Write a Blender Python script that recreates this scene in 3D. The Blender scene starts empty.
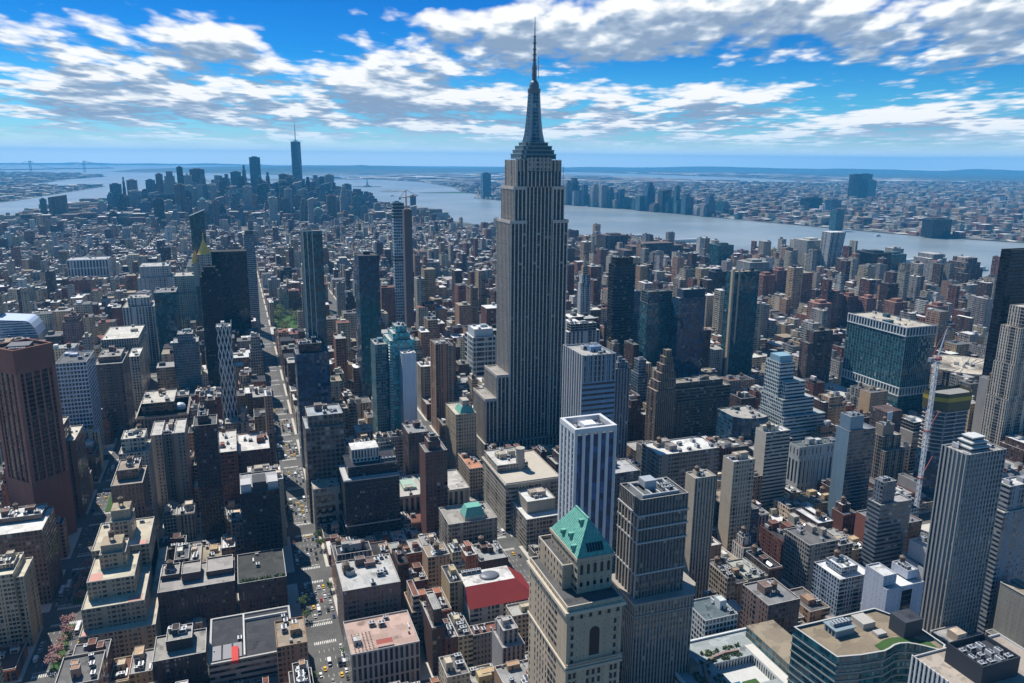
import bpy, bmesh, math, random
import numpy as np
from mathutils import Vector, geometry

R = math.radians
SC = bpy.context.scene
COL = SC.collection
rng = random.Random(7)

# ------------------------------------------------------------------ camera
YAW, PITCH, ROLL, FOC, CAMH = R(19.75), R(13.35), R(0.5), 770.0, 320.0
cam_d = bpy.data.cameras.new('camera')
cam = bpy.data.objects.new('camera', cam_d)
COL.objects.link(cam)
cam_d.sensor_width = 36.0
cam_d.lens = FOC / 1024 * 36
cam_d.clip_start = 1.0
cam_d.clip_end = 120000
_fw = Vector((math.sin(YAW) * math.cos(PITCH), math.cos(YAW) * math.cos(PITCH), -math.sin(PITCH)))
_rt = Vector((math.cos(YAW), -math.sin(YAW), 0))
_up = _rt.cross(_fw)
_c, _s = math.cos(ROLL), math.sin(ROLL)
_rt2 = _rt * _c + _up * _s
_up2 = _up * _c - _rt * _s
from mathutils import Matrix
cam.matrix_world = Matrix(((_rt2.x, _up2.x, -_fw.x, 0), (_rt2.y, _up2.y, -_fw.y, 0), (_rt2.z, _up2.z, -_fw.z, CAMH), (0, 0, 0, 1)))
SC.camera = cam

# ------------------------------------------------------------------ light
SUN_EL, SUN_AZ = R(54), R(-21)          # azimuth measured from +Y (down the avenues) towards +X
SC.view_settings.view_transform = 'Standard'
SC.view_settings.look = 'None'
SC.view_settings.exposure = 0.36
SC.view_settings.gamma = 1.0
sun_d = bpy.data.lights.new('sun', 'SUN')
sun_d.energy = 5.0
sun_d.angle = R(0.5)
sun_d.color = (1.0, 0.95, 0.87)
sun = bpy.data.objects.new('sun', sun_d)
COL.objects.link(sun)
_sd = Vector((math.sin(SUN_AZ) * math.cos(SUN_EL), math.cos(SUN_AZ) * math.cos(SUN_EL), math.sin(SUN_EL)))
sun.rotation_euler = (-_sd).to_track_quat('-Z', 'Y').to_euler()
sun.location = (0, 0, 900)

W = bpy.data.worlds.new('World')
SC.world = W
W.use_nodes = True


class NT:
    """small helper for node trees"""
    def __init__(s, tree):
        s.t = tree
        s.t.nodes.clear()

    def n(s, typ, **kw):
        nd = s.t.nodes.new(typ)
        for k, v in kw.items():
            setattr(nd, k, v)
        return nd

    def link(s, a, b):
        s.t.links.new(a, b)

    def put(s, sock, v):
        if isinstance(v, bpy.types.NodeSocket):
            s.t.links.new(v, sock)
        else:
            sock.default_value = v

    def m(s, op, a, b=0.0, c=0.0, clamp=False):
        nd = s.n('ShaderNodeMath', operation=op, use_clamp=clamp)
        s.put(nd.inputs[0], a)
        s.put(nd.inputs[1], b)
        s.put(nd.inputs[2], c)
        return nd.outputs[0]

    def mix(s, f, a, b, blend='MIX'):
        nd = s.n('ShaderNodeMix', data_type='RGBA', blend_type=blend)
        s.put(nd.inputs[0], f)
        s.put(nd.inputs[6], a)
        s.put(nd.inputs[7], b)
        return nd.outputs[2]

    def ramp(s, f, pts):
        nd = s.n('ShaderNodeValToRGB')
        el = nd.color_ramp.elements
        while len(el) < len(pts):
            el.new(0.5)
        for e, (p, c) in zip(el, pts):
            e.position = p
            e.color = tuple(c) + (1,) if len(c) == 3 else c
        s.put(nd.inputs[0], f)
        return nd.outputs[0]

    def smooth(s, x, a, b):
        nd = s.n('ShaderNodeMapRange', interpolation_type='SMOOTHSTEP')
        s.put(nd.inputs[0], x)
        nd.inputs[1].default_value = a
        nd.inputs[2].default_value = b
        return nd.outputs[0]

    def noise(s, vec, scale, detail=4, rough=0.5, dim='3D', w=None):
        nd = s.n('ShaderNodeTexNoise', noise_dimensions=dim)
        if vec is not None:
            s.put(nd.inputs['Vector'], vec)
        nd.inputs['Scale'].default_value = scale
        nd.inputs['Detail'].default_value = detail
        nd.inputs['Roughness'].default_value = rough
        return nd.outputs[0]

    def comb(s, x, y, z=0.0):
        nd = s.n('ShaderNodeCombineXYZ')
        s.put(nd.inputs[0], x); s.put(nd.inputs[1], y); s.put(nd.inputs[2], z)
        return nd.outputs[0]


def build_world():
    t = NT(W.node_tree)
    out = t.n('ShaderNodeOutputWorld')
    sky = t.n('ShaderNodeTexSky', sky_type='NISHITA', sun_disc=False)
    sky.sun_elevation = SUN_EL
    sky.sun_rotation = SUN_AZ
    sky.altitude = 300
    sky.air_density = 1.0
    sky.dust_density = 0.2
    sky.ozone_density = 3.0
    tc = t.n('ShaderNodeTexCoord')
    sp = t.n('ShaderNodeSeparateXYZ')
    t.link(tc.outputs['Generated'], sp.inputs[0])
    x, y, z = sp.outputs
    cy, sy = math.cos(YAW), math.sin(YAW)
    xr = t.m('SUBTRACT', t.m('MULTIPLY', x, cy), t.m('MULTIPLY', y, sy))
    yr = t.m('ADD', t.m('MULTIPLY', x, sy), t.m('MULTIPLY', y, cy))
    az = t.m('ARCTAN2', xr, yr)
    el = t.m('ARCSINE', z)

    def density(dz):
        zz = t.m('ADD', t.m('MAXIMUM', z, 0.0), 0.06 + dz)
        inv = t.m('DIVIDE', 1.0, zz)
        pxx = t.m('MULTIPLY', az, t.m('MULTIPLY_ADD', inv, 0.22, 1.5))
        pyy = t.m('MULTIPLY', inv, 0.24)
        n1 = t.noise(t.comb(pxx, pyy, 0.37), CL['s1'], 5, 0.5)
        n2 = t.noise(t.comb(pxx, pyy, 5.1), CL['s2'], 2, 0.5)
        # round cauliflower puffs
        wob = t.noise(t.comb(pxx, pyy, 2.2), 16.0, 2, 0.5)
        pv = t.comb(t.m('ADD', pxx, t.m('MULTIPLY', wob, 0.05)), t.m('ADD', t.m('MULTIPLY', pyy, 1.25), t.m('MULTIPLY', wob, 0.05)), 0.0)
        puffs = None
        for sc_, wt in CL['puffs']:
            vo = t.n('ShaderNodeTexVoronoi', feature='SMOOTH_F1', voronoi_dimensions='2D')
            vo.inputs['Scale'].default_value = sc_
            vo.inputs['Smoothness'].default_value = 0.5
            t.link(pv, vo.inputs['Vector'])
            q = t.m('MULTIPLY', t.m('SUBTRACT', 0.40, vo.outputs['Distance']), wt * 1.6)
            puffs = q if puffs is None else t.m('ADD', puffs, q)
        return t.m('ADD', t.m('ADD', t.m('MULTIPLY', n1, 0.70), t.m('MULTIPLY', n2, 0.30)), puffs)

    def bias(de):
        tot = None
        for (u, v, ru, rv, w) in CL['blobs']:
            a0, e0 = math.atan((u - 512) / 770), (158 - v) / 770
            da = t.m('MULTIPLY', t.m('SUBTRACT', az, a0), 770 / ru)
            dd = t.m('MULTIPLY', t.m('SUBTRACT', el, e0 - de), 770 / rv)
            g = t.m('EXPONENT', t.m('MULTIPLY', t.m('ADD', t.m('MULTIPLY', da, da), t.m('MULTIPLY', dd, dd)), -1.0))
            tot = t.m('MULTIPLY', g, w) if tot is None else t.m('MULTIPLY_ADD', g, w, tot)
        return tot

    de = 0.016
    d0 = t.m('ADD', density(0.0), bias(0.0))
    d1 = t.m('ADD', density(de), bias(de))
    thr = CL['thr']
    alpha = t.smooth(d0, thr, thr + CL['soft'])
    # thick parts go grey, edges towards the sun above stay white
    up = t.m('SUBTRACT', d0, d1)
    lit = t.m('ADD', t.m('MULTIPLY', up, CL['kup']), 0.80)
    thick = t.smooth(d1, thr + 0.02, thr + 0.17)
    lit = t.m('SUBTRACT', lit, t.m('MULTIPLY', thick, CL['kth']), 0.0, True)
    ccol = t.ramp(lit, [(0.0, (0.22, 0.30, 0.42)), (0.35, (0.34, 0.42, 0.53)), (0.7, (0.62, 0.67, 0.72)), (1.0, (0.82, 0.82, 0.81))])
    # low clouds fade into the bright band above the horizon
    low = t.smooth(el, 0.0, 0.05)
    hor = t.ramp(t.m('MULTIPLY', el, 20.0, 0, True), [(0.0, (0.95, 1.08, 1.10)), (0.3, (0.72, 0.86, 0.92)), (1.0, (0.42, 0.57, 0.66))])
    ccol = t.mix(low, hor, ccol)
    south = t.m('SUBTRACT', 1.0, t.smooth(t.m('ABSOLUTE', az), 0.9, 1.7))     # the cloud bank lies to the south
    band = t.m('SUBTRACT', 1.0, t.smooth(el, 0.0, 0.034))
    alpha = t.m('MAXIMUM', t.m('MULTIPLY', alpha, t.smooth(el, 0.0, 0.03)), t.m('MULTIPLY', band, 0.9))
    vis = t.m('MULTIPLY', t.m('MULTIPLY', alpha, south), t.m('SUBTRACT', 1.0, t.smooth(el, 0.30, 0.55)))
    # high sky keeps its own colour; near the horizon the air is paler
    tint = t.mix(south, (0.26, 0.77, 1.10, 1), t.ramp(t.m('MULTIPLY', el, 2.5, 0, True), CL['tint']))
    scol = t.mix(1.0, sky.outputs[0], tint, 'MULTIPLY')
    b1 = t.n('ShaderNodeBackground')
    b1.inputs[1].default_value = CL['sky']
    t.link(scol, b1.inputs[0])
    b2 = t.n('ShaderNodeBackground')
    b2.inputs[1].default_value = 1.0
    t.link(ccol, b2.inputs[0])
    mx = t.n('ShaderNodeMixShader')
    t.link(vis, mx.inputs[0])
    t.link(b1.outputs[0], mx.inputs[1])
    t.link(b2.outputs[0], mx.inputs[2])
    t.link(mx.outputs[0], out.inputs[0])


CL = dict(kup=4.5, kth=0.55, puffs=((7.0, 0.10), (15.0, 0.075), (34.0, 0.03)), s1=3.4, s2=1.0, thr=0.475, soft=0.16, sky=0.075,
          tint=[(0.0, (0.7, 1.0, 1.1)), (0.05, (0.55, 0.95, 1.2)), (0.10, (0.38, 0.85, 1.25)), (0.16, (0.22, 0.78, 1.2)), (0.30, (0.065, 0.52, 1.05)), (0.5, (0.032, 0.40, 0.95)), (0.75, (0.16, 0.64, 1.0)), (1.0, (0.30, 0.78, 1.06))],
          blobs=[(140, 62, 125, 34, 0.12), (60, 14, 150, 22, -0.2), (270, 12, 130, 26, -0.22), (332, 24, 24, 6, 0.2), (610, 38, 190, 30, 0.16), (400, 88, 90, 26, 0.07),
                 (690, 78, 120, 11, -0.2), (460, 5, 90, 16, -0.22), (740, 18, 100, 26, 0.10), (890, 66, 110, 22, 0.11), (985, 18, 70, 26, 0.13), (865, 12, 50, 18, -0.2),
                 (20, 75, 50, 34, -0.08), (300, 62, 40, 26, -0.06), (880, 98, 90, 8, -0.1), (512, 124, 900, 26, 0.14), (640, 100, 200, 14, 0.06), (200, 102, 200, 12, 0.06)])
build_world()
HAZE = 4.4e-5

# ------------------------------------------------------------------ materials
MATS = {}


def new_mat(name):
    m = bpy.data.materials.new(name)
    m.use_nodes = True
    MATS[name] = m
    return m, NT(m.node_tree)


def bsdf(t, col, rough=0.85, spec=0.3, metal=0.0, ior=None):
    b = t.n('ShaderNodeBsdfPrincipled')
    t.put(b.inputs['Base Color'], col)
    t.put(b.inputs['Roughness'], rough)
    t.put(b.inputs['Specular IOR Level'], spec)
    t.put(b.inputs['Metallic'], metal)
    if ior:
        b.inputs['IOR'].default_value = ior
    return b.outputs[0]


def facade(name, wx, wy, glass=(0.012, 0.018, 0.026), spandrel=None, attr=False, blind=0.045, grough=0.12, ior=1.5, fixedcol=None, diag=False, course=0.0, win_y0=0.5, irregular=False):
    """wall with a grid of windows; UV unit = one bay x one storey"""
    m, t = new_mat(name)
    out = t.n('ShaderNodeOutputMaterial')
    uv = t.n('ShaderNodeUVMap')
    sp = t.n('ShaderNodeSeparateXYZ')
    t.link(uv.outputs[0], sp.inputs[0])
    u, v = sp.outputs[0], sp.outputs[1]
    if attr:
        a = t.n('ShaderNodeAttribute', attribute_name='Col')
        wall = a.outputs[0]
        rnd = a.outputs[3]
    else:
        oi = t.n('ShaderNodeObjectInfo')
        wall = oi.outputs['Color']
        rnd = oi.outputs['Random']
    if fixedcol:
        wall = tuple(fixedcol) + (1,)
    fu, fv = t.m('FRACT', u), t.m('FRACT', v)
    cu, cv = t.m('FLOOR', u), t.m('FLOOR', v)
    mx = t.m('COMPARE', fu, 0.5, wx / 2) if wx < 1 else 1.0
    my = t.m('COMPARE', fv, win_y0, wy / 2) if wy < 1 else 1.0
    if diag:
        d1 = t.m('FRACT', t.m('ADD', u, t.m('MULTIPLY', v, 0.33)))
        d2 = t.m('FRACT', t.m('SUBTRACT', u, t.m('MULTIPLY', v, 0.33)))
        mask = t.m('MULTIPLY', t.m('COMPARE', d1, 0.5, 0.37), t.m('COMPARE', d2, 0.5, 0.37))
    elif irregular:
        cn = t.n('ShaderNodeTexWhiteNoise', noise_dimensions='2D')
        t.link(t.comb(cu, t.m('MULTIPLY', rnd, 91.0)), cn.inputs['Vector'])
        rn = t.n('ShaderNodeTexWhiteNoise', noise_dimensions='2D')
        t.link(t.comb(t.m('MULTIPLY', rnd, 53.0), cv), rn.inputs['Vector'])
        wxv = t.m('MULTIPLY_ADD', t.m('GREATER_THAN', cn.outputs['Value'], 0.72), 0.24, wx / 2 - 0.02)
        mx = t.m('MULTIPLY', t.m('COMPARE', fu, 0.5, wxv), t.m('GREATER_THAN', cn.outputs['Value'], 0.10))
        wyv = t.m('MULTIPLY_ADD', t.m('GREATER_THAN', rn.outputs['Value'], 0.86), 0.14, wy / 2)
        my = t.m('COMPARE', fv, win_y0, wyv)
        mask = t.m('MULTIPLY', mx, my)
    else:
        mask = t.m('MULTIPLY', mx, my)
    wn = t.n('ShaderNodeTexWhiteNoise', noise_dimensions='3D')
    t.link(t.comb(cu, cv, t.m('MULTIPLY', rnd, 37.0)), wn.inputs['Vector'])
    r = wn.outputs['Value']
    # stains, streaks, storey bands
    geo = t.n('ShaderNodeNewGeometry')
    pos = geo.outputs['Position']
    n1 = t.noise(pos, 0.035, 4, 0.6)
    mp = t.n('ShaderNodeMapping')
    mp.inputs['Scale'].default_value = (0.5, 0.5, 0.03)
    t.link(pos, mp.inputs[0])
    n2 = t.noise(mp.outputs[0], 1.0, 3, 0.6)
    f = t.m('ADD', t.m('MULTIPLY', n1, 0.55), t.m('MULTIPLY', n2, 0.55))
    f = t.m('ADD', f, 0.45)
    if course:
        f = t.m('MULTIPLY', f, t.m('SUBTRACT', 1.0, t.m('MULTIPLY', t.m('LESS_THAN', fv, 0.12), course)))
    wcol = t.mix(1.0, wall, t.comb(f, f, f), 'MULTIPLY')
    if spandrel is not None:
        smask = t.m('MULTIPLY', mx, t.m('SUBTRACT', 1.0, my))
        wcol = t.mix(smask, wcol, t.mix(1.0, wcol, tuple(spandrel) + (1,), 'MULTIPLY'))
    g = tuple(glass)
    gcol = t.ramp(r, [(0.0, g), (0.45, tuple(c * 0.6 for c in g)), (0.75, tuple(c * 1.9 + 0.004 for c in g)), (1.0 - blind, tuple(c * 2.4 + 0.01 for c in g)), (min(.999, 1.0 - blind + 0.002), (0.16, 0.155, 0.14) if blind else g), (1.0, (0.34, 0.33, 0.30) if blind else g)])
    wb = bsdf(t, wcol, 0.82, 0.25)
    gn = t.n('ShaderNodeBsdfPrincipled')
    t.put(gn.inputs['Base Color'], gcol)
    gn.inputs['Roughness'].default_value = grough
    gn.inputs['IOR'].default_value = ior
    # every pane sits a little out of true, so reflections break up from pane to pane
    tilt = t.n('ShaderNodeVectorMath', operation='MULTIPLY_ADD')
    t.link(wn.outputs['Color'], tilt.inputs[0])
    tilt.inputs[1].default_value = (0.07, 0.07, 0.07)
    tilt.inputs[2].default_value = (-0.035, -0.035, -0.035)
    ad = t.n('ShaderNodeVectorMath', operation='ADD')
    t.link(geo.outputs['Normal'], ad.inputs[0]); t.link(tilt.outputs[0], ad.inputs[1])
    nm_ = t.n('ShaderNodeVectorMath', operation='NORMALIZE')
    t.link(ad.outputs[0], nm_.inputs[0])
    t.link(nm_.outputs[0], gn.inputs['Normal'])
    gb = gn.outputs[0]
    ms = t.n('ShaderNodeMixShader')
    t.put(ms.inputs[0], mask)
    t.link(wb, ms.inputs[1])
    t.link(gb, ms.inputs[2])
    t.link(ms.outputs[0], out.inputs[0])
    return m


def roofmat(name, col=None, attr=False):
    m, t = new_mat(name)
    c = t.n('ShaderNodeObjectInfo').outputs['Color'] if col is None else tuple(col) + (1,)
    pos = t.n('ShaderNodeNewGeometry').outputs['Position']
    n1 = t.noise(pos, 0.09, 6, 0.65)
    n2 = t.noise(pos, 0.9, 4, 0.65)
    vo = t.n('ShaderNodeTexVoronoi', distance='CHEBYCHEV')
    vo.inputs['Scale'].default_value = 0.16
    t.link(pos, vo.inputs['Vector'])
    sp = t.n('ShaderNodeSeparateXYZ'); t.link(vo.outputs['Color'], sp.inputs[0])
    patch = t.m('MULTIPLY_ADD', sp.outputs[0], 0.34, 0.80)          # patched membrane sheets
    pond = t.m('SUBTRACT', 1.0, t.m('MULTIPLY', t.smooth(n1, 0.56, 0.66), 0.45))
    f = t.m('MULTIPLY', t.m('MULTIPLY_ADD', n2, 0.7, 0.65), t.m('MULTIPLY', patch, pond))
    cc = t.mix(1.0, c, t.comb(f, f, f), 'MULTIPLY')
    cc = t.mix(t.m('MULTIPLY', t.smooth(n2, 0.60, 0.72), 0.35), cc, (0.16, 0.14, 0.12, 1))
    t.link(bsdf(t, cc, 0.9, 0.2), t.n('ShaderNodeOutputMaterial').inputs[0])


def plain(name, col=None, rough=0.85, spec=0.3, metal=0.0, amp=0.5, scale=0.12, attr=False, scale2=None):
    """painted / stone / roofing surface with weathering; colour from the object when col is None"""
    m, t = new_mat(name)
    out = t.n('ShaderNodeOutputMaterial')
    if attr:
        c = t.n('ShaderNodeAttribute', attribute_name='Col').outputs[0]
    elif col is None:
        c = t.n('ShaderNodeObjectInfo').outputs['Color']
    else:
        c = tuple(col) + (1,)
    pos = t.n('ShaderNodeNewGeometry').outputs['Position']
    n1 = t.noise(pos, scale, 5, 0.62)
    n2 = t.noise(pos, scale2 or scale * 7, 3, 0.6)
    f = t.m('ADD', t.m('MULTIPLY', n1, amp), t.m('MULTIPLY', n2, amp * 0.6))
    f = t.m('ADD', f, 1.0 - amp * 0.8)
    cc = t.mix(1.0, c, t.comb(f, f, f), 'MULTIPLY')
    t.link(bsdf(t, cc, rough, spec, metal), out.inputs[0])
    return m


facade('punched', 0.42, 0.48, course=0.12, irregular=True)
facade('punched_wide', 0.58, 0.52, course=0.15, irregular=True)
facade('sash', 0.34, 0.55, course=0.08, blind=0.08, irregular=True)
facade('pier', 0.52, 0.60, spandrel=(0.42, 0.42, 0.44), irregular=True)
facade('deep_pier', 0.46, 0.66, spandrel=(0.22, 0.23, 0.25), blind=0.06)
facade('ribbon', 1.0, 0.46, blind=0.08)
facade('curtain', 0.93, 0.80, glass=(0.008, 0.022, 0.032), blind=0.01, grough=0.06, ior=1.6)
facade('curtain_teal', 0.92, 0.82, glass=(0.010, 0.058, 0.072), blind=0.004, grough=0.08, ior=1.6)
facade('curtain_blue', 0.92, 0.84, glass=(0.010, 0.045, 0.085), blind=0.01, grough=0.07, ior=1.6)
facade('bright_teal', 0.90, 0.80, glass=(0.035, 0.26, 0.27), blind=0.03, grough=0.12, ior=1.6)
facade('esb', 0.70, 0.56, glass=(0.006, 0.009, 0.014), spandrel=(0.12, 0.13, 0.16), blind=0.03)
facade('stripe_blue', 1.0, 1.0, glass=(0.012, 0.045, 0.13), blind=0.0, grough=0.1, ior=1.6)
facade('blue_band', 1.0, 0.42, glass=(0.012, 0.02, 0.035), blind=0.03)
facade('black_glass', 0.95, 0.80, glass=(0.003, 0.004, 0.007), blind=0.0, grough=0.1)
facade('dark_grid', 0.6, 0.5, glass=(0.003, 0.004, 0.007), blind=0.03)
facade('grid', 0.74, 0.66, blind=0.08)
facade('fine_grid', 0.62, 0.60, blind=0.10, irregular=True)
facade('diagrid', 0.7, 0.7, diag=True, blind=0.05)
facade('colonnade', 0.55, 0.86, win_y0=0.46, blind=0.03)
facade('balcony', 0.80, 0.70, glass=(0.012, 0.05, 0.06), blind=0.2)
facade('blank', 0.10, 0.16, course=0.05)
facade('mass', 0.5, 0.5, attr=True, blind=0.12, irregular=True)
facade('mass_glass', 0.9, 0.7, attr=True, glass=(0.01, 0.03, 0.045), blind=0.05)
plain('party_wall', None, 0.9, 0.2, amp=0.6, scale=0.06)
plain('coping', (0.42, 0.41, 0.39), 0.8, 0.25, amp=0.3)
roofmat('roofing')
plain('flat_paint', None, 0.7, 0.3, amp=0.35)
plain('metal_paint', None, 0.45, 0.5, amp=0.25)
plain('mass_roof', None, 0.9, 0.2, attr=True, amp=0.7, scale=0.05)
plain('dark_louvre', (0.03, 0.032, 0.036), 0.5, 0.4)
plain('tank_wood', (0.17, 0.105, 0.065), 0.9, 0.15, amp=0.5, scale=0.4)
plain('tank_roof', (0.20, 0.15, 0.11), 0.8, 0.2, amp=0.5, scale=0.4)
plain('steel', (0.22, 0.23, 0.24), 0.45, 0.5, 0.6, amp=0.3)
plain('galvanised', (0.50, 0.51, 0.52), 0.42, 0.5, 0.25, amp=0.4, scale=0.5)
m, t = new_mat('copper_green')
pos = t.n('ShaderNodeNewGeometry').outputs['Position']
mp = t.n('ShaderNodeMapping'); mp.inputs['Scale'].default_value = (1.6, 1.6, 0.10); t.link(pos, mp.inputs[0])
run = t.noise(mp.outputs[0], 1.0, 4, 0.7)
blot = t.noise(pos, 0.35, 5, 0.65)
cc = t.mix(t.smooth(run, 0.38, 0.68), (0.10, 0.30, 0.24, 1), (0.20, 0.48, 0.39, 1))
cc = t.mix(t.m('MULTIPLY', t.smooth(blot, 0.55, 0.72), 0.55), cc, (0.30, 0.50, 0.42, 1))
cc = t.mix(t.m('MULTIPLY', t.smooth(run, 0.62, 0.75), 0.5), cc, (0.07, 0.15, 0.12, 1))
t.link(bsdf(t, cc, 0.75, 0.25), t.n('ShaderNodeOutputMaterial').inputs[0])
plain('limestone', (0.44, 0.40, 0.34), 0.85, 0.25, amp=0.4)
plain('bark', (0.10, 0.075, 0.055), 0.95, 0.1)
plain('car_glass', (0.01, 0.012, 0.015), 0.1, 0.6, amp=0.1)
plain('tyre', (0.02, 0.02, 0.02), 0.9, 0.1)
plain('car_paint', None, 0.3, 0.5, amp=0.06)
plain('gold_leaf', (0.80, 0.47, 0.07), 0.45, 0.5, 0.0, amp=0.2)
plain('pavement_slab', (0.46, 0.435, 0.39), 0.9, 0.2, amp=0.55, scale=0.06)
plain('marking_paint', (0.62, 0.61, 0.57), 0.8, 0.2, amp=0.5, scale=0.3)
plain('leaf_green', (0.075, 0.115, 0.035), 0.8, 0.2, amp=0.8, scale=0.3)
plain('leaf_spring', (0.14, 0.17, 0.05), 0.8, 0.2, amp=0.8, scale=0.3)
plain('leaf_blossom', (0.34, 0.19, 0.18), 0.85, 0.15, amp=0.7, scale=0.3)
plain('dark_window', (0.008, 0.011, 0.016), 0.1, 0.5, amp=0.1)
plain('pool_water', (0.03, 0.16, 0.24), 0.08, 0.5, amp=0.1)
plain('lawn', (0.05, 0.10, 0.03), 0.95, 0.1, amp=0.6, scale=0.3)

for _i, _rc in enumerate(((0.58, 0.57, 0.55), (0.31, 0.305, 0.29), (0.27, 0.225, 0.165), (0.135, 0.13, 0.13), (0.045, 0.045, 0.05), (0.17, 0.075, 0.055))):
    roofmat('roofing_fixed%d' % _i, _rc)

m, t = new_mat('asphalt')
pos = t.n('ShaderNodeNewGeometry').outputs['Position']
n1 = t.noise(pos, 0.05, 5, 0.6)
n2 = t.noise(pos, 0.6, 3, 0.6)
f = t.m('ADD', t.m('MULTIPLY', n1, 0.9), t.m('MULTIPLY', n2, 0.5))
# far off the single surface reads as a patchwork of lots, yards and greens
vo = t.n('ShaderNodeTexVoronoi')
vo.inputs['Scale'].default_value = 0.022
t.link(pos, vo.inputs['Vector'])
near = t.mix(1.0, (0.15, 0.146, 0.14, 1), t.comb(f, f, f), 'MULTIPLY')
sp = t.n('ShaderNodeSeparateXYZ'); t.link(vo.outputs['Color'], sp.inputs[0])
lots = t.ramp(sp.outputs[0], [(0.0, (0.05, 0.06, 0.05)), (0.4, (0.09, 0.085, 0.075)), (0.7, (0.16, 0.15, 0.13)), (0.9, (0.32, 0.30, 0.27)), (1.0, (0.5, 0.48, 0.44))])
big = t.noise(pos, 0.0009, 5, 0.6)
green = t.m('MAXIMUM', t.smooth(big, 0.50, 0.60), 0.0)
ln = t.n('ShaderNodeVectorMath', operation='LENGTH'); t.link(pos, ln.inputs[0])
green = t.m('MAXIMUM', green, t.m('MULTIPLY', t.smooth(ln.outputs['Value'], 13000.0, 20000.0), 0.85))
lots = t.mix(green, lots, (0.030, 0.045, 0.03, 1))
cc = t.mix(t.smooth(ln.outputs['Value'], 2600.0, 3400.0), near, lots)
t.link(bsdf(t, cc, 0.9, 0.2), t.n('ShaderNodeOutputMaterial').inputs[0])

m, t = new_mat('harbour_water')
pos = t.n('ShaderNodeNewGeometry').outputs['Position']
mp = t.n('ShaderNodeMapping'); mp.inputs['Scale'].default_value = (0.02, 0.008, 1); t.link(pos, mp.inputs[0])
nz = t.noise(mp.outputs[0], 1.0, 5, 0.65)
bp = t.n('ShaderNodeBump'); bp.inputs['Strength'].default_value = 0.5; bp.inputs['Distance'].default_value = 8.0
t.link(nz, bp.inputs['Height'])
cur = t.noise(pos, 0.0016, 4, 0.6)
wcol = t.mix(t.smooth(cur, 0.35, 0.7), (0.17, 0.21, 0.22, 1), (0.26, 0.29, 0.29, 1))
b = t.n('ShaderNodeBsdfPrincipled')
t.link(wcol, b.inputs['Base Color'])
b.inputs['Roughness'].default_value = 0.32
b.inputs['IOR'].default_value = 1.333
t.link(bp.outputs[0], b.inputs['Normal'])
t.link(b.outputs[0], t.n('ShaderNodeOutputMaterial').inputs[0])

m, t = new_mat('hill_woods')
pos = t.n('ShaderNodeNewGeometry').outputs['Position']
nz = t.noise(pos, 0.002, 6, 0.65)
t.link(bsdf(t, t.ramp(nz, [(0.3, (0.03, 0.045, 0.025)), (0.6, (0.07, 0.08, 0.05)), (0.75, (0.2, 0.19, 0.17))]), 0.95, 0.1), t.n('ShaderNodeOutputMaterial').inputs[0])

# ------------------------------------------------------------------ mesh builder


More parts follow.
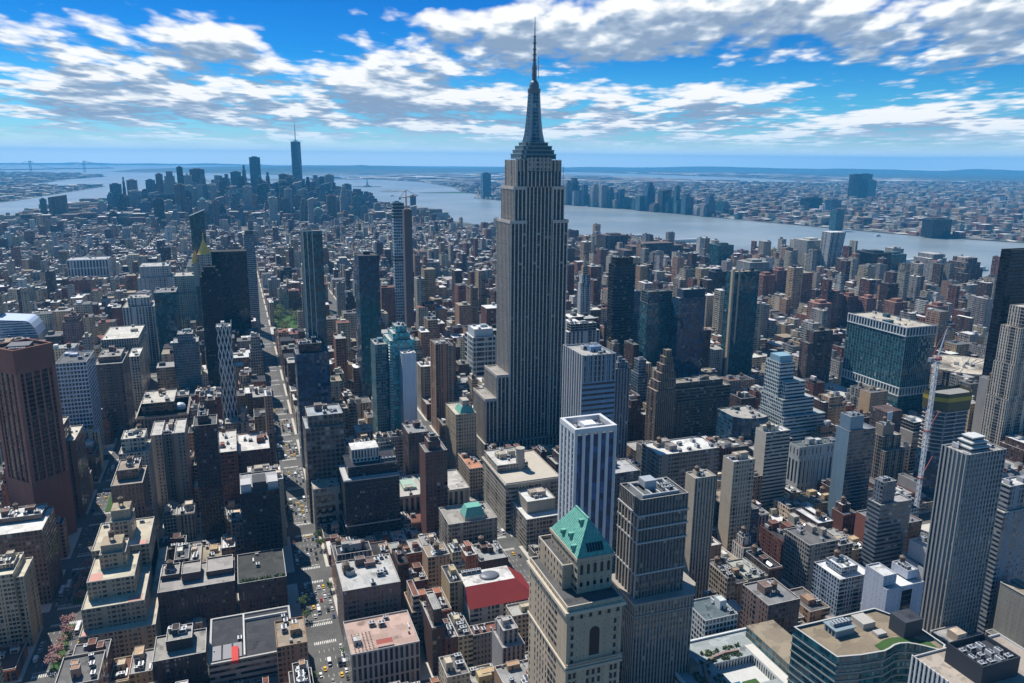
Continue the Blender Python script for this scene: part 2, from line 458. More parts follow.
class MB:
    """collects faces in absolute metres; build() links them as ONE mesh object"""
    def __init__(s):
        s.v, s.f, s.uv, s.mi, s.mats, s.col = [], [], [], [], [], []

    def _m(s, mat):
        if mat not in s.mats:
            s.mats.append(mat)
        return s.mats.index(mat)

    def face(s, pts, mat, uv=None, col=None):
        i = len(s.v)
        s.v.extend(pts)
        s.f.append(tuple(range(i, i + len(pts))))
        s.uv.extend(uv if uv else [(0.0, 0.0)] * len(pts))
        s.mi.append(s._m(mat))
        s.col.append(col or (0.4, 0.4, 0.4, 0.5))

    def wall(s, a, b, z0, z1, mat, bay=3.0, fl=3.6, col=None, off=0):
        L = math.hypot(b[0] - a[0], b[1] - a[1])
        nu = max(1, round(L / bay))
        nv = max(1, round((z1 - z0) / fl)) if z1 - z0 > 2 else 0.08
        s.face([(a[0], a[1], z0), (b[0], b[1], z0), (b[0], b[1], z1), (a[0], a[1], z1)], mat,
               [(off, 0), (off + nu, 0), (off + nu, nv), (off, nv)], col)

    def prism(s, poly, z0, z1, mat, top=None, bay=3.0, fl=3.6, col=None, topcol=None, bottom=False):
        n = len(poly)
        ms = mat if isinstance(mat, (list, tuple)) else [mat] * n
        for i in range(n):
            s.wall(poly[i], poly[(i + 1) % n], z0, z1, ms[i], bay, fl, col, i * 50)
        if top:
            s.face([(p[0], p[1], z1) for p in poly], top, col=topcol or col)
        if bottom:
            s.face([(p[0], p[1], z0) for p in reversed(poly)], top or ms[0], col=col)

    def box(s, x0, x1, y0, y1, z0, z1, mat, top=None, col=None, bottom=True, bay=3.0, fl=3.6, topcol=None):
        s.prism(rect(x0, x1, y0, y1), z0, z1, mat, top or (mat if isinstance(mat, str) else mat[0]), bay, fl, col, topcol, bottom)

    def bar(s, a, b, w, mat, sides=4, col=None, w2=None):
        a, b = Vector(a), Vector(b)
        d = (b - a)
        if d.length < 1e-6:
            return
        d.normalize()
        r = Vector((1, 0, 0)) if abs(d.x) < 0.8 else Vector((0, 1, 0))
        p = d.cross(r).normalized()
        q = d.cross(p)
        w2 = w if w2 is None else w2
        ra, rb = [], []
        for k in range(sides):
            an = 2 * math.pi * (k + 0.5) / sides
            o = p * math.cos(an) + q * math.sin(an)
            ra.append(tuple(a + o * w * 0.707))
            rb.append(tuple(b + o * w2 * 0.707))
        for k in range(sides):
            j = (k + 1) % sides
            s.face([ra[k], ra[j], rb[j], rb[k]], mat, col=col)
        s.face(ra[::-1], mat, col=col)
        s.face(rb, mat, col=col)

    def lathe(s, cx, cy, prof, mat, n=12, cap=True, sx=1.0, sy=1.0):
        for i in range(len(prof) - 1):
            (r0, z0), (r1, z1) = prof[i], prof[i + 1]
            for k in range(n):
                a0, a1 = 2 * math.pi * k / n, 2 * math.pi * (k + 1) / n
                s.face([(cx + r0 * sx * math.cos(a0), cy + r0 * sy * math.sin(a0), z0), (cx + r0 * sx * math.cos(a1), cy + r0 * sy * math.sin(a1), z0),
                        (cx + r1 * sx * math.cos(a1), cy + r1 * sy * math.sin(a1), z1), (cx + r1 * sx * math.cos(a0), cy + r1 * sy * math.sin(a0), z1)], mat,
                       [(k, z0 / 3.6), (k + 1, z0 / 3.6), (k + 1, z1 / 3.6), (k, z1 / 3.6)])
        if cap:
            r, z = prof[-1]
            if r > 0.01:
                s.face([(cx + r * sx * math.cos(2 * math.pi * k / n), cy + r * sy * math.sin(2 * math.pi * k / n), z) for k in range(n)], mat)

    def mesh(s, name, origin=(0, 0, 0), attr=False):
        me = bpy.data.meshes.new(name)
        v = np.array(s.v, dtype=np.float32).reshape(-1, 3) - np.array(origin, dtype=np.float32)
        nl = np.array([len(f) for f in s.f], dtype=np.int32)
        tot = int(nl.sum())
        me.vertices.add(len(v))
        me.vertices.foreach_set('co', v.ravel())
        me.loops.add(tot)
        me.loops.foreach_set('vertex_index', np.arange(tot, dtype=np.int32))
        me.polygons.add(len(nl))
        st = np.zeros(len(nl), dtype=np.int32)
        st[1:] = np.cumsum(nl)[:-1]
        me.polygons.foreach_set('loop_start', st)
        me.polygons.foreach_set('loop_total', nl)
        me.polygons.foreach_set('material_index', np.array(s.mi, dtype=np.int32))
        for mt in s.mats:
            me.materials.append(MATS[mt])
        ul = me.uv_layers.new(name='UVMap')
        ul.data.foreach_set('uv', np.array(s.uv, dtype=np.float32).ravel())
        if attr:
            at = me.attributes.new('Col', 'FLOAT_COLOR', 'FACE')
            at.data.foreach_set('color', np.array(s.col, dtype=np.float32).ravel())
        me.update(calc_edges=True)
        me.validate()
        return me

    def build(s, name, parent=None, color=None, origin=None, attr=False):
        if origin is None:
            origin = tuple(parent.location) if parent is not None and parent.parent is None else (0, 0, 0)
            if parent is not None and parent.parent is not None:
                origin = tuple(parent.parent.location + parent.location)
        o = bpy.data.objects.new(name, s.mesh(name, origin, attr))
        COL.objects.link(o)
        if parent is not None:
            o.parent = parent
        else:
            o.location = origin
        if color:
            o.color = tuple(color[:3]) + (1,)
        return o


def rect(x0, x1, y0, y1):
    return [(x0, y0), (x1, y0), (x1, y1), (x0, y1)]          # edges: north, west, south, east


def inset(poly, d):
    n = len(poly)
    res = []
    for i in range(n):
        p0, p1, p2 = Vector(poly[i - 1]).to_2d(), Vector(poly[i]).to_2d(), Vector(poly[(i + 1) % n]).to_2d()
        e1, e2 = (p1 - p0).normalized(), (p2 - p1).normalized()
        n1, n2 = Vector((-e1.y, e1.x)), Vector((-e2.y, e2.x))
        k = 1 + n1.dot(n2)
        o = (n1 + n2) / max(k, 0.2)
        res.append((p1.x + o.x * d, p1.y + o.y * d))
    return res


def tag(o, label=None, cat=None, group=None, kind=None):
    if label: o['label'] = label
    if cat: o['category'] = cat
    if group: o['group'] = group
    if kind: o['kind'] = kind
    return o


def root(name, label, cat, x, y, group=None, z=0.0):
    o = bpy.data.objects.new(name, None)
    o.empty_display_size = 5
    COL.objects.link(o)
    o.location = (x, y, z)
    return tag(o, label, cat, group)


def roofed(wall, roof, poly, z1, ph=0.9, th=0.4, cop='coping', rmat='roofing', wmat='party_wall'):
    """parapet ring with coping, roof deck below it"""
    ins = inset(poly, th)
    n = len(poly)
    for i in range(n):
        j = (i + 1) % n
        wall.face([(poly[i][0], poly[i][1], z1), (poly[j][0], poly[j][1], z1), (ins[j][0], ins[j][1], z1), (ins[i][0], ins[i][1], z1)], cop)
        wall.wall(ins[j], ins[i], z1 - ph, z1, wmat)
    roof.face([(p[0], p[1], z1 - ph) for p in ins], rmat)


# shared small meshes
def _tank():
    b = MB()
    b.lathe(0, 0, [(1.75, 2.6), (1.8, 6.2)], 'tank_wood', 12, cap=False)
    b.lathe(0, 0, [(2.0, 6.2), (0.05, 7.8)], 'tank_roof', 12, cap=False)
    b.face([(1.75 * math.cos(a * math.pi / 6), -1.75 * math.sin(a * math.pi / 6), 2.6) for a in range(12)], 'tank_wood')
    for sx in (-1.1, 1.1):
        for sy in (-1.1, 1.1):
            b.bar((sx, sy, 0), (sx, sy, 2.6), 0.28, 'steel')
    b.box(-1.7, 1.7, -1.3, -1.0, 2.3, 2.59, 'steel'); b.box(-1.7, 1.7, 1.0, 1.3, 2.3, 2.59, 'steel')
    return b.mesh('water_tank')


def _unit():
    b = MB()
    b.box(-1.6, 1.6, -1.1, 1.1, 0.3, 2.1, 'galvanised')
    b.box(-1.5, -1.2, -1.0, 1.0, 0, 0.3, 'steel'); b.box(1.2, 1.5, -1.0, 1.0, 0, 0.3, 'steel')
    for cx in (-0.75, 0.75):
        b.lathe(cx, 0, [(0.62, 2.1), (0.62, 2.35)], 'galvanised', 10, cap=False)
        b.face([(cx + 0.55 * math.cos(k * 0.628), 0.55 * math.sin(k * 0.628), 2.3) for k in range(10)], 'dark_louvre')
    b.box(-1.61, -1.58, -0.8, 0.8, 0.6, 1.8, 'dark_louvre'); b.box(-1.2, 1.2, -1.13, -1.1, 0.6, 1.8, 'dark_louvre')
    return b.mesh('cooling_unit')


def _sky():
    b = MB()
    b.box(-1.5, 1.5, -2.5, 2.5, 0, 0.5, 'flat_paint')
    b.face([(-1.5, -2.5, 0.5), (0, -2.5, 1.5), (0, 2.5, 1.5), (-1.5, 2.5, 0.5)][::-1], 'galvanised')
    b.face([(1.5, -2.5, 0.5), (0, -2.5, 1.5), (0, 2.5, 1.5), (1.5, 2.5, 0.5)], 'car_glass')
    b.face([(-1.5, -2.5, 0.5), (1.5, -2.5, 0.5), (0, -2.5, 1.5)], 'galvanised'); b.face([(-1.5, 2.5, 0.5), (0, 2.5, 1.5), (1.5, 2.5, 0.5)], 'galvanised')
    return b.mesh('skylight')


TANK, UNIT, SKYL = _tank(), _unit(), _sky()


def put(name, me, parent, x, y, z, rot=0.0, sc=1.0, color=(0.5, 0.5, 0.5)):
    o = bpy.data.objects.new(name, me)
    COL.objects.link(o)
    o.parent = parent
    o.location = (x - parent.location.x, y - parent.location.y, z - parent.location.z)
    o.rotation_euler = (0, 0, rot)
    o.scale = (sc, sc, sc) if not isinstance(sc, tuple) else sc
    o.color = tuple(color) + (1,)
    return o


ROOFS = [((0.58, 0.57, 0.55), 15), ((0.31, 0.305, 0.29), 24), ((0.27, 0.225, 0.165), 12), ((0.135, 0.13, 0.13), 27), ((0.045, 0.045, 0.05), 24), ((0.17, 0.075, 0.055), 5)]


def pick(lst, r=rng):
    tot = sum(w for _, w in lst)
    k = r.random() * tot
    for c, w in lst:
        k -= w
        if k <= 0:
            return c
    return lst[-1][0]


def jig(c, r=rng, a=0.12):
    k = 1 + r.uniform(-a, a)
    return tuple(max(0.01, min(0.9, x * k * (1 + r.uniform(-0.04, 0.04)))) for x in c)


def clutter(rt, x0, x1, y0, y1, z, r, color, bulk=1, units=2, tank=False, sky=False, stuffpipes=True):
    """what stands on a flat roof: stair bulkheads, coolers, a water tank, ducts"""
    w, d = x1 - x0, y1 - y0
    for _ in range(bulk):
        bw, bd, bh = min(w * 0.5, r.uniform(3.5, 9)), min(d * 0.5, r.uniform(4, 9)), r.uniform(2.8, 6)
        bx, by = r.uniform(x0, max(x0, x1 - bw)), r.uniform(y0 + d * 0.2, max(y0 + d * 0.2, y1 - bd))
        b = MB()
        p = rect(bx, bx + bw, by, by + bd)
        b.prism(p, z - 0.05, z + bh, 'party_wall')
        roofed(b, b, p, z + bh, 0.3, 0.25)
        b.wall((bx + bw * 0.3, by - 0.03), (bx + bw * 0.3 + 1.1, by - 0.03), z, z + 2.2, 'dark_louvre')
        b.build('bulkhead', rt, jig(color, r))
    for _ in range(units):
        put('cooling_unit', UNIT, rt, r.uniform(x0 + 1.5, x1 - 1.5), r.uniform(y0 + 1.5, y1 - 1.5), z, r.choice((0, math.pi / 2)), r.uniform(0.8, 1.5))
    if tank:
        put('water_tank', TANK, rt, r.uniform(x0 + 2, x1 - 2), r.uniform(y0 + d * 0.4, y1 - 2), z, 0, r.uniform(0.85, 1.2))
    if sky:
        put('skylight', SKYL, rt, r.uniform(x0 + 2, x1 - 2), r.uniform(y0 + 3, y1 - 3), z, 0, r.uniform(0.8, 1.3), (0.4, 0.4, 0.4))
    if stuffpipes and w > 6 and d > 8:
        for _ in range(r.randint(1, 4)):
            b = MB()
            px_, py_ = r.uniform(x0 + 0.5, x1 - 0.5), r.uniform(y0 + 0.5, y1 - 0.5)
            q = r.random()
            if q < 0.35:
                b.bar((px_, py_, z - 0.05), (px_, py_, z + r.uniform(1, 2.5)), 0.5, 'galvanised', 6)
            elif q < 0.7:
                L = r.uniform(3, 8)
                b.box(px_, min(px_ + 0.9, x1), py_, min(py_ + L, y1), z - 0.03, z + 1.1, 'galvanised')
            else:
                b.box(px_, min(px_ + r.uniform(1, 2.5), x1), py_, min(py_ + r.uniform(1, 2.5), y1), z - 0.05, z + r.uniform(0.8, 1.8), 'party_wall')
            b.build('chimney' if q < .35 else 'duct' if q < .7 else 'roof_hatch', rt, jig((0.3, 0.29, 0.27), r))

# ------------------------------------------------------------------ the setting: water, land, streets
GROUND_R = 33000


def sheet(name, poly, z, mat):
    tris = geometry.tessellate_polygon([[Vector((p[0], p[1], 0)) for p in poly]])
    b = MB()
    for tr in tris:
        pts = [(poly[i][0], poly[i][1], z) for i in tr]
        a = Vector(pts[1]) - Vector(pts[0]); c = Vector(pts[2]) - Vector(pts[0])
        if a.cross(c).z < 0:
            pts.reverse()
        b.face(pts, mat)
    o = b.build(name)
    return tag(o, kind='structure')


def clip_far(poly):
    out = []
    for x, y in poly:
        d = math.hypot(x, y)
        k = min(1, GROUND_R * 0.995 / d)
        out.append((x * k, y * k))
    return out


disc = [(GROUND_R * math.cos(a * math.pi / 90), GROUND_R * math.sin(a * math.pi / 90)) for a in range(180)]
sheet('water', disc, -3.0, 'harbour_water')
MAN = [(2180, 6), (2206, 655), (2016, 1693), (1740, 2365), (1480, 2950), (1151, 3689), (990, 4250), (854, 4921), (700, 5500), (537, 6015), (250, 6420), (-51, 6641), (-320, 6429), (-600, 6050), (-889, 5542), (-995, 5038), (-1500, 4600), (-2390, 4075), (-2150, 3200), (-1871, 2268), (-1292, 1573), (-1056, 624), (-1045, -4), (-1201, -1551), (1673, -1863)]
NJ = [(3896, -7614), (3730, 167), (3705, 1169), (3392, 1820), (2898, 2626), (2654, 3760), (2482, 4681), (2000, 5810), (1896, 6260), (2123, 6894), (2149, 7543), (2382, 8688), (2460, 10636), (1981, 12021), (-286, 10891), (-609, 11474), (1698, 12880), (2542, 14490), (5317, 16790), (6639, 17015), (7203, 11996), (8155, 8714), (8779, 8806), (9417, 13222), (8691, 18534), (7434, 28630), (15500, 29150), (26000, 20300), (31500, 9800), (32000, -8000)]
SI = [(1038, 14419), (123, 16070), (-2262, 17414), (-2186, 20757), (-282, 26892), (3500, 32600), (6000, 32400), (6527, 29396), (9159, 19428), (4940, 17470), (2474, 14960)]
BK = [(-2116, -4597), (-2056, 514), (-2846, 3505), (-2941, 4722), (-1754, 5189), (-1454, 6562), (-1362, 8136), (-1257, 9337), (-2391, 9470), (-2084, 10656), (-2066, 12190), (-1793, 13611), (-2504, 15502), (-3831, 16417), (-6543, 16438), (-6981, 18099), (-8888, 18058), (-13153, 15313), (-22474, 9512), (-17010, -9045)]
GI = [(-337, 7244), (-777, 7254), (-835, 7794), (-286, 8543), (-67, 8410), (-214, 7630)]
sheet('ground', MAN, 0.0, 'asphalt')
sheet('land', clip_far(NJ), 0.0, 'asphalt')
sheet('land', clip_far(SI), 0.0, 'asphalt')
sheet('land', BK, 0.0, 'asphalt')
sheet('island', GI, 0.0, 'lawn')
sheet('island', [(1500 + 130 * math.cos(k * .4), 7700 + 170 * math.sin(k * .4)) for k in range(16)], 0.0, 'asphalt')
sheet('island', [(1443 + 170 * math.cos(k * .4), 8904 + 120 * math.sin(k * .4)) for k in range(16)], 0.0, 'lawn')
sheet('pier_land', [(2350, 7100), (1700, 7250), (1660, 7330), (2300, 7420)], 0.0, 'lawn')


def hills(name, x0, y0, x1, y1, hgt, wid, n=60, seed=1):
    r = random.Random(seed)
    b = MB()
    prof = []
    for i in range(n + 1):
        k = i / n
        prof.append(hgt * (math.sin(math.pi * min(1, max(0, k))) ** 0.35 if 0 < k < 1 else 0.0) * (0.7 + 0.3 * math.sin(k * 9 + seed) * math.sin(k * 23 + 2 * seed)) * r.uniform(0.92, 1.08))
    d = Vector((x1 - x0, y1 - y0)); L = d.length; d.normalize(); q = Vector((-d.y, d.x))
    ring = []
    for i in range(n + 1):
        c = Vector((x0, y0)) + d * L * i / n
        ring.append([(c.x + q.x * wid * s, c.y + q.y * wid * s, prof[i] * hh - 2) for s, hh in ((-1, 0), (-.5, .6), (0, 1), (.5, .6), (1, 0))])
    for i in range(n):
        for k in range(4):
            b.face([ring[i][k], ring[i][k + 1], ring[i + 1][k + 1], ring[i + 1][k]], 'hill_woods')
    return tag(b.build(name), kind='structure')


hills('hills', -9000, 30500, 1500, 31800, 75, 1200, seed=1)
hills('hills', 200, 18500, 5200, 26500, 105, 1500, seed=2)
hills('hills', 12500, 28500, 31000, 9500, 130, 1500, seed=3)
hills('hills', 22000, 20500, 30500, 9800, 175, 1200, seed=4)
hills('hills', -17000, 12000, -7500, 15500, 60, 1400, seed=5)

# street grid (metres): avenue centre lines / half widths, cross streets every 80 m
AVE = [(-1010, 12), (-830, 12), (-640, 14), (-455, 14), (-295, 11), (-128, 17), (38, 12), (194, 14), (376, 9), (545, 15), (738, 15), (1000, 15), (1275, 15), (1550, 15), (1830, 15), (2110, 20)]
STREET0, STEP = 487.0, 80.2


def street_y(k):
    return STREET0 + k * STEP


def inside(x, y, poly):
    c = False
    n = len(poly)
    j = n - 1
    for i in range(n):
        xi, yi = poly[i]; xj, yj = poly[j]
        if (yi > y) != (yj > y) and x < (xj - xi) * (y - yi) / (yj - yi) + xi:
            c = not c
        j = i
    return c


PARK = (60, 1395, 176, 1640)           # green square at the end of the avenue
BLOCKS = []
for ai in range(len(AVE) - 1):
    bx0 = AVE[ai][0] + AVE[ai][1]; bx1 = AVE[ai + 1][0] - AVE[ai + 1][1]
    for k in range(-4, 56):
        hw0 = 14 if k in (3, 14, 23) else 9
        hw1 = 14 if k + 1 in (3, 14, 23) else 9
        by0, by1 = street_y(k) + hw0, street_y(k + 1) - hw1
        if inside(bx0 - 5, (by0 + by1) / 2, MAN) and inside(bx1 + 5, (by0 + by1) / 2, MAN):
            BLOCKS.append((bx0, bx1, by0, by1, k))
# raised pavements with kerbs: one slab per block, kerb 0.15 m
b = MB()
for bx0, bx1, by0, by1, k in BLOCKS:
    if by0 > 2400:
        continue
    b.box(bx0, bx1, by0, by1, 0.0, 0.15, 'pavement_slab', bottom=False)
tag(b.build('pavement'), kind='structure')
b = MB()


def mark(x0, x1, y0, y1):
    b.face([(x0, y0, 0.006), (x1, y0, 0.006), (x1, y1, 0.006), (x0, y1, 0.006)], 'marking_paint')


for (ax, hw) in ((38, 12), (-128, 17), (194, 14), (545, 15), (738, 15)):
    for k in range(-2, 14):
        ya, yb = street_y(k) + 13, street_y(k + 1) - 13
        for lx in ([-4.8, -1.6, 1.6, 4.8] if hw < 15 else [-12, -8.5, -5, 5, 8.5, 12]):
            y = ya
            while y < yb:
                mark(ax + lx - 0.09, ax + lx + 0.09, y, y + 3)
                y += 9
        for side in (-1, 1):
            yc = street_y(k) + side * 11
            x = ax - hw + 5
            while x < ax + hw - 5:
                mark(x, x + 0.6, yc - 1.6, yc + 1.6)
                x += 1.25
        yc = street_y(k) + 15
        mark(ax - hw + 5, ax + hw - 5, yc, yc + 0.5)
tag(b.build('road_markings'), kind='structure')
# planted median of the wide avenue
b = MB()
for k in range(-2, 6):
    b.box(-131, -125, street_y(k) + 14, street_y(k + 1) - 14, 0.0, 0.3, 'lawn', bottom=False)
tag(b.build('median'), kind='structure')
b = MB()
b.face([(PARK[0], PARK[1], 0.16), (PARK[2], PARK[1], 0.16), (PARK[2], PARK[3], 0.16), (PARK[0], PARK[3], 0.16)], 'lawn')
tag(b.build('park_lawn'), kind='structure')

# ------------------------------------------------------------------ towers


def tower(name, label, cat, dims, color, sty, roof=None, bay=3.0, fl=3.6, tiers=None, west=None, east=None, ph=1.0, group=None, bulk=1, units=2, tank=False, cop='coping', poly=None, seed=None, cw=0.4):
    """a building from stacked prisms; dims = x0,x1,y0,y1,h ; tiers = (fx0,fx1,fy0,fy1,f0,f1[,style])"""
    x0, x1, y0, y1, h = dims[:5]
    r = random.Random(seed if seed is not None else int(x0 * 7 + y0 * 13 + h))
    rt = root(name, label, cat, (x0 + x1) / 2, (y0 + y1) / 2, group)
    wall, rf = MB(), MB()
    tops = []
    for t in (tiers or [(0, 1, 0, 1, 0, 1)]):
        p = rect(x0 + (x1 - x0) * t[0], x0 + (x1 - x0) * t[1], y0 + (y1 - y0) * t[2], y0 + (y1 - y0) * t[3])
        if poly and not tiers:
            p = poly
        st = t[6] if len(t) > 6 else sty
        mats = st if isinstance(st, (list, tuple)) else [st] * len(p)
        if not isinstance(st, (list, tuple)) and len(p) == 4:
            mats = [st, west or st, st, east or st]
        z0, z1 = h * t[4], h * t[5]
        wall.prism(p, z0, z1, mats, None, bay, fl)
        roofed(wall, rf, p, z1, ph, cw, cop)
        xs = [q[0] for q in p]; ys = [q[1] for q in p]
        tops.append((min(xs), max(xs), min(ys), max(ys), z1 - ph))
    wall.build('wall', rt, color)
    rf.build('roof', rt, roof or jig(pick(ROOFS, r), r))
    if bulk or units or tank:
        tx = tops[-1]
        if tx[1] - tx[0] > 7 and tx[3] - tx[2] > 7:
            clutter(rt, tx[0] + 1.2, tx[1] - 1.2, tx[2] + 1.2, tx[3] - 1.2, tx[4], r, color, bulk, units, tank)
    return rt


def piece(rt, name, color, fn):
    b = MB()
    fn(b)
    return b.build(name, rt, color)


BRICK, DBRICK, TANB, STONE, GREY, WHITE, BEIGE, DARK, DBROWN = (0.27, 0.115, 0.07), (0.16, 0.07, 0.05), (0.44, 0.31, 0.18), (0.43, 0.37, 0.285), (0.29, 0.27, 0.245), (0.62, 0.62, 0.60), (0.52, 0.43, 0.30), (0.035, 0.035, 0.04), (0.09, 0.052, 0.04)
HD = {
 'baruch': (-374, -316, 1420, 1480, 57, -5, 42, 340),
 'whitegrid': (-181, -153, 865, 916, 114, 55, 94, 430),
 'pinkbrick': (-256, -232, 1300, 1326, 82, 61, 83, 345),
 'brownwide': (-161, -132, 950, 1010, 95, 93, 129, 400),
 'archrow': (-179, -132, 1120, 1210, 81, 100, 150, 355),
 'thinbeige': (-140, -127, 1060, 1110, 70, 128, 144, 385),
 'tealgrey': (-84, -54, 1030, 1060, 101, 172, 201, 392),
 'lattice': (-26, -11, 846, 862, 146, 216, 233, 410),
 'cornice': (-108, -60, 830, 890, 72, 135, 191, 428),
 'hbeige': (-83, -55, 710, 750, 80, 150, 187, 505),
 'beigeleft': (-103, -81, 668, 698, 92, 117, 152, 450),
 'blacktower': (-43, -25, 640, 666, 108, 193, 221, 545),
 'brickred1': (-29, -10, 705, 765, 59, 217, 242, 512),
 'brickred2': (-12, 17, 735, 785, 47, 238, 272, 466),
 'blackfront': (-10, 18, 574, 614, 73, 240, 283, 572),
 'brickbase': (-15, 17, 506, 548, 37, 238, 290, 618),
 'msp': (-66, -44, 1325, 1349, 237, 189, 207, 262),
 'marketblack': (-45, 15, 1337, 1377, 169, 207, 248, 330),
 'rosehill': (-48, -23, 1080, 1106, 178, 199, 222, 390),
 'nylife': (-105, -66, 1358, 1418, 128, 170, 199, 300),
 'onemad': (14, 33, 1487, 1503, 188, 243, 256, 320),
 'longwhite': (-405, -311, 2195, 2255, 62, 66, 111, 280),
 'metnorth': (-187, -124, 1653, 1723, 108, 136, 174, 292),
 'whitevert': (-172, -127, 1300, 1360, 104, 121, 157, 325),
 'dkgreen': (-120, -90, 1240, 1290, 122, 154, 179, 345),
 'madhouse': (69, 86, 832, 856, 245, 301, 322, 345),
 'dkblue': (50, 83, 792, 822, 133, 293, 329, 455),
 'f277': (137, 162, 930, 964, 205, 356, 379, 340),
 'f262': (274, 294, 1409, 1425, 240, 391, 404, 330),
 'core262': (266, 279, 1275, 1289, 236, 403, 412, 330),
 'teal': (148, 175, 800, 840, 140, 384, 414, 432),
 'tealwing': (134, 147, 812, 842, 123, 372, 387, 403),
 'whiteslab': (157, 172, 780, 798, 119, 401, 416, 428),
 'tealwhite': (301, 335, 1000, 1040, 88, 470, 496, 378),
 'tanmansard': (197, 219, 715, 755, 68, 446, 477, 462),
 'brownbrick': (136, 155, 590, 612, 82, 423, 447, 535),
 'dkbrown': (143, 162, 690, 720, 63, 405, 428, 462),
 'navy': (71, 117, 606, 642, 59, 343, 399, 542),
 'browngrid': (46, 79, 660, 694, 99, 302, 343, 462),
 'beigearch': (48, 75, 638, 658, 41, 307, 345, 528),
 'mansardgreen': (141, 181, 535, 567, 42, 446, 497, 543),
 'tanorange': (197, 211, 666, 709, 29, 458, 484, 494),
 'beigebig': (206, 257, 586, 653, 49, 483, 560, 528),
 'beigetwo': (211, 243, 548, 586, 29, 512, 562, 550),
 'altman': (122, 189, 640, 686, 22, 395, 470, 518),
 'redroof': (129, 176, 437, 467, 38, 458, 537, 600),
 'tower400': (217, 242, 461, 494, 190, 564, 616, 515),
 'nbr400': (294, 308, 560, 572, 153, 612, 631, 435),
 'artdeco': (418, 443, 700, 720, 75, 648, 676, 443),
 'widebrown': (452, 528, 720, 744, 73, 671, 731, 440),
 'dkglass': (494, 528, 958, 974, 187, 610, 636, 340),
 'dkteal': (509, 547, 887, 906, 150, 641, 673, 355),
 'dknavy': (542, 583, 863, 879, 155, 674, 707, 370),
 'tandark': (646, 690, 895, 911, 170, 727, 760, 376),
 'whiteslim': (534, 552, 1150, 1164, 156, 579, 592, 302),
 'curve': (484, 522, 640, 680, 56, 729, 770, 430),
 'penn2': (753, 800, 692, 787, 126, 849, 937, 385),
 'tealset': (539, 562, 640, 676, 110, 768, 806, 420),
 'brownbehind': (704, 744, 800, 816, 101, 805, 834, 380),
 'tealblack': (474, 502, 480, 495, 100, 838, 876, 490),
 'arcade': (477, 526, 540, 554, 63, 795, 842, 480),
 'beigebrown': (576, 601, 540, 554, 67, 875, 904, 475),
 'cranetower': (608, 652, 509, 529, 110, 925, 978, 560),
 'penn1': (786, 875, 600, 612, 229, 1000, 1070, 378),
 'newyorker': (741, 797, 560, 584, 165, 990, 1045, 403),
 'gridtower': (403, 435, 315, 333, 150, 943, 1006, 575),
 'rightedge': (449, 487, 320, 334, 120, 995, 1050, 580),
 'bands': (432, 462, 400, 412, 75, 871, 912, 520),
 'hsbc': (186, 215, 322, 344, 150, 620, 689, 640),
 'whiteblue': (354, 383, 315, 333, 70, 866, 925, 618),
 'tanA': (285, 302, 420, 432, 108, 687, 716, 512),
 'tanB': (353, 373, 470, 484, 92, 724, 755, 480),
 'tanC': (430, 456, 530, 545, 86, 756, 791, 462),
 'f425': (154, 176, 333, 351, 188, 561, 616, 510),
 'brownleft2': (-163, -147, 735, 780, 90, 52, 78, 500),
 'whiteroofL': (-177, -145, 588, 628, 59, -10, 54, 600),
 'tanterrace': (-161, -146, 532, 562, 56, -6, 30, 660),
 'terraces': (-123, -88, 560, 600, 40, 72, 146, 640),
 'brickgrid': (-66, -17, 515, 549, 35, 157, 238, 620),
 'darkfront': (-63, -34, 440, 466, 33, 152, 209, 683),
 'brickbrown': (-102, -80, 610, 646, 77, 110, 152, 560),
 'darkshop': (-36, -3, 440, 490, 24, 203, 268, 683),
 'boxpents': (50, 88, 462, 502, 44, 335, 400, 606),
 'terracered': (48, 90, 415, 451, 29, 343, 420, 683),
 'greywhite': (414, 462, 930, 946, 103, 565, 600, 345),
 'mallglass': (541, 573, 1020, 1034, 127, 615, 641, 310),
 'tealmid': (1261, 1304, 1900, 1940, 101, 700, 716, 258),
 'whitehotel': (772, 783, 700, 730, 54, 905, 913, 415),
 'bluebox': (382, 411, 380, 406, 35, 835, 872, 600),
 'darkstack': (446, 485, 360, 390, 38, 925, 975, 600),
 'orangeside': (461, 499, 420, 450, 43, 875, 922, 560),
 'longroof': (317, 375, 520, 550, 83, 640, 720, 470),
 'smallgrid': (256, 288, 500, 526, 82, 598, 640, 510),
 'gable': (294, 313, 400, 430, 92, 712, 746, 530),
 'whitegridlow': (248, 271, 345, 367, 53, 700, 738, 632),
 'brickmid': (293, 317, 345, 371, 54, 745, 800, 620),
}

# ------------------------------------------------------------------ the great stone tower with its mast


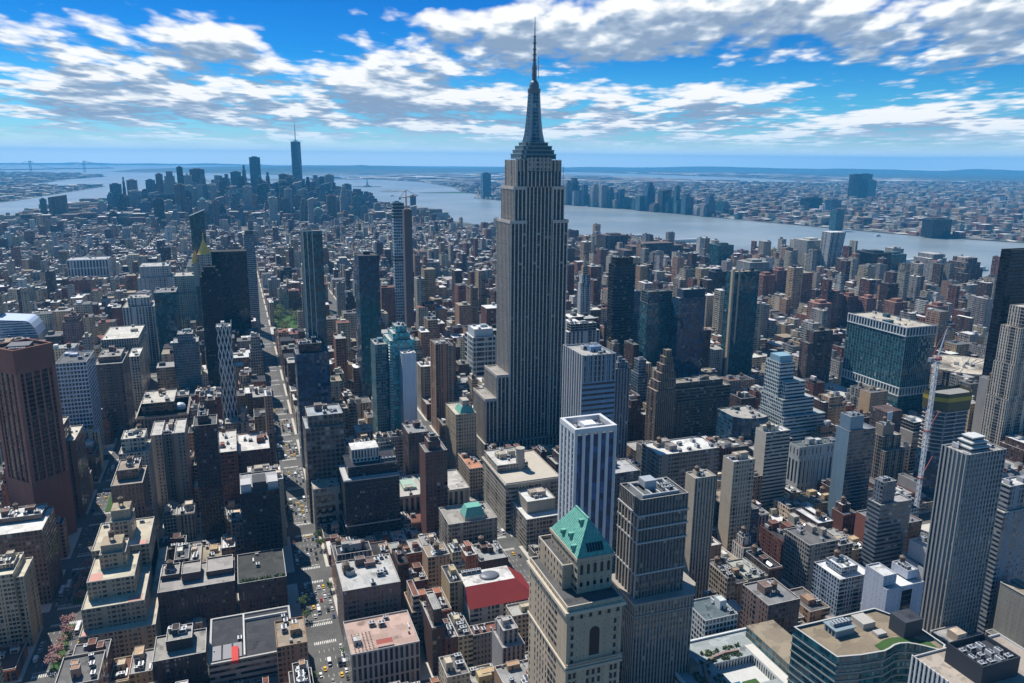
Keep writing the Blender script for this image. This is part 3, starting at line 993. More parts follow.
def esb():
    cx, cy = 295.0, 762.0
    rt = root('skyscraper', 'giant stepped limestone skyscraper with tapering metal mast and tall antenna', 'skyscraper', cx, cy)
    st = (0.46, 0.41, 0.355)
    w, rf = MB(), MB()

    def blk(ax0, ax1, ay0, ay1, z0, z1, bay=4.4, deck=True, sty='esb'):
        p = rect(cx + ax0, cx + ax1, cy + ay0, cy + ay1)
        w.prism(p, z0, z1, sty, None, bay, 3.75)
        if deck:
            roofed(w, rf, p, z1, 1.2, 0.8, 'limestone')
    # podium, lower side setbacks
    blk(-61, 66, -26, 26, 0.15, 24)
    LOW = ((-58, -45, 72), (-45, -31.6, 97), (31.6, 45, 97), (45, 60, 72))
    for (xa, xb, zt) in LOW:
        blk(xa, xb, -21.2, 23, 24, zt, 4.3)
    # shaft: a core bay flanked by wings that stop lower
    blk(-31.5, -14.5, -21.5, 21.5, 24, 258, 4.25)
    blk(14.5, 31.5, -21.5, 21.5, 24, 258, 4.25)
    blk(-14.5, 14.5, -18.9, 18.9, 24, 292, 4.15, False)
    blk(-27.5, -14.5, -19.8, 19.8, 258, 292, 4.3)
    blk(14.5, 27.5, -19.8, 19.8, 258, 292, 4.3)
    blk(-24, -13, -18.6, 18.6, 292, 319, 3.6)
    blk(13, 24, -18.6, 18.6, 292, 319, 3.6)
    blk(-13, 13, -19.2, 19.2, 292, 308, 4.3, False)
    blk(-13, 13, -18.4, 18.4, 308, 321, 4.3, True, 'sash')
    w.build('wall', rt, st)
    rf.build('roof', rt, (0.3, 0.28, 0.25))
    # bright stone piers that run the height of the shaft
    pm = MB()
    for (hx0, hx1, yy, z0, z1, n) in ((-31.5, -14.5, -21.5, 24, 258, 4), (14.5, 31.5, -21.5, 24, 258, 4), (-14.4, 14.4, -18.9, 24, 292, 7), (-13, 13, -19.2, 292, 306, 6), (-58, -45, -21.2, 24, 72, 3), (-45, -31.6, -21.2, 24, 97, 3), (31.6, 45, -21.2, 24, 97, 3), (45, 60, -21.2, 24, 72, 3), (-27.5, -14.5, -19.8, 258, 292, 3), (14.5, 27.5, -19.8, 258, 292, 3)):
        for i in range(n + 1):
            x = hx0 + (hx1 - hx0) * i / n
            ww = 0.95 if i in (0, n) else 0.45
            xa, xb = max(hx0 + 0.02, x - ww), min(hx1 - 0.02, x + ww)
            pm.box(cx + xa, cx + xb, cy + yy - 0.55, cy + yy + 0.1, z0 + 0.02, z1 + 0.8, 'flat_paint')
    for (xx, y0, y1, z0, z1, n) in ((-58, -21.2, 23, 24, 72, 10), (-45, -21.2, 23, 72, 97, 10), (-31.5, -21.5, 21.5, 97, 258, 10), (-27.5, -19.8, 19.8, 258, 292, 9), (-24, -18.6, 18.6, 292, 318, 8)):
        for i in range(n + 1):
            y = y0 + (y1 - y0) * i / n
            pm.box(cx + xx - 0.55, cx + xx + 0.1, cy + max(y0 + .02, y - 0.5), cy + min(y1 - .02, y + 0.5), z0 + 0.02, z1 + 0.8, 'flat_paint')
    cap = MB()
    for (xa, xb, yy, z) in ((-31.6, -14.4, -21.5, 258), (14.4, 31.6, -21.5, 258), (-27.6, -14.4, -19.8, 292), (14.4, 27.6, -19.8, 292), (-58.1, -45.1, -21.2, 72), (-45, -31.7, -21.2, 97)):
        cap.box(cx + xa - .3, cx + xb + .3, cy + yy - .75, cy + yy - .05, z - 2.2, z + 1.0, 'flat_paint')
        cap.box(cx + xa - .75 if xa < 0 else cx + xb + .05, cx + xa - .05 if xa < 0 else cx + xb + .75, cy + yy - .04, cy - yy, z - 2.2, z + 1.01, 'flat_paint')
    cap.build('stone_band', rt, (0.50, 0.445, 0.39))
    pm.build('stone_pier', rt, (0.62, 0.545, 0.465))
    # crown windows row and buttresses
    cm = MB()
    for i in range(11):
        x = -22 + i * 4.4
        cm.box(cx + x - 0.5, cx + x + 0.5, cy - 19.7 if abs(x) < 13 else cy - 19.1, cy - 18.3, 308, 322.0 if abs(x) < 13 else 319.6, 'limestone')
    cm.build('crown_buttress', rt)
    # stepped metal base of the mast
    bm = MB()
    for (hx, hy, z0, z1) in ((19, 15.5, 320, 325), (17.5, 14, 325, 329), (15.5, 12.5, 329, 333), (12, 10.5, 333, 336.5)):
        bm.prism(rect(cx - hx, cx + hx, cy - hy, cy + hy), z0 - 0.2, z1, 'ribbon', 'metal_paint', 2.5, 4.0)
        bm.box(cx - hx - 0.4, cx + hx + 0.4, cy - hy - 0.4, cy + hy + 0.4, z1 - 0.6, z1 + 0.02, 'metal_paint')
    bm.build('mast_base', rt, (0.16, 0.22, 0.25))
    # mast with four wing buttresses
    mm = MB()
    prof = [(8.0, 336), (7.1, 345), (6.4, 356), (5.9, 370), (5.6, 384), (5.6, 386)]
    mm.lathe(cx, cy, prof, 'curtain_blue', 12, cap=True)
    mm.build('mast', rt, (0.26, 0.32, 0.35))
    for k in range(4):
        a = math.pi / 2 * k + math.pi / 4
        wm = MB()
        for (r0, z0, r1, z1) in ((12.2, 336, 9.8, 345), (9.8, 345, 8.0, 358), (8.0, 358, 6.9, 372), (6.9, 372, 6.1, 384)):
            d = Vector((math.cos(a), math.sin(a))); q = Vector((-d.y, d.x)) * 1.5
            c = Vector((cx, cy))
            pts = []
            for (rr, zz) in ((4.5, z0), (r0, z0), (r1, z1), (4.5, z1)):
                pts.append((c + d * rr, zz))
            A = [(p.x + q.x, p.y + q.y, z) for p, z in pts]; B_ = [(p.x - q.x, p.y - q.y, z) for p, z in pts]
            wm.face(A, 'metal_paint'); wm.face(B_[::-1], 'metal_paint')
            wm.face([A[1], B_[1], B_[2], A[2]], 'metal_paint')
            wm.face([A[2], B_[2], B_[3], A[3]], 'metal_paint')
        wm.build('mast_wing', rt, (0.30, 0.35, 0.37))
    dm = MB()
    dm.lathe(cx, cy, [(6.3, 384.5), (6.6, 387), (6.6, 389), (5.0, 389.2), (5.0, 392.5), (4.2, 395.0), (2.6, 397.0), (2.2, 399)], 'metal_paint', 14)
    dm.build('mast_dome', rt, (0.13, 0.16, 0.18))
    am = MB()
    am.bar((cx, cy, 398), (cx, cy, 414), 2.7, 'metal_paint', 8, None, 2.3)
    am.bar((cx, cy, 414), (cx, cy, 437), 1.9, 'metal_paint', 8, None, 1.4)
    am.bar((cx, cy, 437), (cx, cy, 457), 0.95, 'metal_paint', 6, None, 0.35)
    for z, rr in ((402, 2.6), (408, 2.4), (416, 2.2), (421, 2.1), (426, 2.0), (432, 1.8), (438, 1.5)):
        am.lathe(cx, cy, [(rr, z), (rr, z + 1.1)], 'metal_paint', 8)
    for k in range(8):
        a = k * math.pi / 4
        am.bar((cx + 2.4 * math.cos(a), cy + 2.4 * math.sin(a), 399), (cx + 2.4 * math.cos(a), cy + 2.4 * math.sin(a), 412), 0.35, 'metal_paint', 4)
    am.build('antenna', rt, (0.13, 0.14, 0.15))
    am = MB()
    am.bar((cx + 4, cy - 1, 399), (cx + 4, cy - 1, 420), 0.5, 'metal_paint', 4)
    am.bar((cx + 1.2, cy - 1, 410), (cx + 4, cy - 1, 410), 0.3, 'metal_paint', 4)
    am.build('side_aerial', rt, (0.2, 0.2, 0.2))
    am = MB()
    am.bar((cx + 27, cy - 17, 291), (cx + 27, cy - 17, 313), 0.35, 'steel', 4)
    am.build('whip_aerial', rt)


esb()

# ------------------------------------------------------------------ tall neighbours, one by one
T = tower
D = HD


def corner_brown():
    # dark brown tower standing cornerwise on its block, ribbed with brick piers
    cx, cy, h, s = -171.0, 706.5, 170.0, 33.0
    rt = root('office_tower', 'tall dark brown tower set cornerwise, brick piers between dark window strips, solid brick foot', 'office tower', cx, cy)
    q = s / math.sqrt(2)
    poly = [(cx, cy - q), (cx + q, cy), (cx, cy + q), (cx - q, cy)]
    w, rf, p_ = MB(), MB(), MB()
    w.prism(poly, 0.15, 58, 'blank', None, 3, 4)
    pin = inset(poly, 0.8)
    w.prism(pin, 58, 150, 'black_glass', None, 1.5, 3.7)
    w.prism(poly, 150, h, 'party_wall', None, 3, 4)
    w.face([(p[0], p[1], 58) for p in poly], 'party_wall')
    roofed(w, rf, poly, h, 2.5, 1.6, 'party_wall')
    for i in range(4):
        a, b_ = Vector(poly[i]), Vector(poly[(i + 1) % 4])
        d = (b_ - a).normalized(); nrm = Vector((d.y, -d.x))
        for k in range(6):
            c = a + (b_ - a) * k / 5
            ww = 1.9 if k in (0, 5) else 0.6
            c0 = c - d * ww if k else a
            c1 = c + d * ww if k < 5 else b_
            if k == 0: c1 = a + d * 3.4
            if k == 5: c0 = b_ - d * 3.4
            o, i_ = nrm * 0.02, nrm * -0.9
            q4 = [c0 + o, c1 + o, c1 + i_, c0 + i_]
            p_.prism([(v.x, v.y) for v in [q4[3], q4[0], q4[1], q4[2]]] if False else [(c0.x + o.x, c0.y + o.y), (c1.x + o.x, c1.y + o.y), (c1.x + i_.x, c1.y + i_.y), (c0.x + i_.x, c0.y + i_.y)], 57.9, 150.1, 'party_wall')
    w.build('wall', rt, (0.22, 0.10, 0.072))
    p_.build('brick_pier', rt, (0.27, 0.125, 0.09))
    rf.build('roof', rt, (0.05, 0.045, 0.045))
    piece(rt, 'penthouse', (0.06, 0.05, 0.05), lambda b: b.box(cx - 8, cx + 8, cy - 8, cy + 8, h - 2.5, h + 0.5, 'metal_paint'))
    for k in range(3):
        put('cooling_unit', UNIT, rt, cx - 4 + k * 4, cy - 11, h - 2.5, 0, 1.1)


corner_brown()


def college():
    x0, x1, y0, y1, h = D['baruch'][:5]
    rt = root('college_building', 'white metal clad building with a long curved barrel roof, at the picture edge', 'building', (x0 + x1) / 2, (y0 + y1) / 2)
    b = MB()
    b.box(x0, x1, y0, y1, 0.15, h * 0.55, 'ribbon', fl=4.2)
    b.build('wall', rt, (0.5, 0.53, 0.56))
    b = MB()
    n = 14
    w = x1 - x0
    pts = []
    for i in range(n + 1):
        k = i / n
        pts.append((x0 + w * k, h * 0.55 + (h * 0.52 - h * 0.10 * k) * (1 - max(0, (k - 0.72) / 0.28) ** 2.4)))
    for i in range(n):
        (xa, za), (xb, zb) = pts[i], pts[i + 1]
        b.face([(xa, y0, h * .55), (xb, y0, h * .55), (xb, y0, zb), (xa, y0, za)], 'ribbon', [(xa / 5, h * .55 / 4.2), (xb / 5, h * .55 / 4.2), (xb / 5, zb / 4.2), (xa / 5, za / 4.2)])
        b.face([(xa, y0, za), (xb, y0, zb), (xb, y1, zb), (xa, y1, za)], 'metal_paint')
        b.face([(xa, y1, za), (xb, y1, zb), (xb, y1, h * .55), (xa, y1, h * .55)], 'metal_paint')
    b.face([(x0, y1, h * .5), (x0, y0, h * .5), (x0, y0, pts[0][1]), (x0, y1, pts[0][1])], 'metal_paint')
    b.build('curved_roof', rt, (0.42, 0.50, 0.62))


college()
T('office_tower', 'white gridded office slab with square windows beside the brown cornerwise tower', 'office tower', D['whitegrid'], (0.50, 0.54, 0.60), 'grid', (0.12, 0.12, 0.12), 3.2, 4.2, bulk=2, units=5)
T('apartment_tower', 'pink brick apartment tower behind the white gridded slab', 'apartment tower', D['pinkbrick'], (0.33, 0.20, 0.165), 'punched', BRICK, tiers=[(0, 1, 0, 1, 0, .9), (.12, .88, .12, .88, .9, 1)], tank=True)
T('loft_building', 'wide brown loft building with a raised dark roof, next to the white gridded slab', 'loft building', D['brownwide'], (0.17, 0.115, 0.095), 'punched', (0.30, 0.28, 0.25), tiers=[(0, 1, 0, 1, 0, .94), (.1, .9, .2, .9, .94, 1)], tank=True, units=4)
T('loft_building', 'long stone block with a row of tall openings beneath its flat light roof', 'loft building', D['archrow'], (0.40, 0.36, 0.30), 'pier', (0.55, 0.52, 0.46), tiers=[(0, 1, 0, 1, 0, .86), (0.02, .98, .02, .98, .86, 1, 'colonnade')], units=5)
T('office_building', 'narrow cream building with a pale sunlit flank on the shaded avenue', 'office building', D['thinbeige'], (0.55, 0.50, 0.40), 'fine_grid', (0.6, 0.58, 0.52))
T('apartment_tower', 'grey-teal glass apartment tower with a narrower crown, black tower close behind', 'apartment tower', D['tealgrey'], (0.28, 0.33, 0.36), 'curtain_teal', (0.3, 0.3, 0.3), 2.6, 3.4, tiers=[(0, 1, 0, 1, 0, .90), (.2, .8, .1, .9, .90, 1, 'grid')])
x0, x1, y0, y1, h = D['lattice'][:5]
rt = T('apartment_tower', 'slender white tower wrapped in a criss-cross lattice', 'apartment tower', (x0, x1, y0, y1, h), (0.66, 0.64, 0.60), 'diagrid', (0.5, 0.5, 0.48), 3.6, 5.4, units=0, bulk=1)
piece(rt, 'crown_screen', (0.62, 0.60, 0.56), lambda b: [b.bar((x, y0 - .2, h - 1), (x, y0 - .2, h + 5.5 - abs(i - 3) * .9), .5, 'flat_paint') for i, x in enumerate(np.linspace(x0 + .5, x1 - .5, 7))] + [b.bar((x1 + .2, y, h - 1), (x1 + .2, y, h + 4), .5, 'flat_paint') for y in np.linspace(y0 + .5, y1 - .5, 6)])
x0, x1, y0, y1, h = D['cornice'][:5]
rt = T('loft_building', 'broad brown stone loft with a heavy cornice and a dark glazed storey on top', 'loft building', (x0, x1, y0, y1, h), (0.22, 0.165, 0.125), 'pier', (0.45, 0.42, 0.36), 3.4, 4.2, tiers=[(0, 1, 0, 1, 0, .84), (.1, .75, .12, .9, .84, 1, 'black_glass')], units=5, tank=True)
piece(rt, 'cornice', (0.36, 0.28, 0.21), lambda b: b.prism(inset(rect(x0, x1, y0, y1), -1.1), h * .84 - 2.6, h * .84 - 1.0, 'flat_paint', 'flat_paint', bottom=True))
piece(rt, 'domed_skylight', (0.5, 0.55, 0.6), lambda b: b.lathe(x1 - 8, y0 + 22, [(6, h * .84 - 1), (5.6, h * .84 + 2), (4, h * .84 + 4), (1.5, h * .84 + 5), (.05, h * .84 + 5.3)], 'metal_paint', 14))
T('apartment_building', 'grey-beige H-plan apartment house with a deep shaded light court facing the camera', 'apartment building', D['hbeige'], (0.33, 0.28, 0.235), 'punched', (0.42, 0.40, 0.36), 2.7, 3.3, tiers=[(0, .33, 0, 1, 0, 1), (.67, 1, 0, 1, 0, 1), (.33, .67, .18, 1, 0, .97, 'punched_wide')], bulk=2)
T('hotel_building', 'pale beige hotel block with a corner terrace, above the reddish brick gables', 'hotel', D['beigeleft'], (0.47, 0.41, 0.33), 'punched', (0.5, 0.47, 0.4), 2.8, 3.3, tiers=[(0, 1, 0, 1, 0, .88), (.1, .9, .15, .9, .88, 1)], bulk=2, units=3, tank=True)
T('apartment_tower', 'dark purple-brown slab tower with a small penthouse, near the long red brick block', 'apartment tower', D['blacktower'], (0.07, 0.045, 0.045), 'dark_grid', (0.1, 0.1, 0.1), 2.6, 3.3, tiers=[(0, 1, 0, 1, 0, 1), (.2, .65, .2, .8, 1, 1.06)], units=2)
T('loft_building', 'red brick loft with rows of small windows, just beside the dark purple-brown slab', 'loft building', (D['brickred1'][0], -12.5) + D['brickred1'][2:5], (0.24, 0.095, 0.065), 'punched', (0.5, 0.48, 0.44), 2.6, 3.8, tank=True, units=3)
T('loft_building', 'long maroon brick block with a light pitted roof facing the sunlit avenue', 'loft building', D['brickred2'], (0.17, 0.075, 0.055), 'sash', (0.55, 0.53, 0.5), 2.8, 3.8, units=4, bulk=2)
x0, x1, y0, y1, h = D['blackfront'][:5]
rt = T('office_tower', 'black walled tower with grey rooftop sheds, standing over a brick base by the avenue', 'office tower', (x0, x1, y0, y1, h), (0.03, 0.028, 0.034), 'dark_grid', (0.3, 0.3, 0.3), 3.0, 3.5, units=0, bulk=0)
piece(rt, 'rooftop_shed', (0.42, 0.41, 0.40), lambda b: [b.box(x0 + .5, x0 + 8, y0 + 2, y0 + 14, h - 1, h + 6, 'flat_paint'), b.box(x1 - 8, x1 - .5, y0 + 3, y0 + 16, h - 1, h + 5.5, 'flat_paint')])
piece(rt, 'bulkhead', (0.04, 0.04, 0.045), lambda b: b.box(x0 + 9, x1 - 9, y0 + 1.5, y0 + 18, h - 1, h + 7, 'flat_paint'))
x0, x1, y0, y1, h = D['brickbase'][:5]
rt = T('apartment_building', 'maroon brick building with a planted roof terrace below the black walled tower', 'apartment building', (x0, x1, y0, y1, h), (0.095, 0.05, 0.042), 'sash', (0.055, 0.055, 0.05), 2.2, 3.3, units=1, bulk=0)
r_ = random.Random(5)


def shrubs(b, n, xa, xb, ya, yb, z, r, s=1.1):
    for _ in range(n):
        x, y = r.uniform(xa, xb), r.uniform(ya, yb)
        for _k in range(14):
            c = Vector((x + r.gauss(0, s * .5), y + r.gauss(0, s * .5), z + abs(r.gauss(.6, .5)) * s))
            d1 = Vector((r.uniform(-1, 1), r.uniform(-1, 1), r.uniform(-1, 1))).normalized() * s * .45
            d2 = Vector((r.uniform(-1, 1), r.uniform(-1, 1), r.uniform(-1, 1))).normalized() * s * .45
            b.face([tuple(c - d1 - d2), tuple(c + d1 - d2), tuple(c + d1 + d2), tuple(c - d1 + d2)], 'leaf_green')


piece(rt, 'planter', (0.1, 0.1, 0.1), lambda b: shrubs(b, 30, x0 + 1, x1 - 1, y0 + 1.2, y0 + 4.5, h - 1, r_))
x0, x1, y0, y1, h = D['msp'][:5]
rt = root('glass_tower', 'teal glass tower that flares wider toward a slanted top, far down the avenue', 'glass tower', (x0 + x1) / 2, (y0 + y1) / 2)
b = MB(); N = 8
for i in range(N):
    k0, k1 = i / N, (i + 1) / N
    def pf(k): return rect(x0 + 3.2 * (1 - k) ** 1.5, x1 - 3.2 * (1 - k) ** 1.5, y0 + 2 * (1 - k), y1 - 2 * (1 - k))
    A, B_ = pf(k0), pf(k1)
    for e in range(4):
        f_ = (e + 1) % 4
        zt = [h * k1, h * k1, h * k1, h * k1]
        if i == N - 1: zt = [h - 9, h, h, h - 9]
        b.face([(A[e][0], A[e][1], h * k0), (A[f_][0], A[f_][1], h * k0), (B_[f_][0], B_[f_][1], zt[f_]), (B_[e][0], B_[e][1], zt[e])], 'curtain_teal', [(0, i * 8), (9, i * 8), (9, i * 8 + 8), (0, i * 8 + 8)])
b.build('wall', rt, (0.05, 0.1, 0.12))
p = rect(x0, x1, y0, y1)
piece(rt, 'roof', (0.1, 0.14, 0.16), lambda b: b.face([(p[0][0], p[0][1], h - 9), (p[1][0], p[1][1], h), (p[2][0], p[2][1], h), (p[3][0], p[3][1], h - 9)], 'metal_paint'))
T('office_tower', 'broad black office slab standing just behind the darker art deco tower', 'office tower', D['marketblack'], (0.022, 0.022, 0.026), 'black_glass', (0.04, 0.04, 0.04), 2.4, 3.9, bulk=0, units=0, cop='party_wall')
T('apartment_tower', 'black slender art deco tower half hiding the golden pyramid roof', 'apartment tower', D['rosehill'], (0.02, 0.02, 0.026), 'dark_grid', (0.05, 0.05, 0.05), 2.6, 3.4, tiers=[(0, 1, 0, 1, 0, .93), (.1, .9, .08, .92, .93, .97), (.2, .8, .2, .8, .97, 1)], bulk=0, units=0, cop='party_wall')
x0, x1, y0, y1, h = D['nylife'][:5]
rt = T('office_building', 'broad cream stone block left of the black art deco tower', 'office building', (x0, x1, y0, y1, h), (0.45, 0.42, 0.36), 'punched', (0.4, 0.38, 0.33), 3.0, 3.6, tiers=[(0, 1, 0, 1, 0, .78), (.15, 1, .1, .9, .78, 1)], bulk=0, units=3)
gx, gy = -48.0, 1300.0
rt = root('office_tower', 'stone tower crowned by a golden pyramid roof peeping over the black art deco tower', 'office tower', gx, gy)
piece(rt, 'wall', (0.42, 0.38, 0.32), lambda b: b.box(gx - 10, gx + 10, gy - 10, gy + 10, .15, 171, 'punched', bottom=False))
def gold(b):
    for (ax, z0, q, z1) in ((gx, 171, 10.5, 196), (gx - 14, 158, 6, 178)):
        for i in range(8):
            a0, a1 = math.pi / 4 * i + math.pi / 8, math.pi / 4 * (i + 1) + math.pi / 8
            b.face([(ax + q * math.cos(a0), gy + q * math.sin(a0), z0), (ax + q * math.cos(a1), gy + q * math.sin(a1), z0), (ax, gy, z1)], 'gold_leaf')
    b.bar((gx, gy, 194), (gx, gy, 203), 1.2, 'gold_leaf')
    b.bar((gx - 14, gy, 120), (gx - 14, gy, 158.1), 7, 'limestone')
piece(rt, 'gold_pyramid', None, gold)
T('apartment_tower', 'thin dark glass tower with pale slab edges beside the broad black slab', 'apartment tower', D['onemad'], (0.34, 0.36, 0.38), 'ribbon', (0.2, 0.2, 0.2), 3, 3.6, tiers=[(0, 1, 0, 1, 0, .97), (.1, .9, .1, .9, .97, 1, 'black_glass')], bulk=0, units=0)
T('office_building', 'long low white stone block with a pillared front among far brick roofs', 'office building', D['longwhite'], (0.6, 0.58, 0.55), 'colonnade', (0.4, 0.4, 0.4), 7, 22, bulk=2, units=4)
T('office_building', 'massive stepped grey stone block in front of the far rooftops, flat top', 'office building', D['metnorth'], (0.42, 0.40, 0.37), 'punched', (0.4, 0.39, 0.37), 4, 4, tiers=[(0, 1, 0, 1, 0, .8), (.08, .92, .05, .95, .8, 1)], bulk=2)
T('office_building', 'white stone office building with tall vertical window strips below the grey stepped block', 'office building', D['whitevert'], (0.55, 0.53, 0.49), 'pier', (0.35, 0.33, 0.3), 4.4, 4, tiers=[(0, 1, 0, 1, 0, .88), (.15, .85, .2, .8, .88, 1)], bulk=1)
T('glass_tower', 'dark green glass office tower between cream stone buildings', 'glass tower', D['dkgreen'], (0.05, 0.09, 0.09), 'curtain_teal', (0.2, 0.2, 0.2), 2.6, 3.9)
x0, x1, y0, y1, h = D['madhouse'][:5]
x0 -= 3
rt = T('apartment_tower', 'tall faceted teal glass tower edged by pale vertical ribs, left of the twin under construction', 'apartment tower', (x0, x1, y0, y1, h), (0.05, 0.09, 0.1), 'curtain_teal', (0.15, 0.15, 0.15), 2.6, 3.6, bulk=0, units=0)
piece(rt, 'corner_rib', (0.52, 0.52, 0.48), lambda b: [b.box(x - .35, x + .35, y0 - .4, y0 + .3, 1, h + 2, 'flat_paint') for x in (x0 + .3, x0 + 4.6, x0 + 9.6)] + [b.box(x0 - .4, x0 + .3, y - .3, y + .3, 1, h + 2, 'flat_paint') for y in (y0 + 8, y1 - .5)])
piece(rt, 'crown_beam', (0.52, 0.52, 0.48), lambda b: b.box(x0 - .4, x0 + 10, y0 - .45, y0 - .05, h - .5, h + 1.2, 'flat_paint'))
T('glass_tower', 'dark navy glass tower at the foot of the ribbed teal tower', 'glass tower', D['dkblue'], (0.04, 0.06, 0.09), 'curtain_blue', (0.12, 0.13, 0.15), 2.6, 3.6, tiers=[(0, 1, 0, 1, 0, .93), (.1, .8, .15, .85, .93, 1, 'black_glass')], bulk=1, units=3)
x0, x1, y0, y1, h = D['f277'][:5]
rt = T('apartment_tower', 'dark ribbed glass tower with a flat top, alone left of the white slab tower', 'apartment tower', (x0, x1, y0, y1, h), (0.035, 0.045, 0.06), 'curtain_blue', (0.06, 0.06, 0.07), 2.8, 3.5, bulk=1, units=0, cop='party_wall')
piece(rt, 'glass_fin', (0.06, 0.07, 0.09), lambda b: [b.box(x - .15, x + .15, y0 - .5, y0 - .02, 60, h, 'metal_paint') for x in np.linspace(x0 + .2, x1 - .2, 9)])


def slim_site():
    x0, x1, y0, y1, h = D['f262'][:5]
    rt = T('residential_tower', 'needle-thin white panelled tower still under construction, dark open crown on top', 'tower', (x0, x1, y0, y1, h), (0.45, 0.50, 0.56), 'balcony', (0.2, 0.2, 0.2), 4.0, 5.5, tiers=[(0, 1, 0, 1, 0, .55), (0, 1, 0, 1, .55, .60, 'black_glass'), (0, 1, 0, 1, .60, .88), (0, 1, 0, 1, .88, 1, 'black_glass')], bulk=0, units=0)
    c = D['core262']
    rt = T('building_core', 'bare brown concrete core rising beside the needle-thin white tower', 'building core', (c[0], c[1], c[2], c[3], c[4]), (0.16, 0.11, 0.10), 'blank', (0.2, 0.18, 0.16), 4, 5, bulk=0, units=0)
    rt = root('tower_crane', 'orange tower crane on the summit of the bare concrete core', 'crane', c[0] + 5, c[2] + 6, z=c[4] - 1)
    bx, by, bz = c[0] + 5, c[2] + 6, c[4] - 1
    piece(rt, 'mast', (0.55, 0.22, 0.08), lambda b: [b.bar((bx + i, by + j, bz), (bx + i, by + j, bz + 22), .8, 'metal_paint') for i in (-.8, .8) for j in (-.8, .8)])
    piece(rt, 'jib', (0.55, 0.22, 0.08), lambda b: [b.bar((bx - 12, by, bz + 20), (bx + 20, by, bz + 24), 1.3, 'metal_paint'), b.bar((bx, by, bz + 22), (bx, by, bz + 33), 1.1, 'metal_paint'), b.bar((bx - 12, by, bz + 20), (bx, by, bz + 33), .6, 'metal_paint'), b.bar((bx, by, bz + 33), (bx + 20, by, bz + 24), .6, 'metal_paint')])
    piece(rt, 'counterweight', (0.3, 0.3, 0.3), lambda b: b.box(bx - 12, bx - 9, by - 1, by + 1, bz + 17.5, bz + 21, 'flat_paint'))


slim_site()
x0, x1, y0, y1, h = D['teal'][:5]
rt = T('apartment_tower', 'bright teal glass apartment tower with stacked white balconies along one edge', 'apartment tower', (x0, x1, y0, y1, h), (0.16, 0.34, 0.34), 'bright_teal', (0.4, 0.42, 0.42), 2.6, 3.2, tiers=[(0, 1, 0, 1, 0, .92), (.15, .85, .1, .8, .92, .97), (.3, .75, .2, .7, .97, 1.02)], bulk=0, units=2)
for z in np.arange(8, h * .9, 3.2):
    piece(rt, 'balcony', (0.62, 0.62, 0.58), lambda b: b.box(x0 - 1.2, x0 + 2.2, y0 - 1.2, y0 + 3, z, z + .9, 'flat_paint'))
T('apartment_tower', 'lower sea-blue glass wing tower leaning against the bright teal tower', 'apartment tower', D['tealwing'], (0.12, 0.26, 0.30), 'balcony', (0.3, 0.3, 0.3), 2.6, 3.2)
T('apartment_tower', 'plain white windowless slab attached to the sunlit side of the teal tower', 'tower', D['whiteslab'], (0.66, 0.67, 0.70), ['blank', 'punched', 'blank', 'balcony'], (0.5, 0.5, 0.5), 5, 3.2, units=1, bulk=0)
T('office_building', 'white framed office block with tall teal glazing, close to the great stepped tower', 'office building', D['tealwhite'], (0.48, 0.52, 0.53), 'fine_grid', (0.62, 0.62, 0.6), 5.5, 7, tiers=[(0, 1, 0, 1, 0, .88), (.1, .9, .1, .9, .88, 1, 'party_wall')], units=3)
x0, x1, y0, y1, h = D['tanmansard'][:5]
rt = T('loft_building', 'sunlit tan building with a green copper mansard and stone corner pavilion', 'loft building', (x0, x1, y0, y1, h), (0.47, 0.37, 0.24), 'punched', (0.45, 0.4, 0.32), 2.8, 3.6, bulk=0, units=2)
def mans(b):
    A = rect(x0 + 5, x1 - 1, y0 + 2, y0 + 22); B_ = inset(A, 3)
    for i in range(4):
        j = (i + 1) % 4
        b.face([(A[i][0], A[i][1], h - .6), (A[j][0], A[j][1], h - .6), (B_[j][0], B_[j][1], h + 6), (B_[i][0], B_[i][1], h + 6)], 'copper_green')
    b.face([(q[0], q[1], h + 6) for q in B_], 'roofing')
piece(rt, 'mansard_roof', (0.3, 0.3, 0.28), mans)
piece(rt, 'pavilion', (0.42, 0.38, 0.32), lambda b: b.box(x0 + 9, x1 - 6, y0 + 6, y0 + 18, h + 5.9, h + 12, 'punched'))
T('apartment_tower', 'slim red-brown brick tower with a windowless front and a small dark penthouse', 'apartment tower', D['brownbrick'], (0.15, 0.07, 0.055), ['punched', 'punched', 'punched', 'blank'], (0.2, 0.19, 0.18), 3, 3.2, tiers=[(0, 1, 0, 1, 0, 1), (.2, .75, .2, .8, 1, 1.09), (.3, .68, .3, .7, 1.09, 1.13)], bulk=0, units=1)
T('apartment_building', 'dark brown brick block with a small tank, behind the slim red-brown tower', 'apartment building', D['dkbrown'], (0.10, 0.06, 0.055), 'sash', (0.25, 0.25, 0.25), tank=True)
x0, x1, y0, y1, h = D['navy'][:5]
rt = T('office_building', 'dark navy office block banded with pale ledges and crowned by a white pillared pavilion', 'office building', (x0, x1, y0, y1, h), (0.035, 0.035, 0.045), 'dark_grid', (0.5, 0.5, 0.49), 2.4, 3.4, tiers=[(0, 1, 0, 1, 0, 1)], bulk=0, units=0)
piece(rt, 'upper_storey', (0.035, 0.035, 0.045), lambda b: b.box(x0 + 4, x1 - .5, y0 + 6, y1 - 2, h - 1, h + 9, 'dark_grid', 'roofing', bay=2.4, fl=3.4))
for z in (h - 1.4, 17):
    piece(rt, 'ledge', (0.42, 0.41, 0.40), lambda b: b.prism(inset(rect(x0, x1, y0, y1), -.5), z, z + 1, 'flat_paint', 'flat_paint', bottom=True))
piece(rt, 'ledge', (0.42, 0.41, 0.40), lambda b: b.prism(inset(rect(x0 + 4, x1 - .5, y0 + 6, y1 - 2), -.3), h + 8.6, h + 9.4, 'flat_paint'))
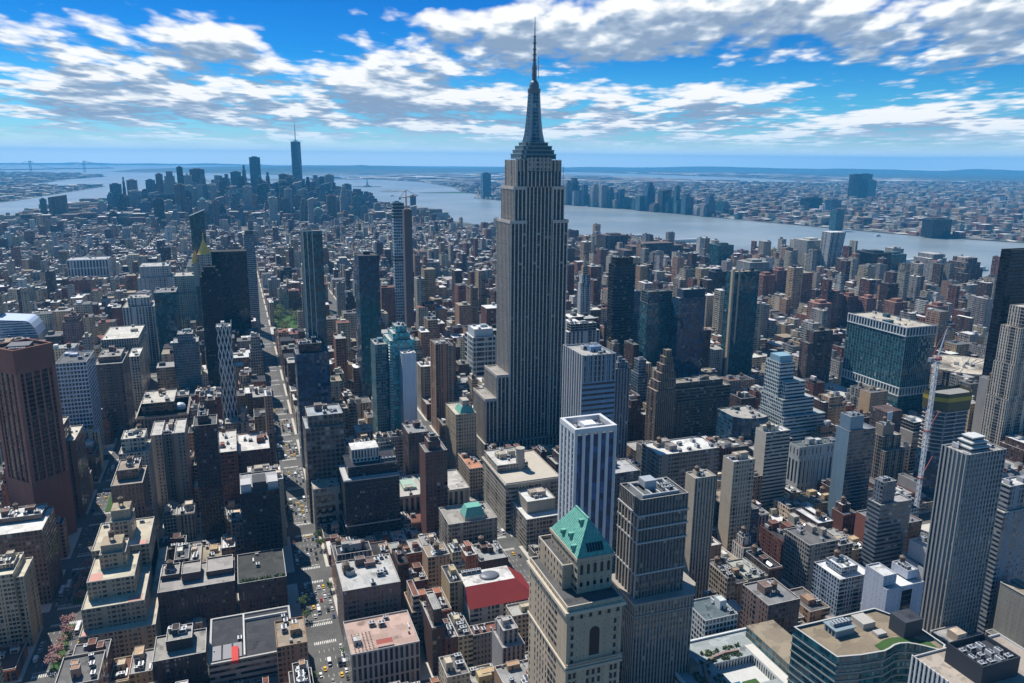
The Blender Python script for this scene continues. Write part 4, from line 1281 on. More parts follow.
piece(rt, 'pavilion', (0.60, 0.58, 0.55), lambda b: [b.box(x0 + 9, x1 - 15, y0 + 14, y1 - 6, h + 8.9, h + 13, 'dark_grid'), b.box(x0 + 8.5, x1 - 14.5, y0 + 13.5, y1 - 5.5, h + 13, h + 21, 'colonnade', 'roofing', bay=2.6, fl=8)])
for k in range(4):
    put('cooling_unit', UNIT, rt, x1 - 12 + k * 3.2, y0 + 12, h + 9, 0, 1.2)
T('office_building', 'brown stone office block with paired window bays above the flat-roofed arcaded hall', 'office building', D['browngrid'], (0.20, 0.155, 0.125), 'grid', (0.3, 0.32, 0.34), 4.2, 4.2, tiers=[(0, 1, 0, 1, 0, .9), (.08, 1, .1, .95, .9, 1)], bulk=2, units=4)
x0, x1, y0, y1, h = D['beigearch'][:5]
x1 = min(x1, D['navy'][0] - .5)
rt = T('office_building', 'cream stone hall with tall arched windows and a wide bare tan roof', 'office building', (x0, x1, y0, y1, h), (0.52, 0.47, 0.38), 'punched', (0.42, 0.37, 0.29), 5.0, 5.0, bulk=0, units=3)
def arches(b):
    for fl_ in range(3):
        for k in range(4):
            cx = x0 + 4.6 + k * 6
            z = 8 + fl_ * 10
            top = [(cx + 1.5 * math.cos(a), z + 5 + 1.5 * math.sin(a)) for a in np.linspace(0, math.pi, 7)]
            b.face([(cx - 1.5, y0 - .06, z), (cx + 1.5, y0 - .06, z)] + [(px, y0 - .06, pz) for px, pz in top], 'dark_window')
piece(rt, 'arched_window', None, arches)
x0, x1, y0, y1, h = D['mansardgreen'][:5]
rt = T('office_building', 'ornate grey stone building with a steep green copper mansard at its corner', 'office building', (x0, x1, y0, y1, h), (0.31, 0.27, 0.215), 'punched_wide', (0.3, 0.28, 0.25), 2.4, 3.6, bulk=1, units=3)
def mans2(b):
    A = rect(x0 + 14, x0 + 31, y0 + 3, y0 + 17); B_ = inset(A, 2.6)
    b.box(A[0][0], A[1][0], A[0][1], A[2][1], h - 1, h + 2, 'limestone', bottom=False)
    for i in range(4):
        j = (i + 1) % 4
        b.face([(A[i][0], A[i][1], h + 2), (A[j][0], A[j][1], h + 2), (B_[j][0], B_[j][1], h + 9), (B_[i][0], B_[i][1], h + 9)], 'copper_green')
    b.face([(q[0], q[1], h + 9) for q in B_], 'copper_green')
piece(rt, 'mansard_roof', None, mans2)
T('office_building', 'tan stone building with a terracotta coloured flat roof, on the shaded avenue corner', 'office building', D['tanorange'], (0.40, 0.33, 0.25), 'punched_wide', (0.42, 0.20, 0.12), 2.8, 3.8, bulk=1, units=2)
x0, x1, y0, y1, h = D['beigebig'][:5]
rt = T('department_store', 'large beige department store with long rows of windows and a crowded light roof', 'department store', (x0, x1, y0, y1, h), (0.40, 0.355, 0.285), 'punched_wide', (0.52, 0.5, 0.47), 3.0, 3.9, tiers=[(0, 1, 0, 1, 0, .94), (.02, .6, .4, .98, .94, 1.06)], bulk=3, units=9)
piece(rt, 'round_tank', (0.38, 0.34, 0.29), lambda b: b.lathe(x0 + 24, y0 + 30, [(4, h * .9), (4, h + 14), (4.3, h + 14), (4.3, h + 16)], 'flat_paint', 16))
piece(rt, 'cornice', (0.45, 0.40, 0.33), lambda b: b.prism(inset(rect(x0, x1, y0, y1), -1.0), h * .94 - 2.4, h * .94 - .9, 'flat_paint', 'flat_paint', bottom=True))
T('loft_building', 'smaller beige loft with raised white-roofed sheds, in front of the department store', 'loft building', D['beigetwo'], (0.36, 0.32, 0.26), 'punched_wide', (0.58, 0.57, 0.55), 2.8, 3.8, tiers=[(0, 1, 0, 1, 0, 1), (.15, .95, .3, .95, 1, 1.35, 'blank')], units=6, bulk=2)
x0, x1, y0, y1, h = D['altman'][:5]
rt = T('library_building', 'broad limestone palace with round-arched openings under low green skylights', 'building', (x0, x1, y0, y1, h), (0.45, 0.42, 0.36), 'colonnade', (0.42, 0.40, 0.37), 5, 16, bulk=1, units=6)
piece(rt, 'long_skylight', (0.30, 0.42, 0.34), lambda b: [b.box(xx, xx + 12, y0 + 14, y0 + 34, h - 1, h + 1.6, 'flat_paint') for xx in (x0 + 8, x0 + 26)])
x0, x1, y0, y1, h = D['redroof'][:5]
rt = root('theatre_building', 'building with a bright red sloping tile roof around a round grey skylight', 'building', (x0 + x1) / 2, (y0 + y1) / 2)
def rr(b):
    b.prism(rect(x0, x1, y0, y1), .15, h - 8, ['punched_wide', 'punched_wide', 'punched_wide', 'party_wall'], None, 3, 3.8)
    b.box(x0 + .4, x1 - 11, y0 + 12, y1, h - 8, h + 1, 'party_wall', 'roofing', bottom=False)
piece(rt, 'wall', (0.42, 0.38, 0.33), rr)
def rs(b):
    b.face([(x0 - .5, y0 - .8, h - 8.2), (x1 + .5, y0 - .8, h - 8.2), (x1 - 11, y0 + 12, h + 1.2), (x0 + .4, y0 + 12, h + 1.2)], 'flat_paint')
    b.face([(x1 + .5, y0 - .8, h - 8.2), (x1 + .5, y1 + .5, h - 8.2), (x1 - 11, y1, h + 1.2), (x1 - 11, y0 + 12, h + 1.2)], 'flat_paint')
    b.face([(x0 - .5, y0 - .8, h - 8.2), (x0 + .4, y0 + 12, h + 1.2), (x0 + .4, y0 + 12, h - 8.2)], 'flat_paint')
piece(rt, 'tile_roof', (0.27, 0.03, 0.027), rs)
piece(rt, 'deck', (0.55, 0.53, 0.5), lambda b: b.face([(x0 + .6, y0 + 12.2, h + 1.03), (x1 - 11.2, y0 + 12.2, h + 1.03), (x1 - 11.2, y1, h + 1.03), (x0 + .6, y1, h + 1.03)], 'roofing'))
piece(rt, 'round_skylight', (0.12, 0.13, 0.15), lambda b: b.lathe(x0 + 20, y0 + 20.5, [(7, h + 1), (7, h + 1.7), (6.2, h + 2.3), (4, h + 2.9), (.05, h + 3.2)], 'metal_paint', 24, sy=.8))
for k in range(4):
    put('cooling_unit', UNIT, rt, x0 + 4 + k * 3.4, y0 + 28, h + 1.03, 0, 1.2)


def green_pyramid():
    st = (0.43, 0.34, 0.24)
    rt = root('office_tower', 'tan masonry tower with a steep green copper pyramid roof, nearest the camera', 'office tower', 125, 265)
    w, rf = MB(), MB()
    A = rect(111.8, 136.0, 244.8, 286)          # lower body up to the cornice
    w.prism(A, 0.15, 150, ['blank', 'punched', 'punched', 'punched'], None, 3.2, 3.6)
    roofed(w, rf, A, 150, .9, .5, 'limestone')
    S = rect(115.4, 124, 258.5, 285)            # shoulder block
    w.prism(S, 149, 160, ['blank', 'punched', 'punched', 'punched'], None, 3.2, 3.6)
    roofed(w, rf, S, 160, 1.4, .5, 'limestone')
    C = rect(119.8, 135.3, 253.6, 281)          # shaft below the roof
    w.prism(C, 149, 164.6, ['blank', 'punched', 'punched', 'punched'], None, 3.2, 3.6)
    w.build('wall', rt, st)
    rf.build('roof', rt, (0.09, 0.09, 0.09))
    E_ = inset(C, -.7)
    piece(rt, 'eaves_cornice', st, lambda b: b.prism(E_, 163.6, 165, 'flat_paint', 'flat_paint', bottom=True))
    piece(rt, 'cornice', (0.5, 0.43, 0.33), lambda b: b.prism(inset(A, -1.1), 146.6, 148, 'flat_paint', 'flat_paint', bottom=True))
    piece(rt, 'string_course', (0.5, 0.43, 0.33), lambda b: b.prism(inset(A, -.6), 122.5, 123.4, 'flat_paint', 'flat_paint', bottom=True))
    def pyr(b):
        z0, z1 = 165.02, 177.6
        c = [(q[0], q[1], z0) for q in inset(C, -.3)]
        ra, rb = (127.5, 261.0, z1), (127.5, 273.5, z1 - .01)
        b.face([c[0], c[1], ra], 'copper_green')
        b.face([c[1], c[2], rb, ra], 'copper_green')
        b.face([c[2], c[3], rb], 'copper_green')
        b.face([c[3], c[0], ra, rb], 'copper_green')
    pr = piece(rt, 'pyramid_roof', None, pyr)
    # standing seams, ridge, dormers and the louvre panel on the slopes
    def seams(b):
        z0, z1 = 165.05, 177.6
        C2 = inset(C, -.3)
        xa, xb, ya, yb = C2[0][0], C2[1][0], C2[0][1], C2[2][1]
        for k in range(1, 24):
            y = ya + (yb - ya) * k / 24
            f = 1.0
            if y < 261: f = (y - ya) / (261 - ya)
            if y > 273.5: f = (yb - y) / (yb - 273.5)
            b.bar((xa - .05, y, z0), (xa + (127.5 - xa) * f - .05, y, z0 + (z1 - z0) * f), .13, 'copper_green')
        for k in range(1, 16):
            x = xa + (xb - xa) * k / 16
            f = (x - xa) / (127.5 - xa) if x < 127.5 else (xb - x) / (xb - 127.5)
            b.bar((x, ya - .05, z0), (x, ya + (261 - ya) * f - .05, z0 + (z1 - z0) * f), .13, 'copper_green')
        b.bar((127.5, 261, z1), (127.5, 273.5, z1), .7, 'copper_green')
        b.bar((xa, ya, z0), (127.5, 261, z1), .45, 'copper_green')
        b.bar((xb, ya, z0), (127.5, 261, z1), .45, 'copper_green')
    piece(rt, 'roof_seam', None, seams)
    for (y, f) in ((259, .12), (265, .30), (271, .2), (263.5, .78)):
        xx = 119.5 + 8 * f
        z = 165 + 12.6 * f
        d = MB()
        d.box(xx - 1.2, xx + 1.2, y - .7, y + .7, z - .2, z + 1.7, 'copper_green')
        d.face([(xx - 1.25, y + .5, z + .2), (xx - 1.25, y - .5, z + .2), (xx - 1.25, y - .5, z + 1.4), (xx - 1.25, y + .5, z + 1.4)], 'dark_window')
        d.build('dormer', rt)
    f0, f1 = .12, .36
    def lv(b):
        ya = C[0][1] - .3
        for k in range(6):
            x = 124.2 + k * 1.25
            b.face([(x, ya + 7.7 * f0 - .25, 165 + 12.6 * f0 + .1), (x + .95, ya + 7.7 * f0 - .25, 165 + 12.6 * f0 + .1), (x + .95, ya + 7.7 * f1 - .25, 165 + 12.6 * f1 + .1), (x, ya + 7.7 * f1 - .25, 165 + 12.6 * f1 + .1)], 'dark_window')
    piece(rt, 'roof_louvre', None, lv)
    # north front windows: each its own
    def win(x, z, ww=1.1, hh=1.9, y=None, arch=False):
        b = MB()
        y = 244.8 if y is None else y
        pts = [(x - ww / 2, y - .05, z), (x + ww / 2, y - .05, z)]
        if arch:
            pts += [(x + ww / 2 * math.cos(a), y - .05, z + hh + ww / 2 * math.sin(a)) for a in np.linspace(0, math.pi, 8)]
        else:
            pts += [(x + ww / 2, y - .05, z + hh), (x - ww / 2, y - .05, z + hh)]
        b.face(pts, 'dark_window')
        o = b.build('window', rt)
        s = MB()
        s.box(x - ww / 2 - .15, x + ww / 2 + .15, y - .35, y - .02, z - .3, z - .06, 'limestone')
        s.build('sill', o, origin=tuple(rt.location))
    for k in range(6):
        win(114 + k * 4, 144.0, 1.3, 1.6)
    for fl_ in range(6):
        for xx in (114.2, 133.0):
            win(xx, 139 - fl_ * 3.7)
    win(124, 126.5, 4.4, 10.5, None, True)
    for fl_ in range(8):
        for xx in (113.6, 115.6, 121.5, 124, 126.5, 132, 134):
            win(xx, 117.5 - fl_ * 3.9, 1.2, 2.3)
    for k in range(5):
        win(121.6 + k * 3, 157.5, 1.3, 3.6, 253.6, True)
        win(121.6 + k * 3, 152.0, 1.2, 2.0, 253.6)
    # balcony and planters below the great arch
    piece(rt, 'balustrade', (0.45, 0.38, 0.28), lambda b: [b.box(111.5, 136.3, 243.6, 244.7, 121.2, 122.4, 'flat_paint')] + [b.box(x, x + .25, 243.7, 244.1, 123.4, 124.6, 'flat_paint') for x in np.arange(112, 136, .8)] + [b.box(111.5, 136.3, 243.65, 244.15, 124.6, 124.9, 'flat_paint')])


green_pyramid()


def striped_slim():
    x0, x1, y0, y1, h = D['f425'][:5]
    rt = T('apartment_tower', 'white tower with deep blue vertical glass stripes and an open white crown', 'apartment tower', (x0, x1, y0, y1, h - 3.5), (0.70, 0.71, 0.72), ['stripe_blue', 'stripe_blue', 'stripe_blue', 'balcony'], (0.12, 0.12, 0.12), 2.4, 3.3, bulk=1, units=4)
    w = MB()
    n = 5
    for i in range(n + 1):
        x = x0 + (x1 - x0) * i / n
        w.box(x - .8, x + .8, y0 - .7, y0 + .25, 62, h, 'flat_paint')
    for i in range(5):
        y = y0 + (y1 - y0) * i / 4
        w.box(x0 - .6, x0 + .25, y - 1.0, y + 1.0, 62, h, 'flat_paint')
        w.box(x1 - .25, x1 + .6, y - 1.0, y + 1.0, 62, h, 'flat_paint')
    w.build('white_pier', rt, (0.54, 0.55, 0.56))
    piece(rt, 'crown_ring', (0.54, 0.55, 0.56), lambda b: [b.box(x0 - .75, x1 + .75, y0 - .75, y0 + 1.1, h - 2.4, h + .4, 'flat_paint'), b.box(x0 - .75, x1 + .75, y1 - 1.1, y1 + .75, h - 2.4, h + .4, 'flat_paint'), b.box(x0 - .75, x0 + 1.1, y0 + 1.12, y1 - 1.12, h - 2.41, h + .38, 'flat_paint'), b.box(x1 - 1.1, x1 + .75, y0 + 1.12, y1 - 1.12, h - 2.41, h + .38, 'flat_paint')])
    piece(rt, 'podium', (0.33, 0.30, 0.27), lambda b: b.box(x0 - 3, x1 + 8, y0 - 4, y1 + 6, .15, 60, 'pier', 'roofing'))


striped_slim()
x0, x1, y0, y1, h = D['tower400'][:5]
rt = T('hotel_tower', 'tall tower with pale stone ribs on one side and blue-grey window bands on the other', 'hotel tower', (x0, x1, y0, y1, h), (0.17, 0.26, 0.36), ['blue_band', 'blue_band', 'blue_band', 'deep_pier'], (0.33, 0.32, 0.3), 2.8, 3.7, tiers=[(0, 1, 0, 1, 0, .9), (0, 1, 0, 1, .9, 1, ['colonnade', 'pier', 'pier', 'deep_pier'])], bulk=2, units=6)
piece(rt, 'stone_rib', (0.52, 0.50, 0.47), lambda b: [b.box(x0 - .7, x0 + .05, y - .55, y + .55, 20, h + .6, 'flat_paint') for y in np.linspace(y0 + .6, y1 - .6, 9)])
piece(rt, 'stone_fin', (0.34, 0.33, 0.31), lambda b: [b.box(x - .4, x + .4, y0 - .5, y0 + .05, h * .9, h + .6, 'flat_paint') for x in np.linspace(x0 + .5, x1 - .5, 8)])
T('apartment_tower', 'narrow grey tower with vertical ribs tucked behind the blue-banded hotel tower', 'apartment tower', D['nbr400'], (0.20, 0.21, 0.24), 'deep_pier', (0.5, 0.5, 0.5), 2.6, 3.4, tiers=[(0, 1, 0, 1, 0, .97), (.2, .9, .2, .8, .97, 1)])
# art deco setback tower
x0, x1, y0, y1, h = D['artdeco'][:5]
hh = 122.0
rt = root('office_tower', 'brown brick art deco tower stepping back in tiers to a small summit', 'office tower', (x0 + x1) / 2, (y0 + y1) / 2)
w, rf = MB(), MB()
tt = [(0, 1, 0, 1, .15, 76), (.12, 1, .08, .95, 76, 86), (.24, .98, .15, .9, 86, 95), (.36, .94, .22, .85, 95, 104), (.48, .9, .3, .8, 104, 112), (.58, .84, .38, .72, 112, 119)]
for (a, b_, c, d, z0, z1) in tt:
    p = rect(x0 + (x1 - x0) * a, x0 + (x1 - x0) * b_, y0 + (y1 - y0) * c, y0 + (y1 - y0) * d)
    w.prism(p, z0, z1, ['deep_pier', 'deep_pier', 'deep_pier', 'pier'], None, 2.6, 3.5)
    roofed(w, rf, p, z1, .6, .4, 'limestone')
w.build('wall', rt, (0.235, 0.17, 0.12))
rf.build('roof', rt, (0.28, 0.22, 0.17))
T('office_building', 'wide brown office slab with a pale double ledge, right of the art deco tower', 'office building', D['widebrown'], (0.15, 0.115, 0.09), 'fine_grid', (0.25, 0.23, 0.2), 2.4, 3.6, tiers=[(0, 1, 0, 1, 0, .72), (0, 1, .01, .99, .72, .93, 'ribbon'), (.05, .9, .2, .9, .93, 1.02)], bulk=2, units=6)
T('glass_tower', 'blue-black glass tower with narrow ledges, tallest of the dark group beyond the ribbed hotel tower', 'glass tower', D['dkglass'], (0.05, 0.06, 0.07), ['ribbon', 'ribbon', 'ribbon', 'black_glass'], (0.1, 0.1, 0.1), 2.6, 4.2, tiers=[(0, 1, 0, 1, 0, .95), (.1, .9, .1, .9, .95, 1, 'black_glass')], bulk=0, units=2, cop='party_wall')
T('glass_tower', 'stepped dark teal glass tower with ledges at its top, between two darker towers', 'glass tower', D['dkteal'], (0.06, 0.10, 0.12), 'curtain_teal', (0.1, 0.1, 0.1), 2.6, 3.8, tiers=[(0, 1, 0, 1, 0, .9), (.02, .98, .02, .98, .9, 1, 'ribbon')], bulk=0, units=3)
x0, x1, y0, y1, h = D['dknavy'][:5]
rt = T('glass_tower', 'dark navy glass tower capped by a pale band', 'glass tower', (x0, x1, y0, y1, h), (0.03, 0.05, 0.08), 'curtain_blue', (0.45, 0.45, 0.45), 2.6, 3.8, tiers=[(0, 1, 0, 1, 0, .93), (.15, .98, .05, .95, .93, 1, 'flat_paint')], bulk=0, units=3)
x0, x1, y0, y1, h = D['tandark'][:5]
rt = T('apartment_tower', 'dark gridded glass tower with a tan stone strip down its sunlit edge', 'apartment tower', (x0, x1, y0, y1, h), (0.06, 0.075, 0.085), 'curtain_teal', (0.3, 0.26, 0.2), 3.0, 3.4, bulk=1, units=2)
piece(rt, 'stone_strip', (0.50, 0.40, 0.27), lambda b: [b.box(x0 - .6, x0 + 2.6, y0 - .6, y0 + 4, .15, h + 3, 'flat_paint'), b.box(x0 + 9, x0 + 11.5, y0 - .5, y0 - .05, h * .4, h + 3, 'flat_paint')])
x0, x1, y0, y1, h = D['whiteslim'][:5]
rt = T('office_tower', 'slim white tower ending in a tan lantern and spire', 'office tower', (x0, x1, y0, y1, h - 22), (0.78, 0.77, 0.74), 'pier', (0.5, 0.48, 0.42), 3, 3.6, tiers=[(0, 1, 0, 1, 0, .9), (.1, .9, .1, .9, .9, 1)], bulk=0, units=0)
piece(rt, 'lantern', (0.5, 0.36, 0.24), lambda b: [b.box(x0 + 4, x1 - 4, y0 + 3, y1 - 3, h - 22, h - 8, 'sash'), b.lathe((x0 + x1) / 2, (y0 + y1) / 2, [(4, h - 8), (2.4, h + 2), (.1, h + 12)], 'flat_paint', 8)])
x0, x1, y0, y1, h = D['curve'][:5]
cxp = [(x0, y0 + 12), (x0 + 6, y0 + 4), (x0 + 16, y0), (x0 + 28, y0 - 1), (x1, y0 + 2), (x1, y1), (x0, y1)]
T('office_building', 'low dark glass building with a rounded front and a dark cornice', 'office building', (x0, x1, y0, y1, h), (0.06, 0.09, 0.11), 'curtain_blue', (0.33, 0.31, 0.28), 2.6, 4, poly=cxp, units=5, bulk=1)


def penn():
    x0, x1, y0, y1, h = D['penn2'][:5]
    rt = T('office_tower', 'big green-blue glass slab with white framed bands at top and bottom', 'office tower', (x0, x1, y0, y1, h), (0.05, 0.12, 0.14), 'curtain_teal', (0.42, 0.38, 0.31), 3.2, 4.0, bulk=2, units=8)
    w = MB()
    def band(z0, z1, n1, n2):
        for i in range(n1 + 1):
            y = y0 + (y1 - y0) * i / n1
            w.box(x0 - .8, x0 + .02, y - .6, y + .6, z0, z1, 'flat_paint')
        for i in range(n2 + 1):
            x = x0 + (x1 - x0) * i / n2
            w.box(x - .6, x + .6, y0 - .8, y0 + .02, z0, z1, 'flat_paint')
        for z in (z0, z1 - 1.2):
            w.box(x0 - 1, x1, y0 - 1, y0 - .05, z, z + 1.2, 'flat_paint'); w.box(x0 - 1, x0 - .05, y0 - .04, y1, z, z + 1.21, 'flat_paint')
    band(h - 11, h + .8, 20, 10)
    w.build('white_frame', rt, (0.62, 0.63, 0.62))
    w = MB()
    band(40, 51, 20, 10)
    w.build('white_frame', rt, (0.62, 0.63, 0.62))
    f = MB()
    for i in range(21):
        y = y0 + (y1 - y0) * i / 20
        f.box(x0 - .25, x0 - .02, y - .12, y + .12, 51, h - 11, 'flat_paint')
    for i in range(16):
        x = x0 + (x1 - x0) * i / 15
        f.box(x - .12, x + .12, y0 - .25, y0 - .02, 51, h - 11, 'flat_paint')
    f.build('mullion', rt, (0.35, 0.42, 0.44))
    piece(rt, 'podium', (0.30, 0.31, 0.31), lambda b: b.box(x0 - 34, x0 - 2, y0 + 4, y1 + 12, .15, 27, ['curtain_teal', 'ribbon', 'ribbon', 'curtain_teal'], 'roofing', fl=6))
    piece(rt, 'plaza_canopy', (0.42, 0.42, 0.4), lambda b: [b.box(x0 - 38, x0 - 6, y0 + 6, y1 + 10, 27.2, 29, 'flat_paint')])
    for k in range(5):
        put('cooling_unit', UNIT, rt, x0 - 30 + (k % 2) * 14, y0 + 20 + k * 15, 29, 0, 2.0)


penn()


def arena():
    cx, cy, r = 945.0, 764.0, 52.0
    rt = root('arena', 'low round arena with a wide pale disc roof behind the green-blue slab', 'arena', cx, cy)
    piece(rt, 'wall', (0.33, 0.30, 0.26), lambda b: b.lathe(cx, cy, [(r, .15), (r, 44)], 'pier', 40, cap=False))
    piece(rt, 'roof', (0.48, 0.43, 0.35), lambda b: b.lathe(cx, cy, [(r + 1, 44), (r + 1, 46.5), (r - 1, 46.5), (r - 2, 45.4), (16, 43.2), (15, 44.2), (.1, 44.4)], 'roofing', 40))
    piece(rt, 'roof_rib', (0.44, 0.39, 0.32), lambda b: [b.bar((cx + 17 * math.cos(a), cy + 17 * math.sin(a), 43.6), (cx + 50 * math.cos(a), cy + 50 * math.sin(a), 45.8), .8, 'flat_paint') for a in np.linspace(0, 2 * math.pi, 33)[:-1]])
    for k in range(4):
        a = k * 1.7 + .4
        put('cooling_unit', UNIT, rt, cx + 10 * math.cos(a), cy + 10 * math.sin(a), 44.2, a, 1.8)


arena()
x0, x1, y0, y1, h = D['tealset'][:5]
rt = root('office_building', 'white and teal banded office building stepping down in terraces', 'office building', (x0 + x1) / 2, (y0 + y1) / 2)
w, rf = MB(), MB()
for (a, b_, yy0, z1, st) in ((x0, x1 - 4, y0 + 12, h, 'ribbon'), (x0 + 3, x1 + 6, y0 + 4, h * .82, 'ribbon'), (x0 - 2, x1 + 16, y0, h * .66, 'ribbon'), (x0 - 4, x1 + 28, y0 - 6, h * .5, 'ribbon'), (x0 - 6, x1 + 42, y0 - 10, h * .36, 'ribbon')):
    p = rect(a, b_, yy0, y1)
    w.prism(p, .15, z1, [st, st, st, 'grid'], None, 3, 4.0)
    roofed(w, rf, p, z1, .9, .4)
w.build('wall', rt, (0.50, 0.56, 0.56))
rf.build('roof', rt, (0.35, 0.36, 0.36))
piece(rt, 'top_screen', (0.22, 0.36, 0.42), lambda b: b.box(x0 + .5, x1 - 6, y0 + 14, y1 - 6, h - 1, h + 7, 'metal_paint'))
T('office_tower', 'dark brown masonry tower behind the teal banded terraces', 'office tower', D['brownbehind'], (0.12, 0.085, 0.075), 'fine_grid', (0.15, 0.15, 0.15), 2.8, 3.6, tiers=[(0, 1, 0, 1, 0, .85), (.2, 1, .1, .9, .85, 1)])
x0, x1, y0, y1, h = D['tealblack'][:5]
rt = T('hotel_tower', 'black hotel slab with a plain blue-grey metal flank facing the sun', 'hotel tower', (x0, x1, y0, y1, h), (0.16, 0.24, 0.30), ['black_glass', 'black_glass', 'black_glass', 'blank'], (0.2, 0.22, 0.24), 2.6, 3.2, tiers=[(0, 1, 0, 1, 0, 1), (.05, .55, .1, .9, 1, 1.12, 'metal_paint')], bulk=0, units=2)
x0, x1, y0, y1, h = D['arcade'][:5]
rt = T('exhibition_hall', 'grey stone building with a row of very tall white-framed arcade windows', 'building', (x0, x1, y0, y1, h), (0.42, 0.43, 0.42), 'colonnade', (0.1, 0.12, 0.12), 4.6, 30, tiers=[(0, 1, 0, 1, 0, .82), (.0, 1, 0.01, 1, .82, 1, 'sash')], units=4, bulk=2)
piece(rt, 'stone_pier', (0.56, 0.56, 0.54), lambda b: [b.box(x - .5, x + .5, y0 - .7, y0 - .05, 6, h * .82, 'flat_paint') for x in np.linspace(x0 + .6, x1 - .6, 11)])
T('office_building', 'tall brown setback building behind the black hotel slab', 'office building', D['beigebrown'], (0.27, 0.22, 0.17), 'pier', (0.35, 0.33, 0.3), 2.8, 3.6, tiers=[(0, 1, -.3, 1, 0, .72), (0, .92, .05, 1, .72, .92), (.05, .6, .2, .9, .92, 1.08, 'party_wall')], tank=True)


def site():
    x0, x1, y0, y1, h = D['cranetower'][:5]
    cx, cy = (x0 + x1) / 2, (y0 + y1) / 2
    rt = root('construction_tower', 'tower under construction: bare concrete floors above dark glass, olive netting round its top', 'construction site', cx, cy)
    poly = [(x0, y0 + 8), (x0 + 8, y0), (x1 - 8, y0), (x1, y0 + 8), (x1, y1), (x0, y1)]
    piece(rt, 'glass_wall', (0.04, 0.06, 0.08), lambda b: b.prism(poly, .15, 52, 'curtain_blue', None, 2.6, 3.8))
    def slabs(b):
        for z in np.arange(52, 92, 3.9):
            b.prism(poly, z, z + .8, 'flat_paint', 'flat_paint', bottom=True)
    piece(rt, 'floor_slab', (0.42, 0.38, 0.36), slabs)
    def cols(b):
        for p in inset(poly, 1.5) + [(cx, y0 + 1.5), (x0 + 1.5, cy), (x0 + 1.5, cy + 8)]:
            b.box(p[0] - .6, p[0] + .6, p[1] - .6, p[1] + .6, 52, 96, 'flat_paint')
        b.prism(inset(poly, 8), 52, 104, 'flat_paint', 'flat_paint')
    piece(rt, 'column', (0.25, 0.23, 0.22), cols)
    piece(rt, 'netting', (0.09, 0.075, 0.03), lambda b: b.prism(inset(poly, -.6), 93, 110, 'flat_paint', None))
    piece(rt, 'netting_band', (0.36, 0.27, 0.03), lambda b: b.prism(inset(poly, -.75), 102, 106, 'flat_paint', None))
    piece(rt, 'top_slab', (0.25, 0.24, 0.22), lambda b: b.prism(inset(poly, 1), 107, 107.6, 'flat_paint', 'flat_paint', bottom=True))
    # climbing crane in front
    bx, by = 556.0, 476.0
    z1 = 156.0
    rt = root('tower_crane', 'white lattice tower crane with red and blue jib beside the unfinished tower', 'crane', bx, by)
    def lat(b):
        q = 1.3
        for i in (-q, q):
            for j in (-q, q):
                b.bar((bx + i, by + j, .15), (bx + i, by + j, z1), .42, 'metal_paint')
        z = 1.0
        k = 0
        while z < z1 - 3:
            for (a, c) in (((-q, -q), (q, -q)), ((q, -q), (q, q)), ((q, q), (-q, q)), ((-q, q), (-q, -q))):
                s, e = (a, c) if k % 2 else (c, a)
                b.bar((bx + s[0], by + s[1], z), (bx + e[0], by + e[1], z + 3), .26, 'metal_paint')
                b.bar((bx + a[0], by + a[1], z), (bx + c[0], by + c[1], z), .22, 'metal_paint')
            z += 3
            k += 1
    piece(rt, 'mast', (0.66, 0.68, 0.70), lat)
    piece(rt, 'mast_tie', (0.35, 0.1, 0.08), lambda b: [b.box(bx - 2.2, bx + 2.2, by - 2.2, by + 2.2, z, z + .9, 'metal_paint') for z in (48, 92)] + [b.bar((bx, by, z + .4), (x0 + 3, y0 + 4, z + .4), .4, 'metal_paint') for z in (48, 92)])
    piece(rt, 'cab', (0.35, 0.09, 0.08), lambda b: [b.box(bx - 2.4, bx + 2.4, by - 2.4, by + 2.4, z1, z1 + 2.2, 'metal_paint'), b.box(bx + 2.5, bx + 4.4, by - 1, by + 1, z1 + .2, z1 + 2.6, 'metal_paint')])
    def jib(b):
        A, B_ = Vector((bx + 1, by, z1 + 2)), Vector((bx + 21, by + 12, z1 + 24))
        o = Vector((0, 0, 1.4))
        for d in (Vector((-.5, .7, 0)), Vector((.5, -.7, 0))):
            b.bar(tuple(A + d), tuple(B_), .32, 'metal_paint')
        b.bar(tuple(A + o), tuple(B_), .32, 'metal_paint')
        for k in range(9):
            f, g = k / 9, (k + .5) / 9
            P0 = A + (B_ - A) * f; P1 = A + (B_ - A) * g
            b.bar(tuple(P0 + Vector((-.5, .7, 0)) * (1 - f)), tuple(P1 + o * (1 - g)), .18, 'metal_paint')
            b.bar(tuple(P0 + Vector((.5, -.7, 0)) * (1 - f)), tuple(P1 + o * (1 - g)), .18, 'metal_paint')
    piece(rt, 'jib', (0.30, 0.36, 0.42), jib)
    piece(rt, 'a_frame', (0.40, 0.10, 0.09), lambda b: [b.bar((bx - 1, by - 1, z1 + 2), (bx - 3, by, z1 + 11), .4, 'metal_paint'), b.bar((bx - 5, by, z1 + 2), (bx - 3, by, z1 + 11), .4, 'metal_paint'), b.bar((bx - 3, by, z1 + 11), (bx + 21, by + 12, z1 + 24), .15, 'metal_paint')])
    piece(rt, 'counterweight', (0.30, 0.31, 0.33), lambda b: [b.box(bx - 8, bx - 2, by - 1.2, by + 1.2, z1 + 1.2, z1 + 2.2, 'metal_paint'), b.box(bx - 8.5, bx - 5.8, by - 1.5, by + 1.5, z1 - .8, z1 + 2.6, 'flat_paint')])


